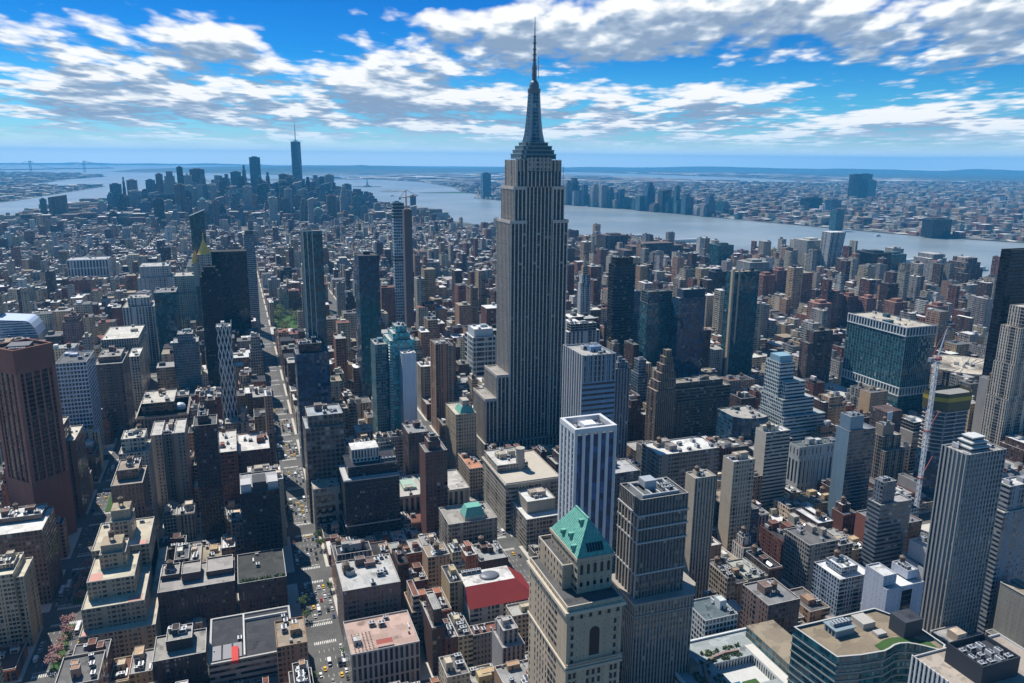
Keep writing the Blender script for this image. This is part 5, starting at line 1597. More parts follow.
site()
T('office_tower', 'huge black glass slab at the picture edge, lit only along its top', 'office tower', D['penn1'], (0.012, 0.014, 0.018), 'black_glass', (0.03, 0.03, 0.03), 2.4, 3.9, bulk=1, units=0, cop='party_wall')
T('hotel_tower', 'cream stone setback hotel with vertical window strips, in front of the huge black slab', 'hotel tower', (D['newyorker'][0] + 20, D['newyorker'][1] + 20) + D['newyorker'][2:5], (0.50, 0.44, 0.36), 'pier', (0.5, 0.46, 0.4), 3.0, 3.4, tiers=[(0, 1, 0, 1, 0, .45), (.06, 1, .02, 1, .45, .68), (.10, 1, .05, 1, .68, .92), (.2, 1, .1, .9, .92, 1.05)], bulk=0, units=2)
x0, x1, y0, y1, h = D['gridtower'][:5]
rt = T('apartment_tower', 'tall pale gridded apartment tower with tiered white penthouses, beside the unfinished tower', 'apartment tower', (x0, x1, y0, y1, h), (0.27, 0.27, 0.265), ['grid', 'grid', 'grid', 'deep_pier'], (0.34, 0.33, 0.31), 2.5, 3.2, bulk=0, units=3)
piece(rt, 'penthouse', (0.52, 0.52, 0.50), lambda b: [b.box(x0 + 7 + k * 1.6, x1 - 9 - k * 1.8, y0 + 4 + k, y1 - 3 - k, h - 1 + k * 2.9, h + 1.3 + k * 2.9, 'ribbon', 'flat_paint', fl=2.5) for k in range(3)] + [b.box(x0 + 6.4 + k * 1.6, x1 - 8.4 - k * 1.8, y0 + 3.4 + k, y1 - 2.4 - k, h + 1.31 + k * 2.9, h + 1.9 + k * 2.9, 'flat_paint') for k in range(3)])
piece(rt, 'vertical_pier', (0.36, 0.35, 0.33), lambda b: [b.box(x0 - .5, x0 + .02, y - .4, y + .4, 2, h + .4, 'flat_paint') for y in np.linspace(y0 + .5, y1 - .5, 7)] + [b.box(x - .28, x + .28, y0 - .4, y0 + .02, 2, h + .4, 'flat_paint') for x in np.linspace(x0 + .4, x1 - .4, 13)])
x0, x1, y0, y1, h = D['rightedge'][:5]
T('apartment_building', 'grey-blue setback apartment building cut by the picture edge, white penthouse on top', 'apartment building', (x0, x1, y0, y1, h), (0.26, 0.28, 0.31), ['punched', 'punched', 'punched', 'ribbon'], (0.5, 0.5, 0.48), 2.8, 3.2, tiers=[(0, 1, 0, 1, 0, .86), (.1, .9, .1, .9, .86, 1)], bulk=1, units=2)
T('office_building', 'slate grey office block with thin pale floor bands, in front of the black hotel slab', 'office building', D['bands'], (0.16, 0.18, 0.21), 'ribbon', (0.33, 0.32, 0.32), 3, 3.4, tiers=[(0, 1, 0, 1, 0, 1), (.1, .5, .2, .9, 1, 1.22, 'punched')], bulk=0, units=4)


def bank_tower():
    x0, x1, y0, y1, h = D['hsbc'][:5]
    rt = T('office_tower', 'dark stone and glass office tower with stacked horizontal ledges and a broad splayed podium', 'office tower', (x0, x1, y0, y1, h), (0.16, 0.155, 0.15), 'deep_pier', (0.10, 0.11, 0.115), 1.9, 3.9, bulk=0, units=0)
    for z in (h - 9.5, h - 17, h - 25, h - 43):
        piece(rt, 'ledge', (0.40, 0.40, 0.39), lambda b: b.prism(inset(rect(x0, x1, y0, y1), -.55), z, z + .9, 'flat_paint', 'flat_paint', bottom=True))
    def pod(b):
        p = [(x0 - 2, y0 - 4), (x1 + 4, y0 - 5), (x1 + 10, y0 + 4), (x1 + 10, y1 + 4), (x0 - 2, y1 + 4)]
        b.prism(p, .15, 92, 'deep_pier', None, 2, 3.9)
        b.prism(inset(p, -.8), 92, 93.4, 'flat_paint', 'flat_paint', bottom=True)
        b.prism(inset(p, -.5), 85, 85.8, 'flat_paint', 'flat_paint', bottom=True)
    piece(rt, 'podium', (0.30, 0.27, 0.235), pod)
    piece(rt, 'roof_frame', (0.36, 0.37, 0.38), lambda b: [b.box(x0 + 4 + k * 5, x0 + 5 + k * 5, y0 + 4, y1 - 3, h - .99, h + .6, 'flat_paint') for k in range(5)] + [b.box(x0 + 3.5, x1 - 3.5, y0 + 3.2, y0 + 3.9, h - .99, h + .7, 'flat_paint'), b.box(x0 + 3.5, x1 - 3.5, y1 - 3, y1 - 2.2, h - .99, h + .7, 'flat_paint')])
    piece(rt, 'bulkhead', (0.34, 0.37, 0.40), lambda b: [b.box(x0 + 9, x0 + 16, y0 + 11, y0 + 18, h - 1, h + 4.5, 'metal_paint')])
    piece(rt, 'stone_rib', (0.40, 0.36, 0.31), lambda b: [b.box(x0 - .45, x0 + .02, y - .5, y + .5, 93.5, h - 10, 'flat_paint') for y in np.linspace(y0 + .6, y1 - .6, 7)])
    for k in range(4):
        put('cooling_unit', UNIT, rt, x1 - 9 + (k % 2) * 3.6, y0 + 9 + (k // 2) * 4, h - 1, 0, 1.0)


bank_tower()
x0, x1, y0, y1, h = D['whiteblue'][:5]
rt = T('office_building', 'pale blue-grey blank walled building with a notched white rooftop', 'office building', (x0, x1, y0, y1, h), (0.46, 0.49, 0.56), ['blank', 'blank', 'punched', 'blank'], (0.55, 0.55, 0.54), 3, 3.6, tiers=[(0, 1, 0, 1, 0, 1), (0, .35, .2, 1, 1, 1.1), (.72, 1, .3, 1, 1, 1.08)], bulk=0, units=3, tank=True)
piece(rt, 'window_bay', (0.05, 0.06, 0.07), lambda b: b.box(x0 + 12, x0 + 20, y0 - .08, y0 - .01, 8, h - 3, 'black_glass'))
T('loft_building', 'loft with a blank tan side wall and dark ribbed front, beside the dark ledge-banded tower', 'loft building', D['tanA'], (0.44, 0.37, 0.28), ['deep_pier', 'deep_pier', 'deep_pier', 'party_wall'], (0.3, 0.28, 0.25), 2.6, 3.5, tank=True)
T('loft_building', 'tall narrow loft with blank tan flank and blue-grey front, left of a dark block', 'loft building', D['tanB'], (0.46, 0.39, 0.30), ['punched', 'punched', 'punched', 'party_wall'], (0.45, 0.45, 0.45), 2.6, 3.5, bulk=2)
T('loft_building', 'hotel building with a cream sunlit flank and teal shaded front, topped by white bulkheads', 'hotel', D['tanC'], (0.50, 0.45, 0.37), ['ribbon', 'ribbon', 'ribbon', 'party_wall'], (0.5, 0.5, 0.5), 2.6, 3.5, bulk=3, tank=True)
T('apartment_building', 'brown brick block in the shade beside the brown cornerwise tower', 'apartment building', D['brownleft2'], (0.17, 0.11, 0.085), 'pier', (0.5, 0.46, 0.38), 3, 3.6, tiers=[(-.6, .6, 0, .5, 0, 1), (0, 1, .05, 1, 0, .82)], units=3)
x0, x1, y0, y1, h = D['whiteroofL'][:5]
T('apartment_building', 'brick building with arched upper windows and a bright white roof full of machinery', 'apartment building', (x0 - 6, x1, y0, y1, h), (0.19, 0.115, 0.085), 'punched_wide', (0.62, 0.60, 0.55), 2.8, 3.6, tiers=[(0, 1, 0, 1, 0, 1), (.1, .9, .5, .98, 1, 1.06)], bulk=2, units=8, tank=True)
x0, x1, y0, y1, h = D['tanterrace'][:5]
T('apartment_building', 'tan ribbed apartment tower with a cream roof terrace, in the bottom corner', 'apartment building', (x0 - 10, x1, y0, y1, h), (0.42, 0.34, 0.235), 'sash', (0.55, 0.50, 0.38), 2.2, 3.2, tiers=[(0, .8, 0, 1, 0, 1), (.8, 1, .1, 1, 0, .92), (.3, .75, .3, .8, 1, 1.05)], bulk=1, units=2)


def terraces():
    x0, x1, y0, y1, h = D['terraces'][:5]
    rt = root('apartment_building', 'tan brick apartment house stepping down in terraces with pink tiled decks and roof tanks', 'apartment building', (x0 + x1) / 2, 540)
    w, rf = MB(), MB()
    for (a, b_, c, d, z) in ((-110, -66, 492, 600, 26), (-108.5, -72, 500, 598, 40), (-106, -78, 512, 596, 52), (-100, -84, 528, 548, 62), (-97, -83, 560, 580, 70), (-108, -72, 548, 592, 56)):
        p = rect(a, b_, c, d)
        w.prism(p, .15, z, 'punched', None, 2.8, 3.3)
        roofed(w, rf, p, z, .9, .4)
    w.build('wall', rt, (0.36, 0.285, 0.195))
    rf.build('roof', rt, (0.48, 0.43, 0.33))
    piece(rt, 'tiled_deck', (0.50, 0.25, 0.20), lambda b: [b.box(a, b_, c, d, z - .89, z - .7, 'flat_paint') for (a, b_, c, d, z) in ((-109, -104, 494, 498, 26), (-82, -74, 502, 510, 40), (-105, -98, 514, 524, 52), (-80, -74, 550, 556, 56))])
    piece(rt, 'tank_enclosure', (0.33, 0.27, 0.19), lambda b: [b.box(-99, -86, 531, 545, 61, 67, 'blank', 'roofing'), b.box(-96, -84, 563, 577, 69, 77, 'blank', 'roofing')])
    for (xx, yy, zz) in ((-93, 538, 67), (-90, 570, 77)):
        put('water_tank', TANK, rt, xx, yy, zz, 0, 1.0)
    for k in range(5):
        put('cooling_unit', UNIT, rt, -104 + k * 6, 586 - (k % 2) * 20, 55.1, 0, 1)


terraces()
rt = T('apartment_building', 'large maroon brick apartment house with rows of pale framed windows and a dark tank house', 'apartment building', D['brickgrid'], (0.13, 0.07, 0.058), 'sash', (0.3, 0.28, 0.26), 2.3, 3.1, tiers=[(0, 1, 0, 1, 0, 1), (.3, .55, .3, .8, 1, 1.16, 'blank'), (.62, .98, .35, .95, 1, 1.1, 'sash'), (.02, .26, .5, .98, 1, 1.08, 'blank')], bulk=2, units=6, tank=True)
T('apartment_building', 'near black brick block with a cream parapet, at the bottom of the picture', 'apartment building', D['darkfront'], (0.05, 0.035, 0.032), 'sash', (0.3, 0.28, 0.25), 2.3, 3.1, tiers=[(0, 1, 0, 1, 0, 1), (.25, .75, .3, .9, 1, 1.2, 'blank')], bulk=1, units=3)
T('apartment_building', 'warm brown brick apartment house with small dark windows along the shaded avenue', 'apartment building', D['brickbrown'], (0.20, 0.12, 0.085), 'punched', (0.3, 0.25, 0.2), 2.6, 3.2, tiers=[(0, 1, 0, 1, 0, 1), (.15, .85, .3, .95, 1, 1.1)], tank=True, bulk=2)
x0, x1, y0, y1, h = D['darkshop'][:5]
x0 = -33
rt = T('office_building', 'low building with dark roof panels and a cream parapet at the bottom of the picture', 'office building', (x0, x1 + 20, y0, y1, h), (0.42, 0.38, 0.32), 'ribbon', (0.055, 0.055, 0.06), 3, 4, bulk=0, units=3, cw=1.2)
piece(rt, 'roof_panel', (0.16, 0.165, 0.18), lambda b: [b.box(x0 + 2 + k * 6, x0 + 7 + k * 6, y0 + 3, y0 + 18, h - .9, h - .2, 'metal_paint') for k in range(3)])
piece(rt, 'parapet_frame', (0.52, 0.50, 0.46), lambda b: [b.box(x0 + 20, x0 + 21, y0 + 2, y1 - 2, h - .95, h + 1, 'flat_paint'), b.box(x0 + 21, x1 + 18, y1 - 9, y1 - 8, h - .95, h + .8, 'flat_paint')])
piece(rt, 'red_awning', (0.5, 0.04, 0.03), lambda b: [b.box(x0 + 13, x0 + 17, y0 - 3, y0 + 12, h - .9, h + 1.5, 'flat_paint')])
piece(rt, 'red_canopy', (0.45, 0.035, 0.03), lambda b: b.box(x1 + 20.2, x1 + 25, y0 - 10, y0 + 6, 6, 10, 'flat_paint'))
x0, x1, y0, y1, h = D['boxpents'][:5]
rt = T('loft_building', 'loft with a grey roof, round tank ring and boxy pale penthouses by the avenue', 'loft building', (x0, x1, y0, y1, h), (0.17, 0.12, 0.105), 'punched', (0.42, 0.41, 0.39), 2.8, 3.6, bulk=3, units=5, tank=True)
piece(rt, 'tank_ring', (0.35, 0.34, 0.33), lambda b: b.lathe(x0 + 8, y0 + 22, [(3.2, h - .9), (3.2, h + 2.6), (2.8, h + 2.6), (2.8, h + .4), (.1, h + .4)], 'flat_paint', 18))
x0, x1, y0, y1, h = D['terracered'][:5]
rt = T('loft_building', 'ornate stone loft with a pinkish roof terrace full of tables and a striped awning', 'loft building', (x0, x1, y0, y1, h), (0.40, 0.38, 0.34), 'colonnade', (0.42, 0.30, 0.25), 3.2, 9, bulk=1, units=3)
piece(rt, 'awning', (0.45, 0.12, 0.09), lambda b: b.face([(x0 + 16, y0 + 3, h + 1.2), (x0 + 26, y0 + 3, h + 1.2), (x0 + 26, y0 + 6, h + 2.6), (x0 + 16, y0 + 6, h + 2.6)], 'flat_paint'))
piece(rt, 'terrace_table', (0.12, 0.09, 0.08), lambda b: [[b.lathe(x0 + 3 + i * 2.2, y0 + 3 + j * 3.4, [(.12, h - .9), (.12, h - .2), (.55, h - .2), (.55, h - .12)], 'flat_paint', 8)] for i in range(6) for j in range(6)])
T('office_building', 'flat-topped grey building with white vertical columns beside the great stepped tower', 'office building', D['greywhite'], (0.45, 0.45, 0.44), 'pier', (0.55, 0.53, 0.5), 6, 4, tiers=[(0, 1, 0, 1, 0, .9), (.1, .9, .1, .9, .9, 1, 'black_glass')], units=6)
T('glass_tower', 'small bright blue glass block wedged between the dark towers', 'glass tower', D['mallglass'], (0.1, 0.22, 0.3), 'curtain_blue', (0.3, 0.3, 0.3), 2.6, 3.8)
x0, x1, y0, y1, h = D['whitehotel'][:5]
rt = root('billboard_wall', 'tall white advertising banner hung on a slim dark building below the big green-blue slab', 'billboard', 600, 560)
piece(rt, 'backing', (0.10, 0.07, 0.065), lambda b: b.box(597, 618, 560.3, 580, .15, 78, 'punched', 'roofing'))
piece(rt, 'banner', (0.55, 0.63, 0.70), lambda b: b.box(598, 605, 559.6, 560.2, 30, 78, 'flat_paint'))
T('apartment_building', 'bluish grey brick block with white floor bands, left of the pale notched building', 'apartment building', D['bluebox'], (0.30, 0.36, 0.44), 'punched_wide', (0.6, 0.6, 0.6), 2.6, 3.3, tiers=[(0, 1, 0, 1, 0, 1), (.2, .7, .2, .8, 1, 1.15)], tank=True)
T('apartment_building', 'white sided building with a dark stacked front next to the pale notched building', 'apartment building', D['darkstack'], (0.50, 0.51, 0.53), ['dark_grid', 'dark_grid', 'dark_grid', 'party_wall'], (0.4, 0.38, 0.36), 2.6, 3.3, tiers=[(0, 1, 0, 1, 0, 1), (.1, .9, .2, .9, 1, 1.35, ['dark_grid', 'dark_grid', 'blank', 'party_wall'])], bulk=2)
T('office_building', 'dark office block with one orange-red brick flank', 'office building', D['orangeside'], (0.26, 0.10, 0.07), ['black_glass', 'black_glass', 'ribbon', 'party_wall'], (0.16, 0.17, 0.18), 2.8, 3.6, bulk=2, units=3)
T('office_building', 'wide low block with long white sheds across its roof, below the wide brown slab', 'office building', D['longroof'], (0.24, 0.22, 0.2), 'punched_wide', (0.58, 0.57, 0.54), 2.8, 3.6, bulk=4, units=8, tank=True)
T('office_building', 'dark grey gridded loft behind the striped white tower', 'office building', D['smallgrid'], (0.16, 0.155, 0.16), 'fine_grid', (0.35, 0.35, 0.35), 2.8, 3.6, tank=True, bulk=2)
x0, x1, y0, y1, h = D['gable'][:5]
rt = T('loft_building', 'grey loft with an angled gable front among the shaded mid-block roofs', 'loft building', (x0 - 20, x1 - 12, y0 + 40, y1 + 38, h * .72), (0.20, 0.22, 0.25), 'deep_pier', (0.3, 0.3, 0.3), 2.6, 3.5, bulk=1)
T('office_building', 'small white framed building with two bands of square windows and a teal rooftop box', 'office building', D['whitegridlow'], (0.50, 0.53, 0.54), 'grid', (0.10, 0.13, 0.14), 2.6, 3.6, bulk=1, units=2)
T('loft_building', 'brown brick loft carrying two wooden roof tanks, near the terraced pool roof', 'loft building', D['brickmid'], (0.19, 0.13, 0.11), 'punched', (0.2, 0.2, 0.2), 2.8, 3.5, bulk=1, units=2, tank=True)


def pool_club():
    # big low block with a sunken white courtyard, pool and winding planted terrace
    rt = root('club_building', 'low block with a sunken white court, small blue pool and winding planted roof terrace', 'building', 246, 316)
    x0, x1, y0, y1, h = 211.0, 284.0, 288.0, 340.0, 45.0
    cx0, cx1, cy0, cy1 = 236.0, 262.0, 296.0, 318.0
    w = MB()
    p = rect(x0, x1, y0, y1)
    w.prism(p, .15, h, 'ribbon', None, 3, 4)
    def ring(b, z, m_):
        b.face([(x0, y0, z), (x1, y0, z), (x1, cy0, z), (x0, cy0, z)], m_)
        b.face([(x0, cy1, z), (x1, cy1, z), (x1, y1, z), (x0, y1, z)], m_)
        b.face([(x0, cy0, z), (cx0, cy0, z), (cx0, cy1, z), (x0, cy1, z)], m_)
        b.face([(cx1, cy0, z), (x1, cy0, z), (x1, cy1, z), (cx1, cy1, z)], m_)
    c = rect(cx0, cx1, cy0, cy1)
    for i in range(4):
        w.wall(c[(i + 1) % 4], c[i], h - 5, h, 'colonnade', 2, 5)
    w.build('wall', rt, (0.48, 0.50, 0.50))
    piece(rt, 'roof', (0.30, 0.33, 0.33), lambda b: ring(b, h, 'roofing'))
    piece(rt, 'court_floor', (0.5, 0.5, 0.48), lambda b: b.face([(q[0], q[1], h - 5) for q in c], 'flat_paint'))
    piece(rt, 'pool', None, lambda b: b.box(239, 245, 301, 306, h - 4.99, h - 4.7, 'pool_water'))
    piece(rt, 'court_lawn', None, lambda b: b.box(246, 255, 298, 305, h - 4.99, h - 4.6, 'lawn'))
    piece(rt, 'wall_coping', (0.56, 0.58, 0.58), lambda b: [b.box(x0 - .3, x1 + .3, y1 - 1, y1 + .3, h, h + 1.1, 'flat_paint'), b.box(x0 - .3, x0 + .9, y0, y1 - 1.02, h, h + 1.11, 'flat_paint')])
    def terr(b):
        pts = [(226, 296), (224, 304), (227, 312), (230, 318), (238, 322), (247, 323.5), (256, 323)]
        for i in range(len(pts) - 1):
            b.bar((pts[i][0], pts[i][1], h + .35), (pts[i + 1][0], pts[i + 1][1], h + .35), 1.9, 'flat_paint', 6)
    piece(rt, 'terrace_path', (0.26, 0.17, 0.14), terr)
    rr_ = random.Random(9)
    def hed(b):
        for (a, b_, c_, d_) in ((228, 234, 295, 318), (230, 258, 319.5, 321.5), (219, 223, 296, 314), (234, 260, 325, 328)):
            shrubs(b, 22, a, b_, c_, d_, h + .1, rr_, .9)
    piece(rt, 'hedge', None, hed)
    piece(rt, 'white_deck', (0.55, 0.53, 0.49), lambda b: b.box(262.5, 268, 290, 326, h + .01, h + .5, 'flat_paint'))
    piece(rt, 'stair_house', (0.25, 0.19, 0.16), lambda b: b.box(218, 224, 314, 321, h, h + 5, 'flat_paint', 'roofing'))
    piece(rt, 'upper_roof', (0.26, 0.215, 0.155), lambda b: b.box(269, 288, 292, 334, h, h + 7, 'curtain_teal', 'roofing'))


pool_club()


def curved_glass():
    # bottom right: glass block with a wavy front, tan roof court and green edge strip
    rt = root('glass_building', 'glass office block with a wavy front, tan gravel roof and strip of green lawn', 'office building', 285, 270)
    h = 82.0
    f = [(265.3, 259.9), (278.2, 257.2), (287, 256.4), (291.6, 255.9), (296, 256.8), (300.2, 258.1), (304, 258.3), (307.9, 257.3), (311, 255.2), (314.0, 252.5), (319.7, 246.3), (325, 250), (325, 272), (316, 288), (262, 288)]
    w, rf = MB(), MB()
    w.prism(f, .15, h, 'curtain_teal', None, 1.5, 3.6)
    roofed(w, rf, f, h, 1.3, .9, 'coping')
    w.build('wall', rt, (0.05, 0.11, 0.13))
    rf.build('roof', rt, (0.23, 0.185, 0.13))
    fo = inset(f, -.35)
    piece(rt, 'floor_band', (0.20, 0.23, 0.23), lambda b: [b.prism(fo, z, z + .8, 'flat_paint', 'flat_paint', bottom=True) for z in np.arange(h - 5.6, 20, -4.4)])
    fi = inset(f, 1.2)
    fj = inset(f, 6.5)
    piece(rt, 'lawn_strip', (0.05, 0.2, 0.1), lambda b: [b.face([(fi[i][0], fi[i][1], h - 1.0), (fi[i + 1][0], fi[i + 1][1], h - 1.0), (fj[i + 1][0], fj[i + 1][1], h - 1.0), (fj[i][0], fj[i][1], h - 1.0)], 'lawn') for i in range(3, 10)])
    piece(rt, 'roof_frame', (0.22, 0.28, 0.31), lambda b: [b.box(277, 289, 274 + k * 2.4, 275 + k * 2.4, h - 1.3, h + 2.4, 'metal_paint') for k in range(4)] + [b.box(276.5, 289.5, 273.5, 283, h + 2.4, h + 2.9, 'metal_paint')])
    piece(rt, 'bulkhead', (0.05, 0.055, 0.065), lambda b: b.box(310, 322, 262, 272, h - 1.3, h + 8, ['flat_paint'] * 4, 'roofing'))
    piece(rt, 'shed', (0.40, 0.38, 0.34), lambda b: [b.box(296, 304, 275, 284, h - 1.3, h + 2, 'flat_paint'), b.box(298, 304, 267, 271, h - 1.3, h + .6, 'flat_paint')])
    for k in range(6):
        put('cooling_unit', UNIT, rt, 279 + k * 2.0, 278.5, h + 2.9, math.pi / 2, .9)


curved_glass()


def corner_block():
    rt = root('office_building', 'white ribbed office block with a black rooftop box full of fans, in the lower corner', 'office building', 312, 218)
    h = 92.0
    w, rf = MB(), MB()
    p = rect(289, 345, 196, 238)
    w.prism(p, .15, h, 'deep_pier', None, 2.4, 3.8)
    roofed(w, rf, p, h, 1, .6)
    w.build('wall', rt, (0.58, 0.59, 0.58))
    rf.build('roof', rt, (0.35, 0.30, 0.25))
    piece(rt, 'white_fin', (0.6, 0.61, 0.6), lambda b: [b.box(288.5, 289.02, y - .45, y + .45, 5, h + .5, 'flat_paint') for y in np.arange(197, 238, 2.4)])
    piece(rt, 'plant_box', (0.035, 0.04, 0.05), lambda b: [b.box(301, 301.5, 212, 231, h - 1, h + 9, 'flat_paint'), b.box(323.5, 324, 212, 231, h - 1, h + 9, 'flat_paint'), b.box(301.52, 323.48, 212, 212.5, h - 1, h + 9.01, 'flat_paint'), b.box(301.52, 323.48, 230.5, 231, h - 1, h + 9.01, 'flat_paint'), b.box(301.52, 323.48, 212.52, 230.48, h + 6, h + 6.6, 'flat_paint')])
    r = random.Random(3)
    for k in range(11):
        put('cooling_unit', UNIT, rt, 304 + (k % 4) * 5.4, 215 + (k // 4) * 5, h + 6.6, r.choice((0, math.pi / 2)), r.uniform(.9, 1.25))


corner_block()

# ------------------------------------------------------------------ ordinary buildings on the blocks


def px(X, Y, Z):
    d = Vector((X, Y, Z - CAMH))
    x, y, z = d.dot(_rt), d.dot(_up), d.dot(_fw)
    if z < 1:
        return None
    u, v = FOC * x / z, -FOC * y / z
    return 512 + u * _c - v * _s, 341.5 + u * _s + v * _c


GUARD = [(v[5], v[6], v[7], v[2]) for v in HD.values()] + [(497, 567, 448, 740), (0, 75, 520, 690), (655, 790, 683, 300), (545, 626, 683, 250), (790, 945, 683, 250), (940, 990, 374, 715), (553, 625, 683, 333), (266, 295, 331, 1395)]
FOOT = [v[:4] for v in HD.values()] + [(229, 361, 733, 791), (-202, -152, 680, 730), (208, 292, 286, 345), (258, 330, 250, 300), (286, 350, 190, 242), (893, 1000, 712, 818), (545, 570, 465, 488), (595, 620, 558, 582), (714, 755, 690, 800), (-112, -64, 490, 602), (-75, -40, 1378, 1410), (151, 190, 325, 360), (184, 226, 316, 350), (60, 176, 1395, 1640), (270, 305, 435, 470), (532, 606, 628, 690), (104, 145, 240, 290)]


def free(x0, x1, y0, y1):
    for a, b_, c, d in FOOT:
        if x0 < b_ - 1 and x1 > a + 1 and y0 < d - 1 and y1 > c + 1:
            return False
    return True


def cap_height(x0, x1, y0, y1, h):
    us = [px(x, y, 5) for x in (x0, x1) for y in (y0, y1)]
    if any(q is None for q in us):
        return h
    ua, ub = min(q[0] for q in us) - 4, max(q[0] for q in us) + 4
    for (a, b_, vb, Yh) in GUARD:
        if Yh > y0 + 5 and ua < b_ - 2 and ub > a + 2:
            for _ in range(40):
                vt = min(px(x, y, h)[1] for x in (x0, x1) for y in (y0, y1))
                if vt >= vb - 3 or h < 9:
                    break
                h *= 0.94
    return h


def zone_height(x, y, r, corner):
    if y < 720 and x < 200:
        h = r.choice((16, 19, 24, 30, 38, 45, 52))
        if corner: h = r.uniform(38, 66)
    elif y < 800:
        h = r.choice((18, 22, 27, 32, 38, 44, 50, 58)) if y > 560 else r.choice((18, 22, 26, 30, 36, 42))
        if r.random() < .05: h = r.uniform(60, 85)
    elif y < 1500:
        h = r.choice((18, 22, 28, 36, 42, 50, 56)) if x < 620 else r.choice((14, 17, 20, 26, 34, 45))
        if r.random() < (.13 if x < 600 else .07): h = r.uniform(62, 105)
    elif y < 2350:
        h = r.choice((14, 17, 20, 26, 32, 40, 48)) if x < 800 else r.choice((13, 15, 18, 22, 30, 40))
        if r.random() < .075: h = r.uniform(50, 88)
    else:
        h = r.choice((12, 15, 18, 20, 24, 28))
        if r.random() < .06: h = r.uniform(38, 66)
    return h * r.uniform(.9, 1.1)


WALLC = [(BRICK, 15), (DBRICK, 12), (TANB, 13), (STONE, 16), (GREY, 13), (BEIGE, 13), (DBROWN, 7), ((0.55, 0.53, 0.49), 9), ((0.34, 0.21, 0.13), 8)]
CNAME = {BRICK: 'red brick', DBRICK: 'dark red brick', TANB: 'tan brick', STONE: 'grey stone', GREY: 'grey concrete', BEIGE: 'beige stone', DBROWN: 'dark brown brick', (0.55, 0.53, 0.49): 'white brick', (0.34, 0.21, 0.13): 'brown brick'}
KIND = {BRICK: 'brick_building', DBRICK: 'brick_building', TANB: 'brick_building', DBROWN: 'brick_building', (0.34, 0.21, 0.13): 'brick_building', STONE: 'stone_building', BEIGE: 'stone_building', GREY: 'concrete_building', (0.55, 0.53, 0.49): 'concrete_building'}
RNAME = {0: 'white', 1: 'pale grey', 2: 'tan', 3: 'grey', 4: 'black', 5: 'reddish'}
LOTS = []
rl = random.Random(21)
for bx0, bx1, by0, by1, k in BLOCKS:
    mid = (by0 + by1) / 2
    c = px((bx0 + bx1) / 2, mid, 20)
    if c is None:
        continue
    q = [px(x, y, z) for x in (bx0, bx1) for y in (by0, by1) for z in (0, 60)]
    if any(a is None for a in q):
        continue
    if max(a[0] for a in q) < -60 or min(a[0] for a in q) > 1090 or min(a[1] for a in q) > 730:
        continue
    jit = 0 if by0 < 2300 else 1
    for row in (0, 1):
        ya, yb = (by0 + 2.2, mid - 1.2) if row == 0 else (mid + 1.2, by1 - 2.2)
        x = bx0 + 2.5
        first = True
        while x < bx1 - 7:
            corner = first or bx1 - x < 34
            w = rl.uniform(14, 27) if (corner or rl.random() < .4) else rl.uniform(7, 15)
            if by0 > 2300: w = rl.uniform(9, 26)
            w = min(w, bx1 - 2.5 - x)
            if bx1 - 2.5 - (x + w) < 7: w = bx1 - 2.5 - x
            dpt = 0 if corner else rl.uniform(0, 9)
            y0_, y1_ = (ya, yb - dpt) if row == 0 else (ya + dpt, yb)
            # merge into a through-block building now and then
            LOTS.append([x, x + w - .15, y0_, y1_, corner])
            x += w
            first = False
CAND = []
for x0, x1, y0, y1, corner in LOTS:
    if not free(x0, x1, y0, y1):
        # shave the lot when only part of it is taken
        ok = False
        for (a, b_, c, d) in ((x0, (x0 + x1) / 2, y0, y1), ((x0 + x1) / 2, x1, y0, y1), (x0, x1, y0, (y0 + y1) / 2), (x0, x1, (y0 + y1) / 2, y1)):
            if b_ - a > 6 and d - c > 8 and free(a, b_, c, d):
                x0, x1, y0, y1, ok = a, b_, c, d, True
                break
        if not ok:
            continue
    h = cap_height(x0, x1, y0, y1, zone_height((x0 + x1) / 2, y0, rl, corner))
    cs = [px(x, y, z) for x in (x0, x1) for y in (y0, y1) for z in (0, h)]
    if any(q is None for q in cs):
        continue
    ua, ub, va, vb = min(q[0] for q in cs), max(q[0] for q in cs), min(q[1] for q in cs), max(q[1] for q in cs)
    if ub < -5 or ua > 1029 or va > 690:
        continue
    CAND.append((y0, x0, x1, y0, y1, h, corner, ((ua + ub) / 2, va + 6)))
CAND.sort(key=lambda t: math.hypot((t[1] + t[2]) / 2, t[3]))

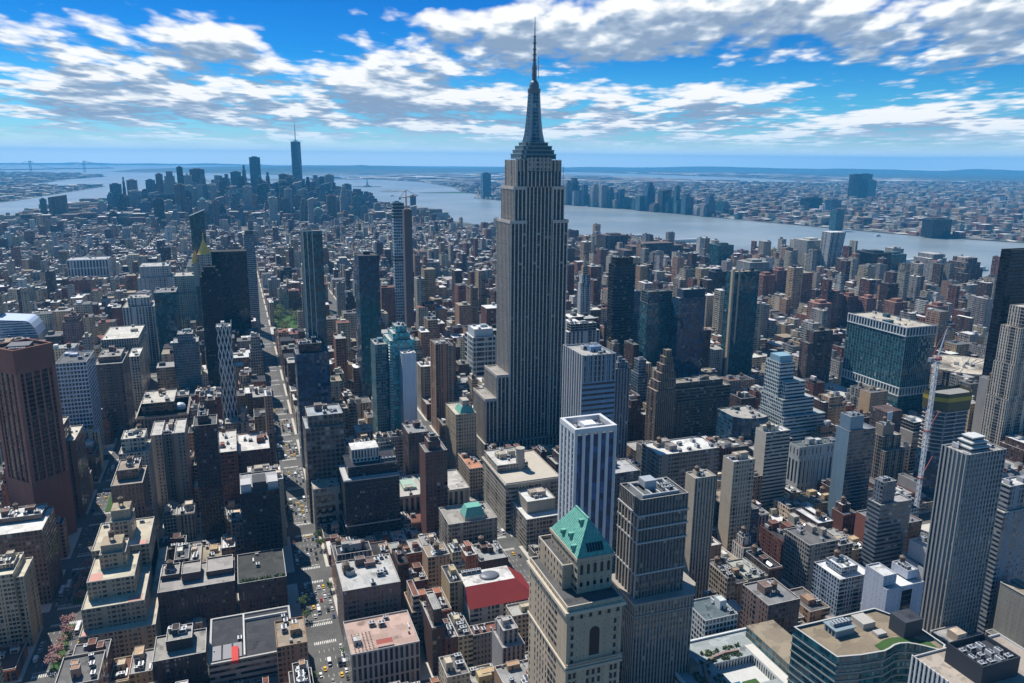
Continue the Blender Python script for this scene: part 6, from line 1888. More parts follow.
HREF = [('the corner-turned brown tower', 36, 430), ('the white gridded slab', 74, 400), ('the criss-cross lattice tower', 224, 370), ('the dark purple-brown slab', 206, 480), ('the black walled tower', 262, 530), ('the terraced tan house', 105, 600),
        ('the ribbed teal tower', 312, 290), ('the dark ribbed tower', 368, 300), ('the bright teal tower', 400, 380), ('the pavilion-topped navy block', 372, 500), ('the slim red-brown tower', 435, 490), ('the red-roofed building', 500, 590),
        ('the beige department store', 530, 500), ('the green pyramid roof', 580, 590), ('the striped white tower', 594, 470), ('the great stepped tower', 532, 330), ('the art deco tower', 662, 390), ('the wide brown slab', 700, 410),
        ('the ledge-banded dark tower', 655, 560), ('the sunken white court', 720, 650), ('the wavy glass block', 860, 640), ('the black hotel slab', 857, 460), ('the arcade-windowed hall', 818, 465), ('the teal terraced offices', 800, 410),
        ('the green-blue office slab', 890, 345), ('the round arena', 965, 366), ('the lattice crane', 930, 440), ('the pale gridded tower', 972, 520), ('the pale notched building', 895, 600), ('the dark navy tower', 690, 330), ('the tan-edged dark tower', 743, 320), ('the white spired tower', 585, 280),
        ('the golden pyramid', 203, 262), ('the broad black slab', 236, 300), ('the cream setback hotel', 1012, 360), ('the huge black slab', 1004, 310), ('the grey stepped block', 154, 280), ('the long white stone block', 88, 270), ('the cornice-topped brown loft', 162, 415), ('the green corner mansard', 478, 520), ('the small tan-flanked loft', 700, 490), ('the navy foot tower', 312, 400), ('the needle-thin white tower', 397, 260), ('the flaring teal tower', 198, 235)]
NEARN, MIDN = 270, 700
LBL = {}


def lab(parts, pos):
    best = min(HREF, key=lambda t: math.hypot(t[1] - pos[0], (t[2] - pos[1]) * 1.2))
    dx, dy = pos[0] - best[1], pos[1] - best[2]
    if abs(dx) > abs(dy) * .8:
        rel = 'right of' if dx > 0 else 'left of'
    else:
        rel = 'below' if dy > 0 else 'beyond'
    return '%s %s %s' % (parts, rel, best[0]), math.hypot(dx, dy)


PENDING = []
rb = random.Random(77)
nkind = {}
STYB = ['punched', 'punched', 'sash', 'sash', 'punched_wide', 'pier']
STYS = ['punched_wide', 'punched_wide', 'pier', 'fine_grid', 'punched', 'grid']
STYC = ['fine_grid', 'ribbon', 'grid', 'punched', 'deep_pier', 'pier']
mass_list = []
for idx, (_, x0, x1, y0, y1, h, corner, pos) in enumerate(CAND):
    wc = pick(WALLC, rb) if (x0 + x1) / 2 < 200 or rb.random() < .5 else rb.choice((GREY, DBROWN, DBRICK, STONE, (0.34, 0.21, 0.13)))
    ri = rb.choices(range(6), [w for _, w in ROOFS])[0]
    kind = KIND[wc]
    if idx >= MIDN or nkind.get(kind, 0) >= 296:
        mass_list.append((x0, x1, y0, y1, h, wc, ri))
        continue
    nkind[kind] = nkind.get(kind, 0) + 1
    sty = rb.choice(STYB if kind == 'brick_building' else STYS if kind == 'stone_building' else STYC)
    glassy = kind == 'concrete_building' and rb.random() < .16
    if glassy:
        sty = rb.choice(('curtain', 'curtain_blue', 'black_glass'))
    side = 'blank' if rb.random() < .45 and not corner else sty
    if rb.random() < .15 and not corner: side = 'party_wall'
    col = jig(wc, rb)
    rcol = jig(ROOFS[ri][0], rb)
    storeys = max(2, round(h / 3.6))
    setb = h > 34 and rb.random() < .5
    tank = h > 26 and rb.random() < .42
    size = 'low' if storeys < 7 else 'mid-height' if storeys < 13 else 'tall'
    nm = {'brick_building': 'building', 'stone_building': 'loft', 'concrete_building': 'block'}[kind]
    base = (size, 'glass-fronted' if glassy else CNAME[wc], nm, RNAME[ri], tank, setb)
    bay, fl = rb.uniform(2.3, 3.4), rb.uniform(3.2, 3.9)
    grp = {'brick_building': 'brick buildings on the city blocks', 'stone_building': 'stone lofts on the city blocks', 'concrete_building': 'pale concrete blocks on the city blocks'}[kind]
    if idx < NEARN:
        rt = root(kind, 'building on a city block', {'brick_building': 'brick building', 'stone_building': 'stone building', 'concrete_building': 'concrete building'}[kind], (x0 + x1) / 2, (y0 + y1) / 2, grp, 0.15)
        rt.location.z = 0.15
        w, rf = MB(), MB()
        p = rect(x0, x1, y0, y1)
        if not corner and h > 20 and x1 - x0 > 14 and rb.random() < .4:      # light well
            m_ = (x0 + x1) / 2
            wl = (x1 - x0) * .14
            yb = y0 + (y1 - y0) * .45
            p = [(x0, y0), (x1, y0), (x1, y1), (m_ + wl, y1), (m_ + wl, yb), (m_ - wl, yb), (m_ - wl, y1), (x0, y1)]
        z1 = h * (rb.uniform(.72, .88) if setb else 1)
        ms = [sty, side, sty, side] if len(p) == 4 else [sty, side, sty, 'punched', 'punched', 'punched', sty, side]
        w.prism(p, .15, z1, ms, None, bay, fl)
        if len(p) == 4:
            roofed(w, rf, p, z1, rb.uniform(.7, 1.4), .4, 'coping' if rb.random() < .7 else 'party_wall')
        else:
            rf.face([(q[0], q[1], z1 - .02) for q in (p[0], p[1], (p[1][0], p[4][1]), (p[0][0], p[4][1]))], 'roofing')
            rf.face([(q[0], q[1], z1 - .02) for q in (p[7], (p[7][0], p[5][1]), p[5], p[6])][::-1], 'roofing')
            rf.face([(q[0], q[1], z1 - .02) for q in (p[3], p[4], (p[2][0], p[4][1]), p[2])][::-1], 'roofing')
            for i in range(8):
                a, b_ = p[i], p[(i + 1) % 8]
                w.bar((a[0], a[1], z1 + .2), (b_[0], b_[1], z1 + .2), .5, 'coping')
        zt = z1
        bx = (x0, x1, y0, y1)
        if setb:
            i0, i1, i2 = rb.uniform(1.5, 4), rb.uniform(1.5, 4), rb.uniform(2, 5)
            bx = (x0 + min(i0, (x1 - x0) * .2), x1 - min(i1, (x1 - x0) * .2), y0 + i2, y1 - (y1 - y0) * (.58 if len(p) == 8 else .1))
            p2 = rect(*bx)
            w.prism(p2, z1 - .9, h, sty, None, bay, fl)
            roofed(w, rf, p2, h, .8, .4)
            zt = h
        w.build('wall', rt, col, origin=tuple(rt.location))
        rf.build('roof', rt, rcol, origin=tuple(rt.location))
        if rb.random() < .4 and wc not in (GREY,):
            cm = MB()
            cm.box(x0 - .05, x1 + .05, y0 - .7, y0 - .03, z1 - 1.6, z1 - .5, 'flat_paint')
            cm.build('cornice', rt, jig(tuple(min(.6, c * 1.3) for c in col), rb), origin=tuple(rt.location))
        if len(p) == 8 and not setb:
            bx = (x0, x1, y0, p[4][1])
        if bx[1] - bx[0] > 5.5 and bx[3] - bx[2] > 7:
            clutter(rt, bx[0] + 1, bx[1] - 1, bx[2] + 1, bx[3] - 1, zt - .8 if (len(p) == 4 or setb) else zt, rb, col, 1 + (x1 - x0 > 18), rb.randint(2, 7), tank, rb.random() < .3)
    else:
        w = MB()
        w.prism(rect(x0, x1, y0, y1), .15, h * (.82 if setb else 1), [sty, side, sty, side], None, bay, fl)
        z1 = h * (.82 if setb else 1)
        rfm = ('roofing_fixed%d' % ri)
        bx = (x0, x1, y0, y1)
        roofed(w, w, rect(*bx), z1, .9, .4, 'coping', rfm)
        if setb:
            bx = (x0 + (x1 - x0) * .12, x1 - (x1 - x0) * .12, y0 + 3, y1 - 3)
            w.prism(rect(*bx), z1 - .9, h, sty, None, bay, fl)
            roofed(w, w, rect(*bx), h, .8, .4, 'coping', rfm)
        zt = h - .8
        for _ in range(rb.randint(1, 3)):
            bw, bd = min(rb.uniform(3, 7), (bx[1] - bx[0]) * .6), min(rb.uniform(3, 8), (bx[3] - bx[2]) * .6)
            ax, ay = rb.uniform(bx[0] + .5, bx[1] - .5 - bw), rb.uniform(bx[2] + .5, bx[3] - .5 - bd)
            w.box(ax, ax + bw, ay, ay + bd, zt, zt + rb.uniform(1.6, 5), rb.choice(('party_wall', 'galvanised', 'coping')), rb.choice(('coping', 'roofing_fixed3')), bottom=False)
        if tank:
            ax, ay = rb.uniform(bx[0] + 2, bx[1] - 2), rb.uniform(bx[2] + 3, bx[3] - 2)
            w.lathe(ax, ay, [(1.8, zt), (1.8, zt + 6), (2, zt + 6), (.1, zt + 7.6)], 'tank_wood', 8)
        rt = w.build(kind, None, col, origin=((x0 + x1) / 2, (y0 + y1) / 2, 0))
        tag(rt, 'building on a city block', {'brick_building': 'brick building', 'stone_building': 'stone building', 'concrete_building': 'concrete building'}[kind], grp)
    PENDING.append((rt, base, pos))

ORD = ['nearest', 'second', 'third', 'fourth', 'fifth', 'sixth', 'seventh', 'eighth', 'ninth', 'tenth', 'eleventh', 'twelfth']
by_label = {}
for rt, base, pos in PENDING:
    size, cn, nm, rn, tank, setb = base
    feat = '%s roof%s' % (rn, ' and water tank' if tank else ' and stepped top' if setb else '')
    s, d = lab('%s %s %s, %s,' % (size, cn, nm, feat), pos)
    if len(s.split()) > 15:
        s, d = lab('%s %s, %s,' % (cn, nm, feat), pos)
    if len(s.split()) > 15:
        s, d = lab('%s %s, %s,' % (cn, nm, feat.replace(' and ', ', ')), pos)
    by_label.setdefault(s, []).append((d, rt))
for s, lst in by_label.items():
    lst.sort(key=lambda t: t[0])
    for i, (d, rt) in enumerate(lst):
        rt['label'] = s if len(lst) == 1 else '%s %s' % (ORD[min(i, 11)], s) if i else 'closest ' + s

# ------------------------------------------------------------------ the far city: masses of small roofs


def mass(name, label, items, seed):
    r = random.Random(seed)
    b = MB()
    for (x0, x1, y0, y1, h, wc, rc) in items:
        c = jig(wc, r, .2) + (r.random(),)
        t_ = jig(rc, r, .15) + (0.5,)
        b.prism(rect(x0, x1, y0, y1), 0.1, h, 'mass', 'mass_roof', 3.4, 3.6, c, t_)
        if x1 - x0 > 8 and y0 < 3600 and abs(x0) < 2600:
            for _ in range(r.randint(1, 2)):
                bw, bd = (x1 - x0) * r.uniform(.15, .4), (y1 - y0) * r.uniform(.15, .4)
                ax, ay = r.uniform(x0, x1 - bw), r.uniform(y0, y1 - bd)
                cc = jig(pick(ROOFS, r), r) + (.5,)
                b.box(ax, ax + bw, ay, ay + bd, h, h + r.uniform(1.5, 5), 'mass_roof', 'mass_roof', cc, False)
    return tag(b.build(name, attr=True), label, 'distant buildings', None, 'stuff')


mass('distant_buildings', 'mass of brick and stone roofs filling the island beyond the towers', [(a, b_, c, d, h, wc, ROOFS[ri][0]) for (a, b_, c, d, h, wc, ri) in mass_list], 4)


def scatter(poly, n, seed, xr, yr, hs, size, dist=None):
    r = random.Random(seed)
    out = []
    tries = 0
    while len(out) < n and tries < n * 30:
        tries += 1
        y = yr[0] + (yr[1] - yr[0]) * (r.random() ** 1.6)
        x = r.uniform(*xr)
        if not inside(x, y, poly):
            continue
        q = px(x, y, 10)
        if q is None or q[0] < -20 or q[0] > 1045:
            continue
        k = 1 + math.hypot(x, y) / 9000
        w, d = r.uniform(*size) * k, r.uniform(*size) * k
        if not (inside(x + w, y + d, poly) and inside(x + w, y, poly) and inside(x, y + d, poly)):
            continue
        out.append((x, x + w, y, y + d, r.choice(hs) * r.uniform(.8, 1.3), pick(WALLC, r), pick(ROOFS, r)))
    return out


mass('distant_buildings', 'low warehouses and houses spread over the far river shore', scatter(NJ, 9000, 11, (1800, 14000), (900, 9500), (7, 8, 9, 10, 12, 14, 20, 32), (12, 38)), 5)
mass('distant_buildings', 'low docks and houses along the harbour shore beside the suspension bridge', scatter(BK, 1800, 12, (-5200, -900), (5000, 16000), (7, 9, 11, 14, 24), (18, 50)), 6)
mass('distant_buildings', 'pale industrial sheds and tank farms beyond the harbour', scatter(NJ, 900, 14, (-400, 12000), (9500, 17000), (9, 12, 18), (60, 190)), 8)
mass('distant_buildings', 'packed low roofs between the far downtown towers', scatter(MAN, 2300, 13, (-1000, 1300), (3900, 6300), (18, 24, 32, 40, 50), (22, 46)), 7)

# ------------------------------------------------------------------ far downtown towers, one thing each
LM = [(-619,-566,4700,169),(-569,-554,4800,204),(-552,-501,4850,186),(-525,-466,4650,134),(-460,-413,4900,185),(-422,-384,5100,214),(-375,-305,5000,233),(-298,-265,5000,256),(-265,-237,5150,219),(-240,-154,5250,241),(-184,-131,4800,165),(-114,-51,5150,207),(-49,-4,5050,216),(-3,61,5250,224),(65,95,5300,266),(118,185,5380,316),(207,238,5300,223),(231,260,5000,145),(296,376,5250,206),(415,467,5450,175),(498,557,5350,204),(553,613,5450,188),(595,654,5400,203),(633,684,5200,131),(715,811,5100,121),(800,845,5000,100),(557,622,4800,74),(-382,-285,4500,118),(-466,-407,4600,88),(-140,-54,4800,120),(-31,46,4900,150),(61,111,4850,140),(151,232,5000,158),(197,275,4800,106),(293,387,4900,113),(-800,-732,4100,139),(-845,-820,4150,119),(-282,-189,4750,145),(414,467,4900,65),(-582,-523,4700,105)]
PAL = [('dark blue-grey', (0.06, 0.08, 0.11), 'curtain_blue'), ('brown', (0.16, 0.12, 0.10), 'pier'), ('grey stone', (0.27, 0.26, 0.25), 'punched'), ('dark glass', (0.03, 0.04, 0.05), 'black_glass'), ('pale stone', (0.38, 0.36, 0.33), 'deep_pier'), ('teal glass', (0.06, 0.10, 0.11), 'curtain_teal')]
rf_ = random.Random(31)


def far_tower(x0, x1, y, h, pal, shape, label, cat, group, name='far_tower'):
    b = MB()
    d = min(60, max(22, (x1 - x0) * .9))
    w = x1 - x0
    if shape == 0:
        b.prism(rect(x0, x1, y, y + d), .1, h, pal[2], 'party_wall', 4, 4.2)
        b.box(x0 + w * .25, x0 + w * .75, y + d * .2, y + d * .7, h, h + 5, 'party_wall', bottom=False)
    elif shape == 1:
        b.prism(rect(x0, x1, y, y + d), .1, h * .72, pal[2], 'party_wall', 4, 4.2)
        b.prism(rect(x0 + w * .12, x1 - w * .12, y + 3, y + d - 3), h * .72, h * .88, pal[2], 'party_wall', 4, 4.2)
        b.prism(rect(x0 + w * .26, x1 - w * .26, y + 6, y + d - 6), h * .88, h, pal[2], 'party_wall', 4, 4.2)
    elif shape == 2:
        b.prism(rect(x0, x1, y, y + d), .1, h * .88, pal[2], 'party_wall', 4, 4.2)
        p = rect(x0 + w * .2, x1 - w * .2, y + d * .2, y + d * .8)
        b.prism(p, h * .88, h * .94, pal[2], None, 4, 4.2)
        ap = ((x0 + x1) / 2, y + d / 2, h * 1.02)
        for i in range(4):
            j = (i + 1) % 4
            b.face([(p[i][0], p[i][1], h * .94), (p[j][0], p[j][1], h * .94), ap], 'copper_green')
    else:
        P0 = rect(x0, x1, y, y + d)
        for i in range(4):
            j = (i + 1) % 4
            zt = {0: h * .93, 1: h, 2: h, 3: h * .93}
            b.face([(P0[i][0], P0[i][1], .1), (P0[j][0], P0[j][1], .1), (P0[j][0], P0[j][1], zt[j]), (P0[i][0], P0[i][1], zt[i])], pal[2], [(0, 0), (w / 4, 0), (w / 4, h / 4.2), (0, h / 4.2)])
        b.face([(P0[i][0], P0[i][1], {0: h * .93, 1: h, 2: h, 3: h * .93}[i]) for i in range(4)], 'party_wall')
    o = b.build(name, None, jig(pal[1], rf_, .2), origin=((x0 + x1) / 2, y + d / 2, 0))
    return tag(o, label, cat, group)


def rank_label(items, ref_x, refname):
    """ordinal left / right of the reference tower"""
    L = sorted([i for i in items if i[0] < ref_x], key=lambda t: -t[0])
    Rr = sorted([i for i in items if i[0] >= ref_x], key=lambda t: t[0])
    res = {}
    ones = ['', 'first', 'second', 'third', 'fourth', 'fifth', 'sixth', 'seventh', 'eighth', 'ninth', 'tenth', 'eleventh', 'twelfth', 'thirteenth', 'fourteenth', 'fifteenth', 'sixteenth', 'seventeenth', 'eighteenth', 'nineteenth']
    tens = ['', '', 'twent', 'thirt', 'fort', 'fift', 'sixt', 'sevent', 'eight', 'ninet']
    words = [ones[n] if n < 20 else (tens[n // 10] + ('ieth' if n % 10 == 0 else 'y-' + ones[n % 10])) for n in range(1, 100)]
    words += ['hundredth'] + ['hundred-and-' + w for w in words]
    for k, i in enumerate(L): res[i[1]] = '%s left of %s' % (words[k], refname)
    for k, i in enumerate(Rr): res[i[1]] = '%s right of %s' % (words[k], refname)
    return res


rq = random.Random(41)
for _ in range(125):
    xx = rq.uniform(-640, 760)
    yy = rq.uniform(3950, 5450)
    ww = rq.uniform(26, 52)
    LM.append((xx, xx + ww, yy, rq.uniform(65, 185) * (0.75 if abs(xx - 60) > 480 else 1)))
for _ in range(45):
    xx = rq.uniform(-560, 640)
    LM.append((xx, xx + rq.uniform(34, 58), rq.uniform(4600, 5450), rq.uniform(140, 215) * (.8 if abs(xx - 60) > 420 else 1)))
for _ in range(70):
    xx = rq.gauss(80, 300)
    yy = rq.uniform(3650, 4500)
    LM.append((xx, xx + rq.uniform(24, 46), yy, rq.uniform(55, 145)))
mids = [(px((a + b_) / 2, y, h)[0], i) for i, (a, b_, y, h) in enumerate(LM)]
rk = rank_label(mids[:40], 295, 'the far spired skyscraper')
def crowd(m, i, y, h, cut, what):
    side = 'at its left end' if m < cut[0] else 'left of its middle' if m < cut[1] else 'right of its middle' if m < cut[2] else 'at its right end'
    return '%s of the %s, %s' % ('near edge' if y < cut[3] else 'back rows', what, side)
for m, i in mids[40:]:
    rk[i] = crowd(m, i, LM[i][2], LM[i][3], (180, 245, 310, 4500), 'far downtown cluster')
SHN = ['flat-topped', 'stepped', 'green-capped', 'slant-topped']
for i, (a, b_, y, h) in enumerate(LM):
    pal = PAL[rf_.choices(range(6), [5, 3, 4, 4, 3, 1])[0]]
    if i == 15: pal = PAL[0]
    sh = rf_.choices(range(4), [5, 4, 1, 1])[0] if i != 15 else 0
    far_tower(a, b_, y, h, pal, sh, '%s %s%s tower, %s' % (SHN[sh], '' if i < 40 else 'tall ' if h > 140 else 'low ' if h < 90 else '', pal[0], rk[i]), 'downtown tower', 'far downtown towers', 'downtown_tower')


def spire_tower():
    cx, cy, h = 411.0, 5350.0, 417.0
    rt = root('skyscraper', 'tallest far downtown skyscraper, tapering blue glass with a needle spire', 'skyscraper', cx, cy)
    b = MB()
    s, q = 31.0, 31.0
    base = [(cx - s, cy - s), (cx + s, cy - s), (cx + s, cy + s), (cx - s, cy + s)]
    b.prism(base, .1, 57, 'curtain_blue', None, 4, 4.2)
    top = [(cx, cy - q), (cx + q, cy), (cx, cy + q), (cx - q, cy)]
    for i in range(4):
        j = (i + 1) % 4
        b.face([(*base[i], 57), (*base[j], 57), (*top[i], h)], 'curtain_blue', [(0, 0), (15, 0), (7, 85)])
        b.face([(*base[j], 57), (*top[j], h), (*top[i], h)], 'curtain_blue', [(7, 0), (15, 85), (0, 85)])
    b.face([(*p, h) for p in top], 'metal_paint')
    b.build('wall', rt, (0.10, 0.14, 0.18))
    piece(rt, 'spire', (0.3, 0.32, 0.35), lambda b: [b.lathe(cx, cy, [(16, h + 2), (16, h + 7)], 'metal_paint', 16), b.bar((cx, cy, h), (cx, cy, 500), 4.4, 'metal_paint', 6, None, 3), b.bar((cx, cy, 500), (cx, cy, 541), 3, 'metal_paint', 6, None, 1)])


spire_tower()

# ------------------------------------------------------------------ towers across the river and scattered mid-distance towers
JC = [(1845,1889,4228,201),(1953,2007,4386,209),(2083,2118,4534,130),(2016,2062,4221,178),(2148,2196,4368,167),(2053,2085,4070,166),(2192,2226,4214,154),(2309,2372,4379,86),(2214,2247,4073,96),(2340,2423,4232,105),(2222,2273,3933,198),(2395,2456,4059,153),(2529,2586,4221,92),(2408,2461,3918,102),(2559,2615,4066,105),(2439,2485,3756,66),(2604,2651,3893,125),(2783,2854,4030,81),(2672,2706,3699,28),(2069,2117,4426,98),(1798,1856,4264,113),(2171,2218,4232,83),(2462,2526,4271,59),(2526,2566,3821,78)]
for _ in range(18):
    xx = rq.uniform(1820, 2850)
    yy = 4350 - (xx - 1820) * .45 + rq.uniform(-60, 420)
    JC.append((xx, xx + rq.uniform(26, 44), yy, rq.choice((45, 60, 80, 120, 170))))
mids = [(px((a + b_) / 2, y, h)[0], i) for i, (a, b_, y, h) in enumerate(JC)]
jl = []
for i, (a, b_, y, h) in enumerate(JC):
    # keep each tower on dry land: slide it back along its own line of sight while the width stays true to the distance
    k = 1.0
    while not inside((a + b_) / 2 * k, y * k, NJ) and k < 1.5:
        k += .01
    hh = CAMH + (h - CAMH) * k
    jl.append((a * k, b_ * k, y * k, max(24, hh)))
rk = rank_label(mids[:24], 560, 'the great mast tower')
for m, i in mids[24:]:
    rk[i] = crowd(m, i, JC[i][2], JC[i][3], (590, 630, 680, 4250), 'far riverside cluster')
for i, (a, b_, y, h) in enumerate(jl):
    pal = PAL[rf_.choices(range(6), [6, 1, 2, 3, 2, 4])[0]]
    if i in (0, 3): pal = PAL[4]
    sh = rf_.choices(range(4), [6, 3, 0, 2])[0]
    far_tower(a, b_, y, h, pal, sh, '%s %s riverside tower, %s' % (SHN[sh], pal[0], rk[i]), 'riverside tower', 'towers on the far river bank', 'riverside_tower')
OT = [('jsq1',4971,5057,5300,215),('jsq2',5056,5164,5300,219),('jsq3',5080,5166,5250,170),('o1',3563,3694,4200,84),('o2',3680,3761,4100,75),('o3',2692,2738,2960,97),('o4',2859,2966,2560,78),('o5',3015,3044,2560,54),('xiw',1544,1605,1800,99),('dk',1639,1706,1650,76),('tl',1706,1760,1650,71),('bg',1677,1749,1500,89),('br',1683,1746,1400,91),('t111',1117,1353,2100,69),('b2',1152,1233,2300,76),('gs',1941,2010,6145,204),('mb',1315,1367,1900,81),('w1',1089,1143,1450,96),('ps1',1042,1065,1130,80),('ps2',1066,1090,1120,76),('ps3',1092,1115,1100,74),('ps4',1118,1148,1060,72),('ps5',1150,1177,1000,74),('ps6',981,1012,1100,70),('ps7',1075,1107,1380,78),('ps8',1143,1173,1420,80),('ps9',1180,1210,1400,76),('b5',1031,1066,1500,70),('sq1',920,962,1650,66),('gr1',94,131,1900,57),('gr2',-26,1,2000,68),('gr3',350,376,2000,65),('gr4',408,475,1600,63),('gr5',433,485,1900,63),('gr6',247,292,2100,56),('gr7',187,207,1450,72),('gr8',59,83,1700,65)]
OL = {'jsq1': ('dark slab, leftmost of three tall towers grouped on the far inland horizon', 0, 3), 'jsq2': ('pale blue glass tower, middle of three grouped on the far inland horizon', 0, 0), 'jsq3': ('blue glass tower, lowest of three grouped on the far inland horizon', 0, 5), 'o1': ('wide dark block left of and below the three inland towers', 0, 3), 'o2': ('squat dark block directly below the three inland towers', 0, 0),
      'o3': ('teal glass tower on the far bank just above the leaning white tower', 0, 5), 'o4': ('dark twin-width block alone on the far bank at right', 0, 3), 'o5': ('narrow grey block right of the dark twin-width block on the far bank', 0, 2), 'xiw': ('white windowed tower just left of the leaning twisted tower by the river', 0, 4), 'dk': ('black glass block on the near river bank beside a teal glass block', 0, 3), 'tl': ('teal glass block on the near river bank beside a black block', 0, 5),
      'bg': ('beige stepped apartment tower by the near river bank', 1, 4), 'br': ('brown stepped tower by the near river bank, beside the huge black slab', 1, 1), 't111': ('very wide brown brick block with setbacks near the river, right of the dark glass tower', 1, 1), 'b2': ('brown brick block left of the very wide one near the river', 0, 1), 'gs': ('lone blue glass skyscraper on the water just left of the mast tower', 0, 0), 'mb': ('dark teal block standing by the river above the brown slabs', 0, 5), 'w1': ('white block among low roofs above the tan-edged dark tower', 0, 2)}
for (n, a, b_, y, h) in OT:
    if n in OL:
        l, sh, pi_ = OL[n]
        far_tower(a, b_, y, h, PAL[pi_], sh, l, 'tower', None, 'mid_distance_tower')
slabs = [t_ for t_ in OT if t_[0].startswith('ps')]
slabs.sort(key=lambda t_: px(t_[1], t_[3], t_[4])[0])
for i, (n, a, b_, y, h) in enumerate(slabs):
    far_tower(a, b_, y, h, ('red brick', (0.26, 0.14, 0.11), 'punched'), 0, 'pinkish brick housing slab, %s from the left in the row above the green-blue slab' % ['first', 'second', 'third', 'fourth', 'fifth', 'sixth', 'seventh', 'eighth', 'ninth'][i], 'housing slab', 'brick housing slabs', 'housing_slab')
rest = [t_ for t_ in OT if t_[0] not in OL and not t_[0].startswith('ps')]
for (n, a, b_, y, h) in rest:
    pal = PAL[rf_.choice((1, 2, 4, 3))]
    l, d_ = lab('lone %s block over the low far roofs' % pal[0], px((a + b_) / 2, y, h))
    far_tower(a, b_, y, h, pal, rf_.choice((0, 1)), l, 'tower', 'blocks over the far roofs', 'mid_distance_tower')


def leaning():
    x0, x1, y, h = 1571.0, 1632.0, 1750.0, 126.0
    rt = root('apartment_tower', 'twisted leaning white tower with striped windows by the river', 'apartment tower', (x0 + x1) / 2, y + 20)
    b = MB()
    N = 10
    def ringp(k):
        s = 9 * k
        return rect(x0 + 6 + s * .2, x1 - 14 + s * 1.5, y + 4 - s * .6, y + 38 - s * .3)
    for i in range(N):
        A, B_ = ringp(i / N), ringp((i + 1) / N)
        for e in range(4):
            f_ = (e + 1) % 4
            b.face([(*A[e], h * i / N + .1), (*A[f_], h * i / N + .1), (*B_[f_], h * (i + 1) / N), (*B_[e], h * (i + 1) / N)], 'pier', [(0, i * 3), (9, i * 3), (9, i * 3 + 3), (0, i * 3 + 3)])
    b.face([(*p, h) for p in ringp(1)], 'party_wall')
    b.build('wall', rt, (0.55, 0.55, 0.53))


leaning()


def bridge():
    # suspension bridge across the harbour mouth, 16 km away
    A, B_ = Vector((-3384.0, 16272.0, 0)), Vector((-2715.0, 17518.0, 0))
    rt = root('suspension_bridge', 'faint twin-towered suspension bridge on the horizon across the harbour mouth', 'bridge', (A.x + B_.x) / 2, (A.y + B_.y) / 2)
    d = (B_ - A).normalized(); q = Vector((-d.y, d.x, 0)) * 16
    for P in (A, B_):
        t_ = MB()
        for s in (-1, 1):
            t_.bar(tuple(P + q * s + Vector((0, 0, -4))), tuple(P + q * s + Vector((0, 0, 211))), 13, 'metal_paint', 4, None, 10)
        for z in (120, 195):
            t_.bar(tuple(P - q + Vector((0, 0, z))), tuple(P + q + Vector((0, 0, z))), 12, 'metal_paint')
        t_.build('bridge_tower', rt, (0.25, 0.28, 0.30))
    D_ = MB()
    D_.bar(tuple(A - d * 900 + Vector((0, 0, 62))), tuple(B_ + d * 900 + Vector((0, 0, 62))), 16, 'metal_paint')
    D_.build('deck', rt, (0.2, 0.22, 0.24))
    c = MB()
    for s in (-1, 1):
        prev = None
        for i in range(25):
            k = i / 24
            p = A + (B_ - A) * k + q * s + Vector((0, 0, 72 + 138 * (2 * k - 1) ** 2))
            if prev is not None: c.bar(tuple(prev), tuple(p), 3.2, 'metal_paint')
            prev = p
        c.bar(tuple(A + q * s + Vector((0, 0, 210))), tuple(A - d * 800 + q * s + Vector((0, 0, 62))), 3.2, 'metal_paint')
        c.bar(tuple(B_ + q * s + Vector((0, 0, 210))), tuple(B_ + d * 800 + q * s + Vector((0, 0, 62))), 3.2, 'metal_paint')
    c.build('cable', rt, (0.25, 0.28, 0.3))


bridge()


def statue():
    cx, cy = 1443.0, 8904.0
    rt = root('statue', 'tiny green robed statue raising a torch on a stone pedestal, on a harbour island', 'statue', cx, cy)
    piece(rt, 'pedestal', (0.4, 0.37, 0.32), lambda b: [b.lathe(cx, cy, [(46, .1), (44, 12)], 'flat_paint', 11), b.lathe(cx, cy, [(22, 12), (20, 20), (11, 22), (9.5, 44), (11, 47)], 'flat_paint', 4)])
    def fig(b):
        b.lathe(cx, cy, [(6, 47), (6.4, 52), (5.2, 62), (4.4, 72), (4.8, 77), (3.2, 80), (1.6, 81), (1.9, 83), (1.7, 85.5), (2.4, 86.2), (.6, 87)], 'copper_green', 12)
        b.bar((cx + 4, cy, 78), (cx + 6.4, cy - 1, 90), 1.8, 'copper_green', 6, None, 1.0)
        b.bar((cx - 4, cy, 78), (cx - 4.5, cy - 3.5, 70), 1.8, 'copper_green', 6)
        b.box(cx - 6.5, cx - 2.5, cy - 4.6, cy - 3.6, 66, 73, 'copper_green')
    piece(rt, 'figure', None, fig)
    piece(rt, 'torch', None, lambda b: b.lathe(cx + 6.4, cy - 1, [(1.2, 89.5), (1.6, 91), (1, 92), (.1, 94)], 'gold_leaf', 8))


statue()

# ------------------------------------------------------------------ piers along the near river bank
rp = random.Random(8)
shore = [MAN[k] for k in range(0, 7)]
for i in range(14):
    seg = rp.randrange(0, 4)
    a, b_ = Vector(shore[seg]), Vector(shore[seg + 1])
    k = (i * .37) % 1
    p = a + (b_ - a) * k
    q = px(p.x, p.y, 0)
    if q is None or q[0] > 1010: continue
    L = rp.uniform(120, 230)
    b = MB()
    b.box(p.x - 5, p.x + L, p.y - 16, p.y + 16, -2.9, 1.6, 'pavement_slab')
    if rp.random() < .6:
        b.box(p.x + 8, p.x + L - 8, p.y - 12, p.y + 12, 1.6, 10, 'galvanised')
    l, d_ = lab('pier reaching into the wide river', q)
    tag(b.build('river_pier', origin=(p.x, p.y, 0)), l + (', %s along the bank' % ORD[i] if i < 12 else ', far along the bank'), 'pier', 'river piers')
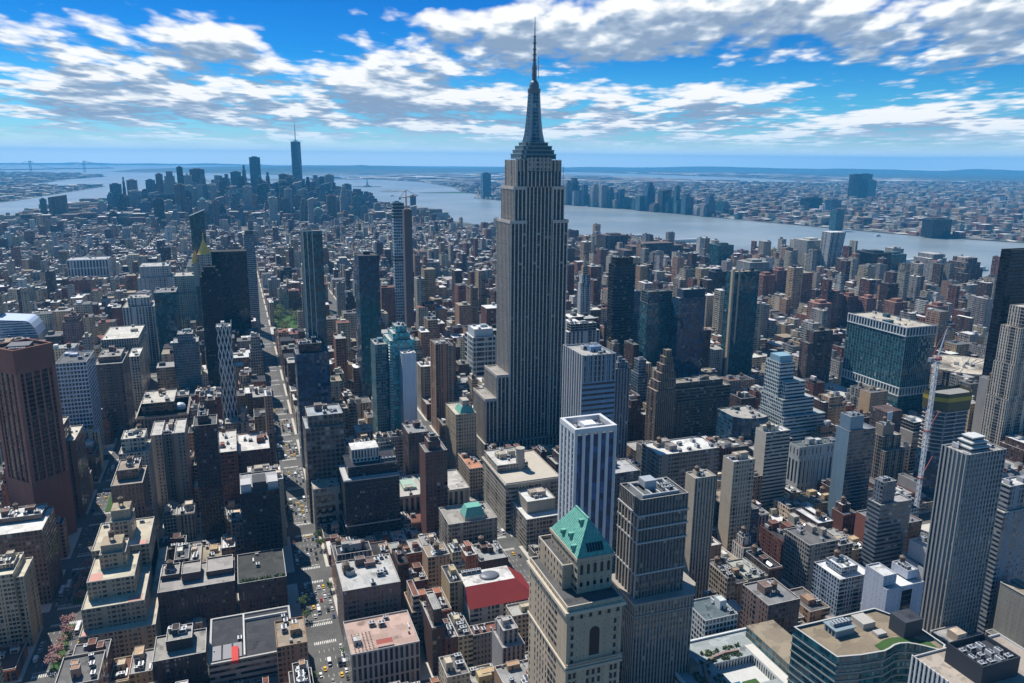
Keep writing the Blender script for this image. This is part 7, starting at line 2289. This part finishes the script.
# boats leaving wakes
for i, (x, y, L, lbl) in enumerate(((2700, 2700, 34, 'small white ferry with a pale wake on the wide river'), (1300, 6700, 40, 'white boat off the tip of the far downtown'), (200, 9200, 60, 'grey cargo ship in the middle harbour'), (2350, 5000, 28, 'white ferry near the far bank towers'))):
    b = MB()
    hull = [(x - L / 2, y, -2.9), ]
    P_ = [(x - L / 2, y - L * .12), (x + L * .3, y - L * .14), (x + L / 2, y), (x + L * .3, y + L * .14), (x - L / 2, y + L * .12)]
    b.prism(P_, -3.2, 1.5, 'flat_paint', 'flat_paint')
    b.box(x - L * .35, x + L * .2, y - L * .09, y + L * .09, 1.5, 5, 'ribbon', 'flat_paint')
    b.box(x - L * .1, x + L * .1, y - L * .06, y + L * .06, 5, 8, 'flat_paint')
    tag(b.build('ferry_boat', None, (.7, .7, .7), origin=(x, y, 0)), lbl, 'boat')

# ------------------------------------------------------------------ trees


def tree_meshes(seed, h, rad, leaf, n):
    r = random.Random(seed)
    t_ = MB()
    t_.bar((0, 0, -.2), (0, 0, h * .45), h * .045, 'bark', 6, None, h * .03)
    tips = []
    for k in range(7):
        a = k * .9 + r.uniform(-.3, .3)
        z0 = h * r.uniform(.25, .45)
        e = (rad * r.uniform(.4, .85) * math.cos(a), rad * r.uniform(.4, .85) * math.sin(a), h * r.uniform(.55, .95))
        t_.bar((0, 0, z0), e, h * .022, 'bark', 4, None, h * .006)
        tips.append(e)
    c = MB()
    cl = [(Vector(e), rad * r.uniform(.3, .5)) for e in tips] + [(Vector((0, 0, h * .8)), rad * .5)]
    for _ in range(n):
        ce, cr = r.choice(cl)
        p = ce + Vector((r.gauss(0, .5), r.gauss(0, .5), r.gauss(0, .4))) * cr
        d1 = Vector((r.uniform(-1, 1), r.uniform(-1, 1), r.uniform(-.5, .5))).normalized() * .42
        d2 = d1.cross(Vector((r.uniform(-1, 1), r.uniform(-1, 1), 1)).normalized()) * .8
        c.face([tuple(p - d1 - d2), tuple(p + d1 - d2), tuple(p + d1 + d2), tuple(p - d1 + d2)], leaf)
    return t_.mesh('trunk'), c.mesh('crown')


TM = {'park': [tree_meshes(s, 15, 7.5, 'leaf_spring', 420) for s in (1, 2)], 'blossom': [tree_meshes(s, 8, 4.2, 'leaf_blossom', 260) for s in (3, 4)], 'street': [tree_meshes(s, 9, 3.8, 'leaf_green', 230) for s in (5, 6)]}


def plant(kind, i, x, y, label, group, sc=1.0, z=.15):
    rt = root('tree', label, 'tree', x, y, group, z)
    tr, cr = TM[kind][i % 2]
    for nm, me in (('trunk', tr), ('crown', cr)):
        o = bpy.data.objects.new(nm, me)
        COL.objects.link(o)
        o.parent = rt
    rt.rotation_euler = (0, 0, i * 1.7)
    rt.scale = (sc, sc, sc)


rt_ = random.Random(12)
for i in range(26):
    x, y = rt_.uniform(PARK[0] + 6, PARK[2] - 6), rt_.uniform(PARK[1] + 8, PARK[3] - 8)
    plant('park', i, x, y, 'spring green tree in the small square at the far end of the avenue', 'park trees', rt_.uniform(1.1, 1.6))
bl = [(-128 + rt_.uniform(-1.5, 1.5), y) for y in np.arange(505, 640, 11.5) if abs((y - STREET0) % STEP) > 14 and abs((y - STREET0) % STEP) < STEP - 12]
for i, (x, y) in enumerate(bl):
    plant('blossom', i, x, y, 'pink blossoming tree in the avenue median, %s from the picture bottom' % ORD[min(i, 11)].replace('nearest', 'first'), 'blossom trees in the median', rt_.uniform(.85, 1.2), .3)
k = 0
for side, xs in (('sunlit', 49.0), ('shaded', 28.0)):
    for y in np.arange(420, 700, 17.0):
        if 12 < (y - STREET0) % STEP < STEP - 12 and rt_.random() < .55:
            n_ = len([1 for o in COL.objects if o.get('group') == 'street trees, %s kerb' % side])
            plant('street', k, xs + rt_.uniform(-.5, .5), y, 'small street tree on the %s kerb of the main avenue, %s from the bottom' % (side, ORD[min(n_, 11)].replace('nearest', 'first')), 'street trees, %s kerb' % side, rt_.uniform(.7, 1.1))
            k += 1

# ------------------------------------------------------------------ traffic


def car_mesh(kind):
    b = MB()
    if kind == 'car':
        L, Wd, zb, zt = 4.7, 1.86, .85, 1.48
        lo = [(-Wd / 2, -L / 2), (Wd / 2, -L / 2), (Wd / 2, L / 2), (-Wd / 2, L / 2)]
        b.prism(lo, .3, zb, 'car_paint', 'car_paint')
        A = [(-.86, -1.5), (.86, -1.5), (.86, 1.75), (-.86, 1.75)]; B_ = [(-.68, -.75), (.68, -.75), (.68, 1.1), (-.68, 1.1)]
        for i in range(4):
            j = (i + 1) % 4
            b.face([(*A[i], zb), (*A[j], zb), (*B_[j], zt), (*B_[i], zt)], 'car_glass')
        b.face([(*p, zt) for p in B_], 'car_paint')
    elif kind == 'van':
        L, Wd = 6.4, 2.1
        b.box(-Wd / 2, Wd / 2, -L / 2 + 1.7, L / 2, .4, 2.9, 'car_paint')
        b.box(-.98, .98, -L / 2, -L / 2 + 1.68, .4, 1.3, 'car_paint')
        b.face([(-.98, -L / 2 + .5, 1.3), (.98, -L / 2 + .5, 1.3), (.9, -L / 2 + 1.68, 2.3), (-.9, -L / 2 + 1.68, 2.3)], 'car_glass')
    else:
        L, Wd = 12.0, 2.55
        b.box(-Wd / 2, Wd / 2, -L / 2, L / 2, .35, 3.1, 'car_paint')
        b.box(-Wd / 2 - .02, Wd / 2 + .02, -L / 2 - .02, L / 2 + .02, 1.5, 2.5, 'car_glass')
        b.box(-.9, .9, -2, 2, 3.1, 3.35, 'galvanised')
    for sx in (-1, 1):
        for yy in (-L * .31, L * .31):
            b.bar((sx * (Wd / 2 - .2), yy, .34), (sx * (Wd / 2 + .03), yy, .34), .48, 'tyre', 8)
    return b.mesh({'car': 'car', 'van': 'van', 'bus': 'bus'}[kind])


CM = {k: car_mesh(k) for k in ('car', 'van', 'bus')}
rc_ = random.Random(15)
CARC = [(('white', (0.7, 0.7, 0.7)), 26), (('black', (0.02, 0.02, 0.022)), 26), (('grey', (0.25, 0.26, 0.27)), 20), (('silver', (0.5, 0.51, 0.52)), 14), (('dark blue', (0.03, 0.05, 0.12)), 6), (('red', (0.3, 0.03, 0.03)), 5)]
count = {}
used_pos = []
SPOTS = []
for ax, lanes, yr, nm in ((38, (-9.4, -6.4, -3.2, 0.0, 3.2, 6.4, 9.4), (430, 1000), 'the main avenue'), (-128, (-13.2, -10.0, -6.6, 6.6, 10.0, 13.2), (480, 900), 'the planted-median avenue'), (194, (-9, -5, 0, 5, 9), (540, 700), 'the shaded avenue by the department store')):
    for ly in lanes:
        y = yr[0] + rc_.uniform(0, 12)
        while y < yr[1]:
            kerb = abs(ly) == max(abs(l) for l in lanes)
            ph = (y - STREET0) % STEP
            if 15 < ph < STEP - 15 and rc_.random() < (.75 if kerb else .5):
                SPOTS.append((ax + ly + rc_.uniform(-.15, .15), y, kerb, nm))
            y += rc_.uniform(6.5, 12)
SPOTS.sort(key=lambda t: t[1])
for (x, y, kerb, nm) in SPOTS:
    q = px(x, y, 1)
    if q is None or not (-2 < q[0] < 1026 and q[1] < 686):
        continue
    kd = rc_.choices(('car', 'van', 'bus'), (80, 17, 3))[0]
    if any(abs(x - a) < 2.6 and abs(y - b_) < 9.8 for a, b_ in used_pos) and kd != 'car':
        kd = 'car'
    used_pos.append((x, y))
    cn, cc = pick(CARC, rc_)
    name = {'car': 'car', 'van': 'delivery_van', 'bus': 'bus'}[kd]
    if kd == 'car' and not kerb and rc_.random() < .12:
        cn, cc, name = 'yellow', (0.72, 0.42, 0.02), 'taxi'
    if kd == 'van' and rc_.random() < .7: cn, cc = 'white', (0.68, 0.68, 0.67)
    if kd == 'bus': cn, cc = 'white', (0.6, 0.62, 0.66)
    state = 'parked' if kerb else 'driving'
    key = (name, cn, state, nm)
    count[key] = count.get(key, 0) + 1
    n_ = count[key]
    wd = ['nearest', 'second nearest', 'third nearest', 'fourth nearest', 'fifth nearest', 'sixth nearest', 'seventh nearest', 'eighth nearest', 'ninth nearest', 'tenth nearest', 'eleventh nearest', 'twelfth nearest']
    o = bpy.data.objects.new(name, CM[kd])
    COL.objects.link(o)
    o.location = (x, y, .0)
    o.rotation_euler = (0, 0, 0 if x > -128 else math.pi)
    o.color = tuple(cc) + (1,)
    tag(o, '%s %s %s %s on %s' % (wd[n_ - 1] if n_ < 13 else 'distant', cn, name.replace('_', ' '), state, nm), name.replace('_', ' '), 'vehicles on ' + nm)

# ------------------------------------------------------------------ air
hz = bpy.data.materials.new('haze_air')
hz.use_nodes = True
t = NT(hz.node_tree)
out = t.n('ShaderNodeOutputMaterial')
pv = t.n('ShaderNodeVolumePrincipled')
pv.inputs['Color'].default_value = (0.10, 0.52, 1.0, 1)
pv.inputs['Density'].default_value = HAZE
pv.inputs['Anisotropy'].default_value = 0.0
t.link(pv.outputs[0], out.inputs['Volume'])
MATS['haze_air'] = hz
b = MB()
q = GROUND_R + 400
b.box(-q, q, -q, q, -5.5, 548, 'haze_air')
o = b.build('haze')
tag(o, kind='stuff')
SC.cycles.volume_bounces = 1
SC.cycles.max_bounces = 5
SC.cycles.diffuse_bounces = 2
SC.cycles.glossy_bounces = 3
SC.cycles.use_denoising = True
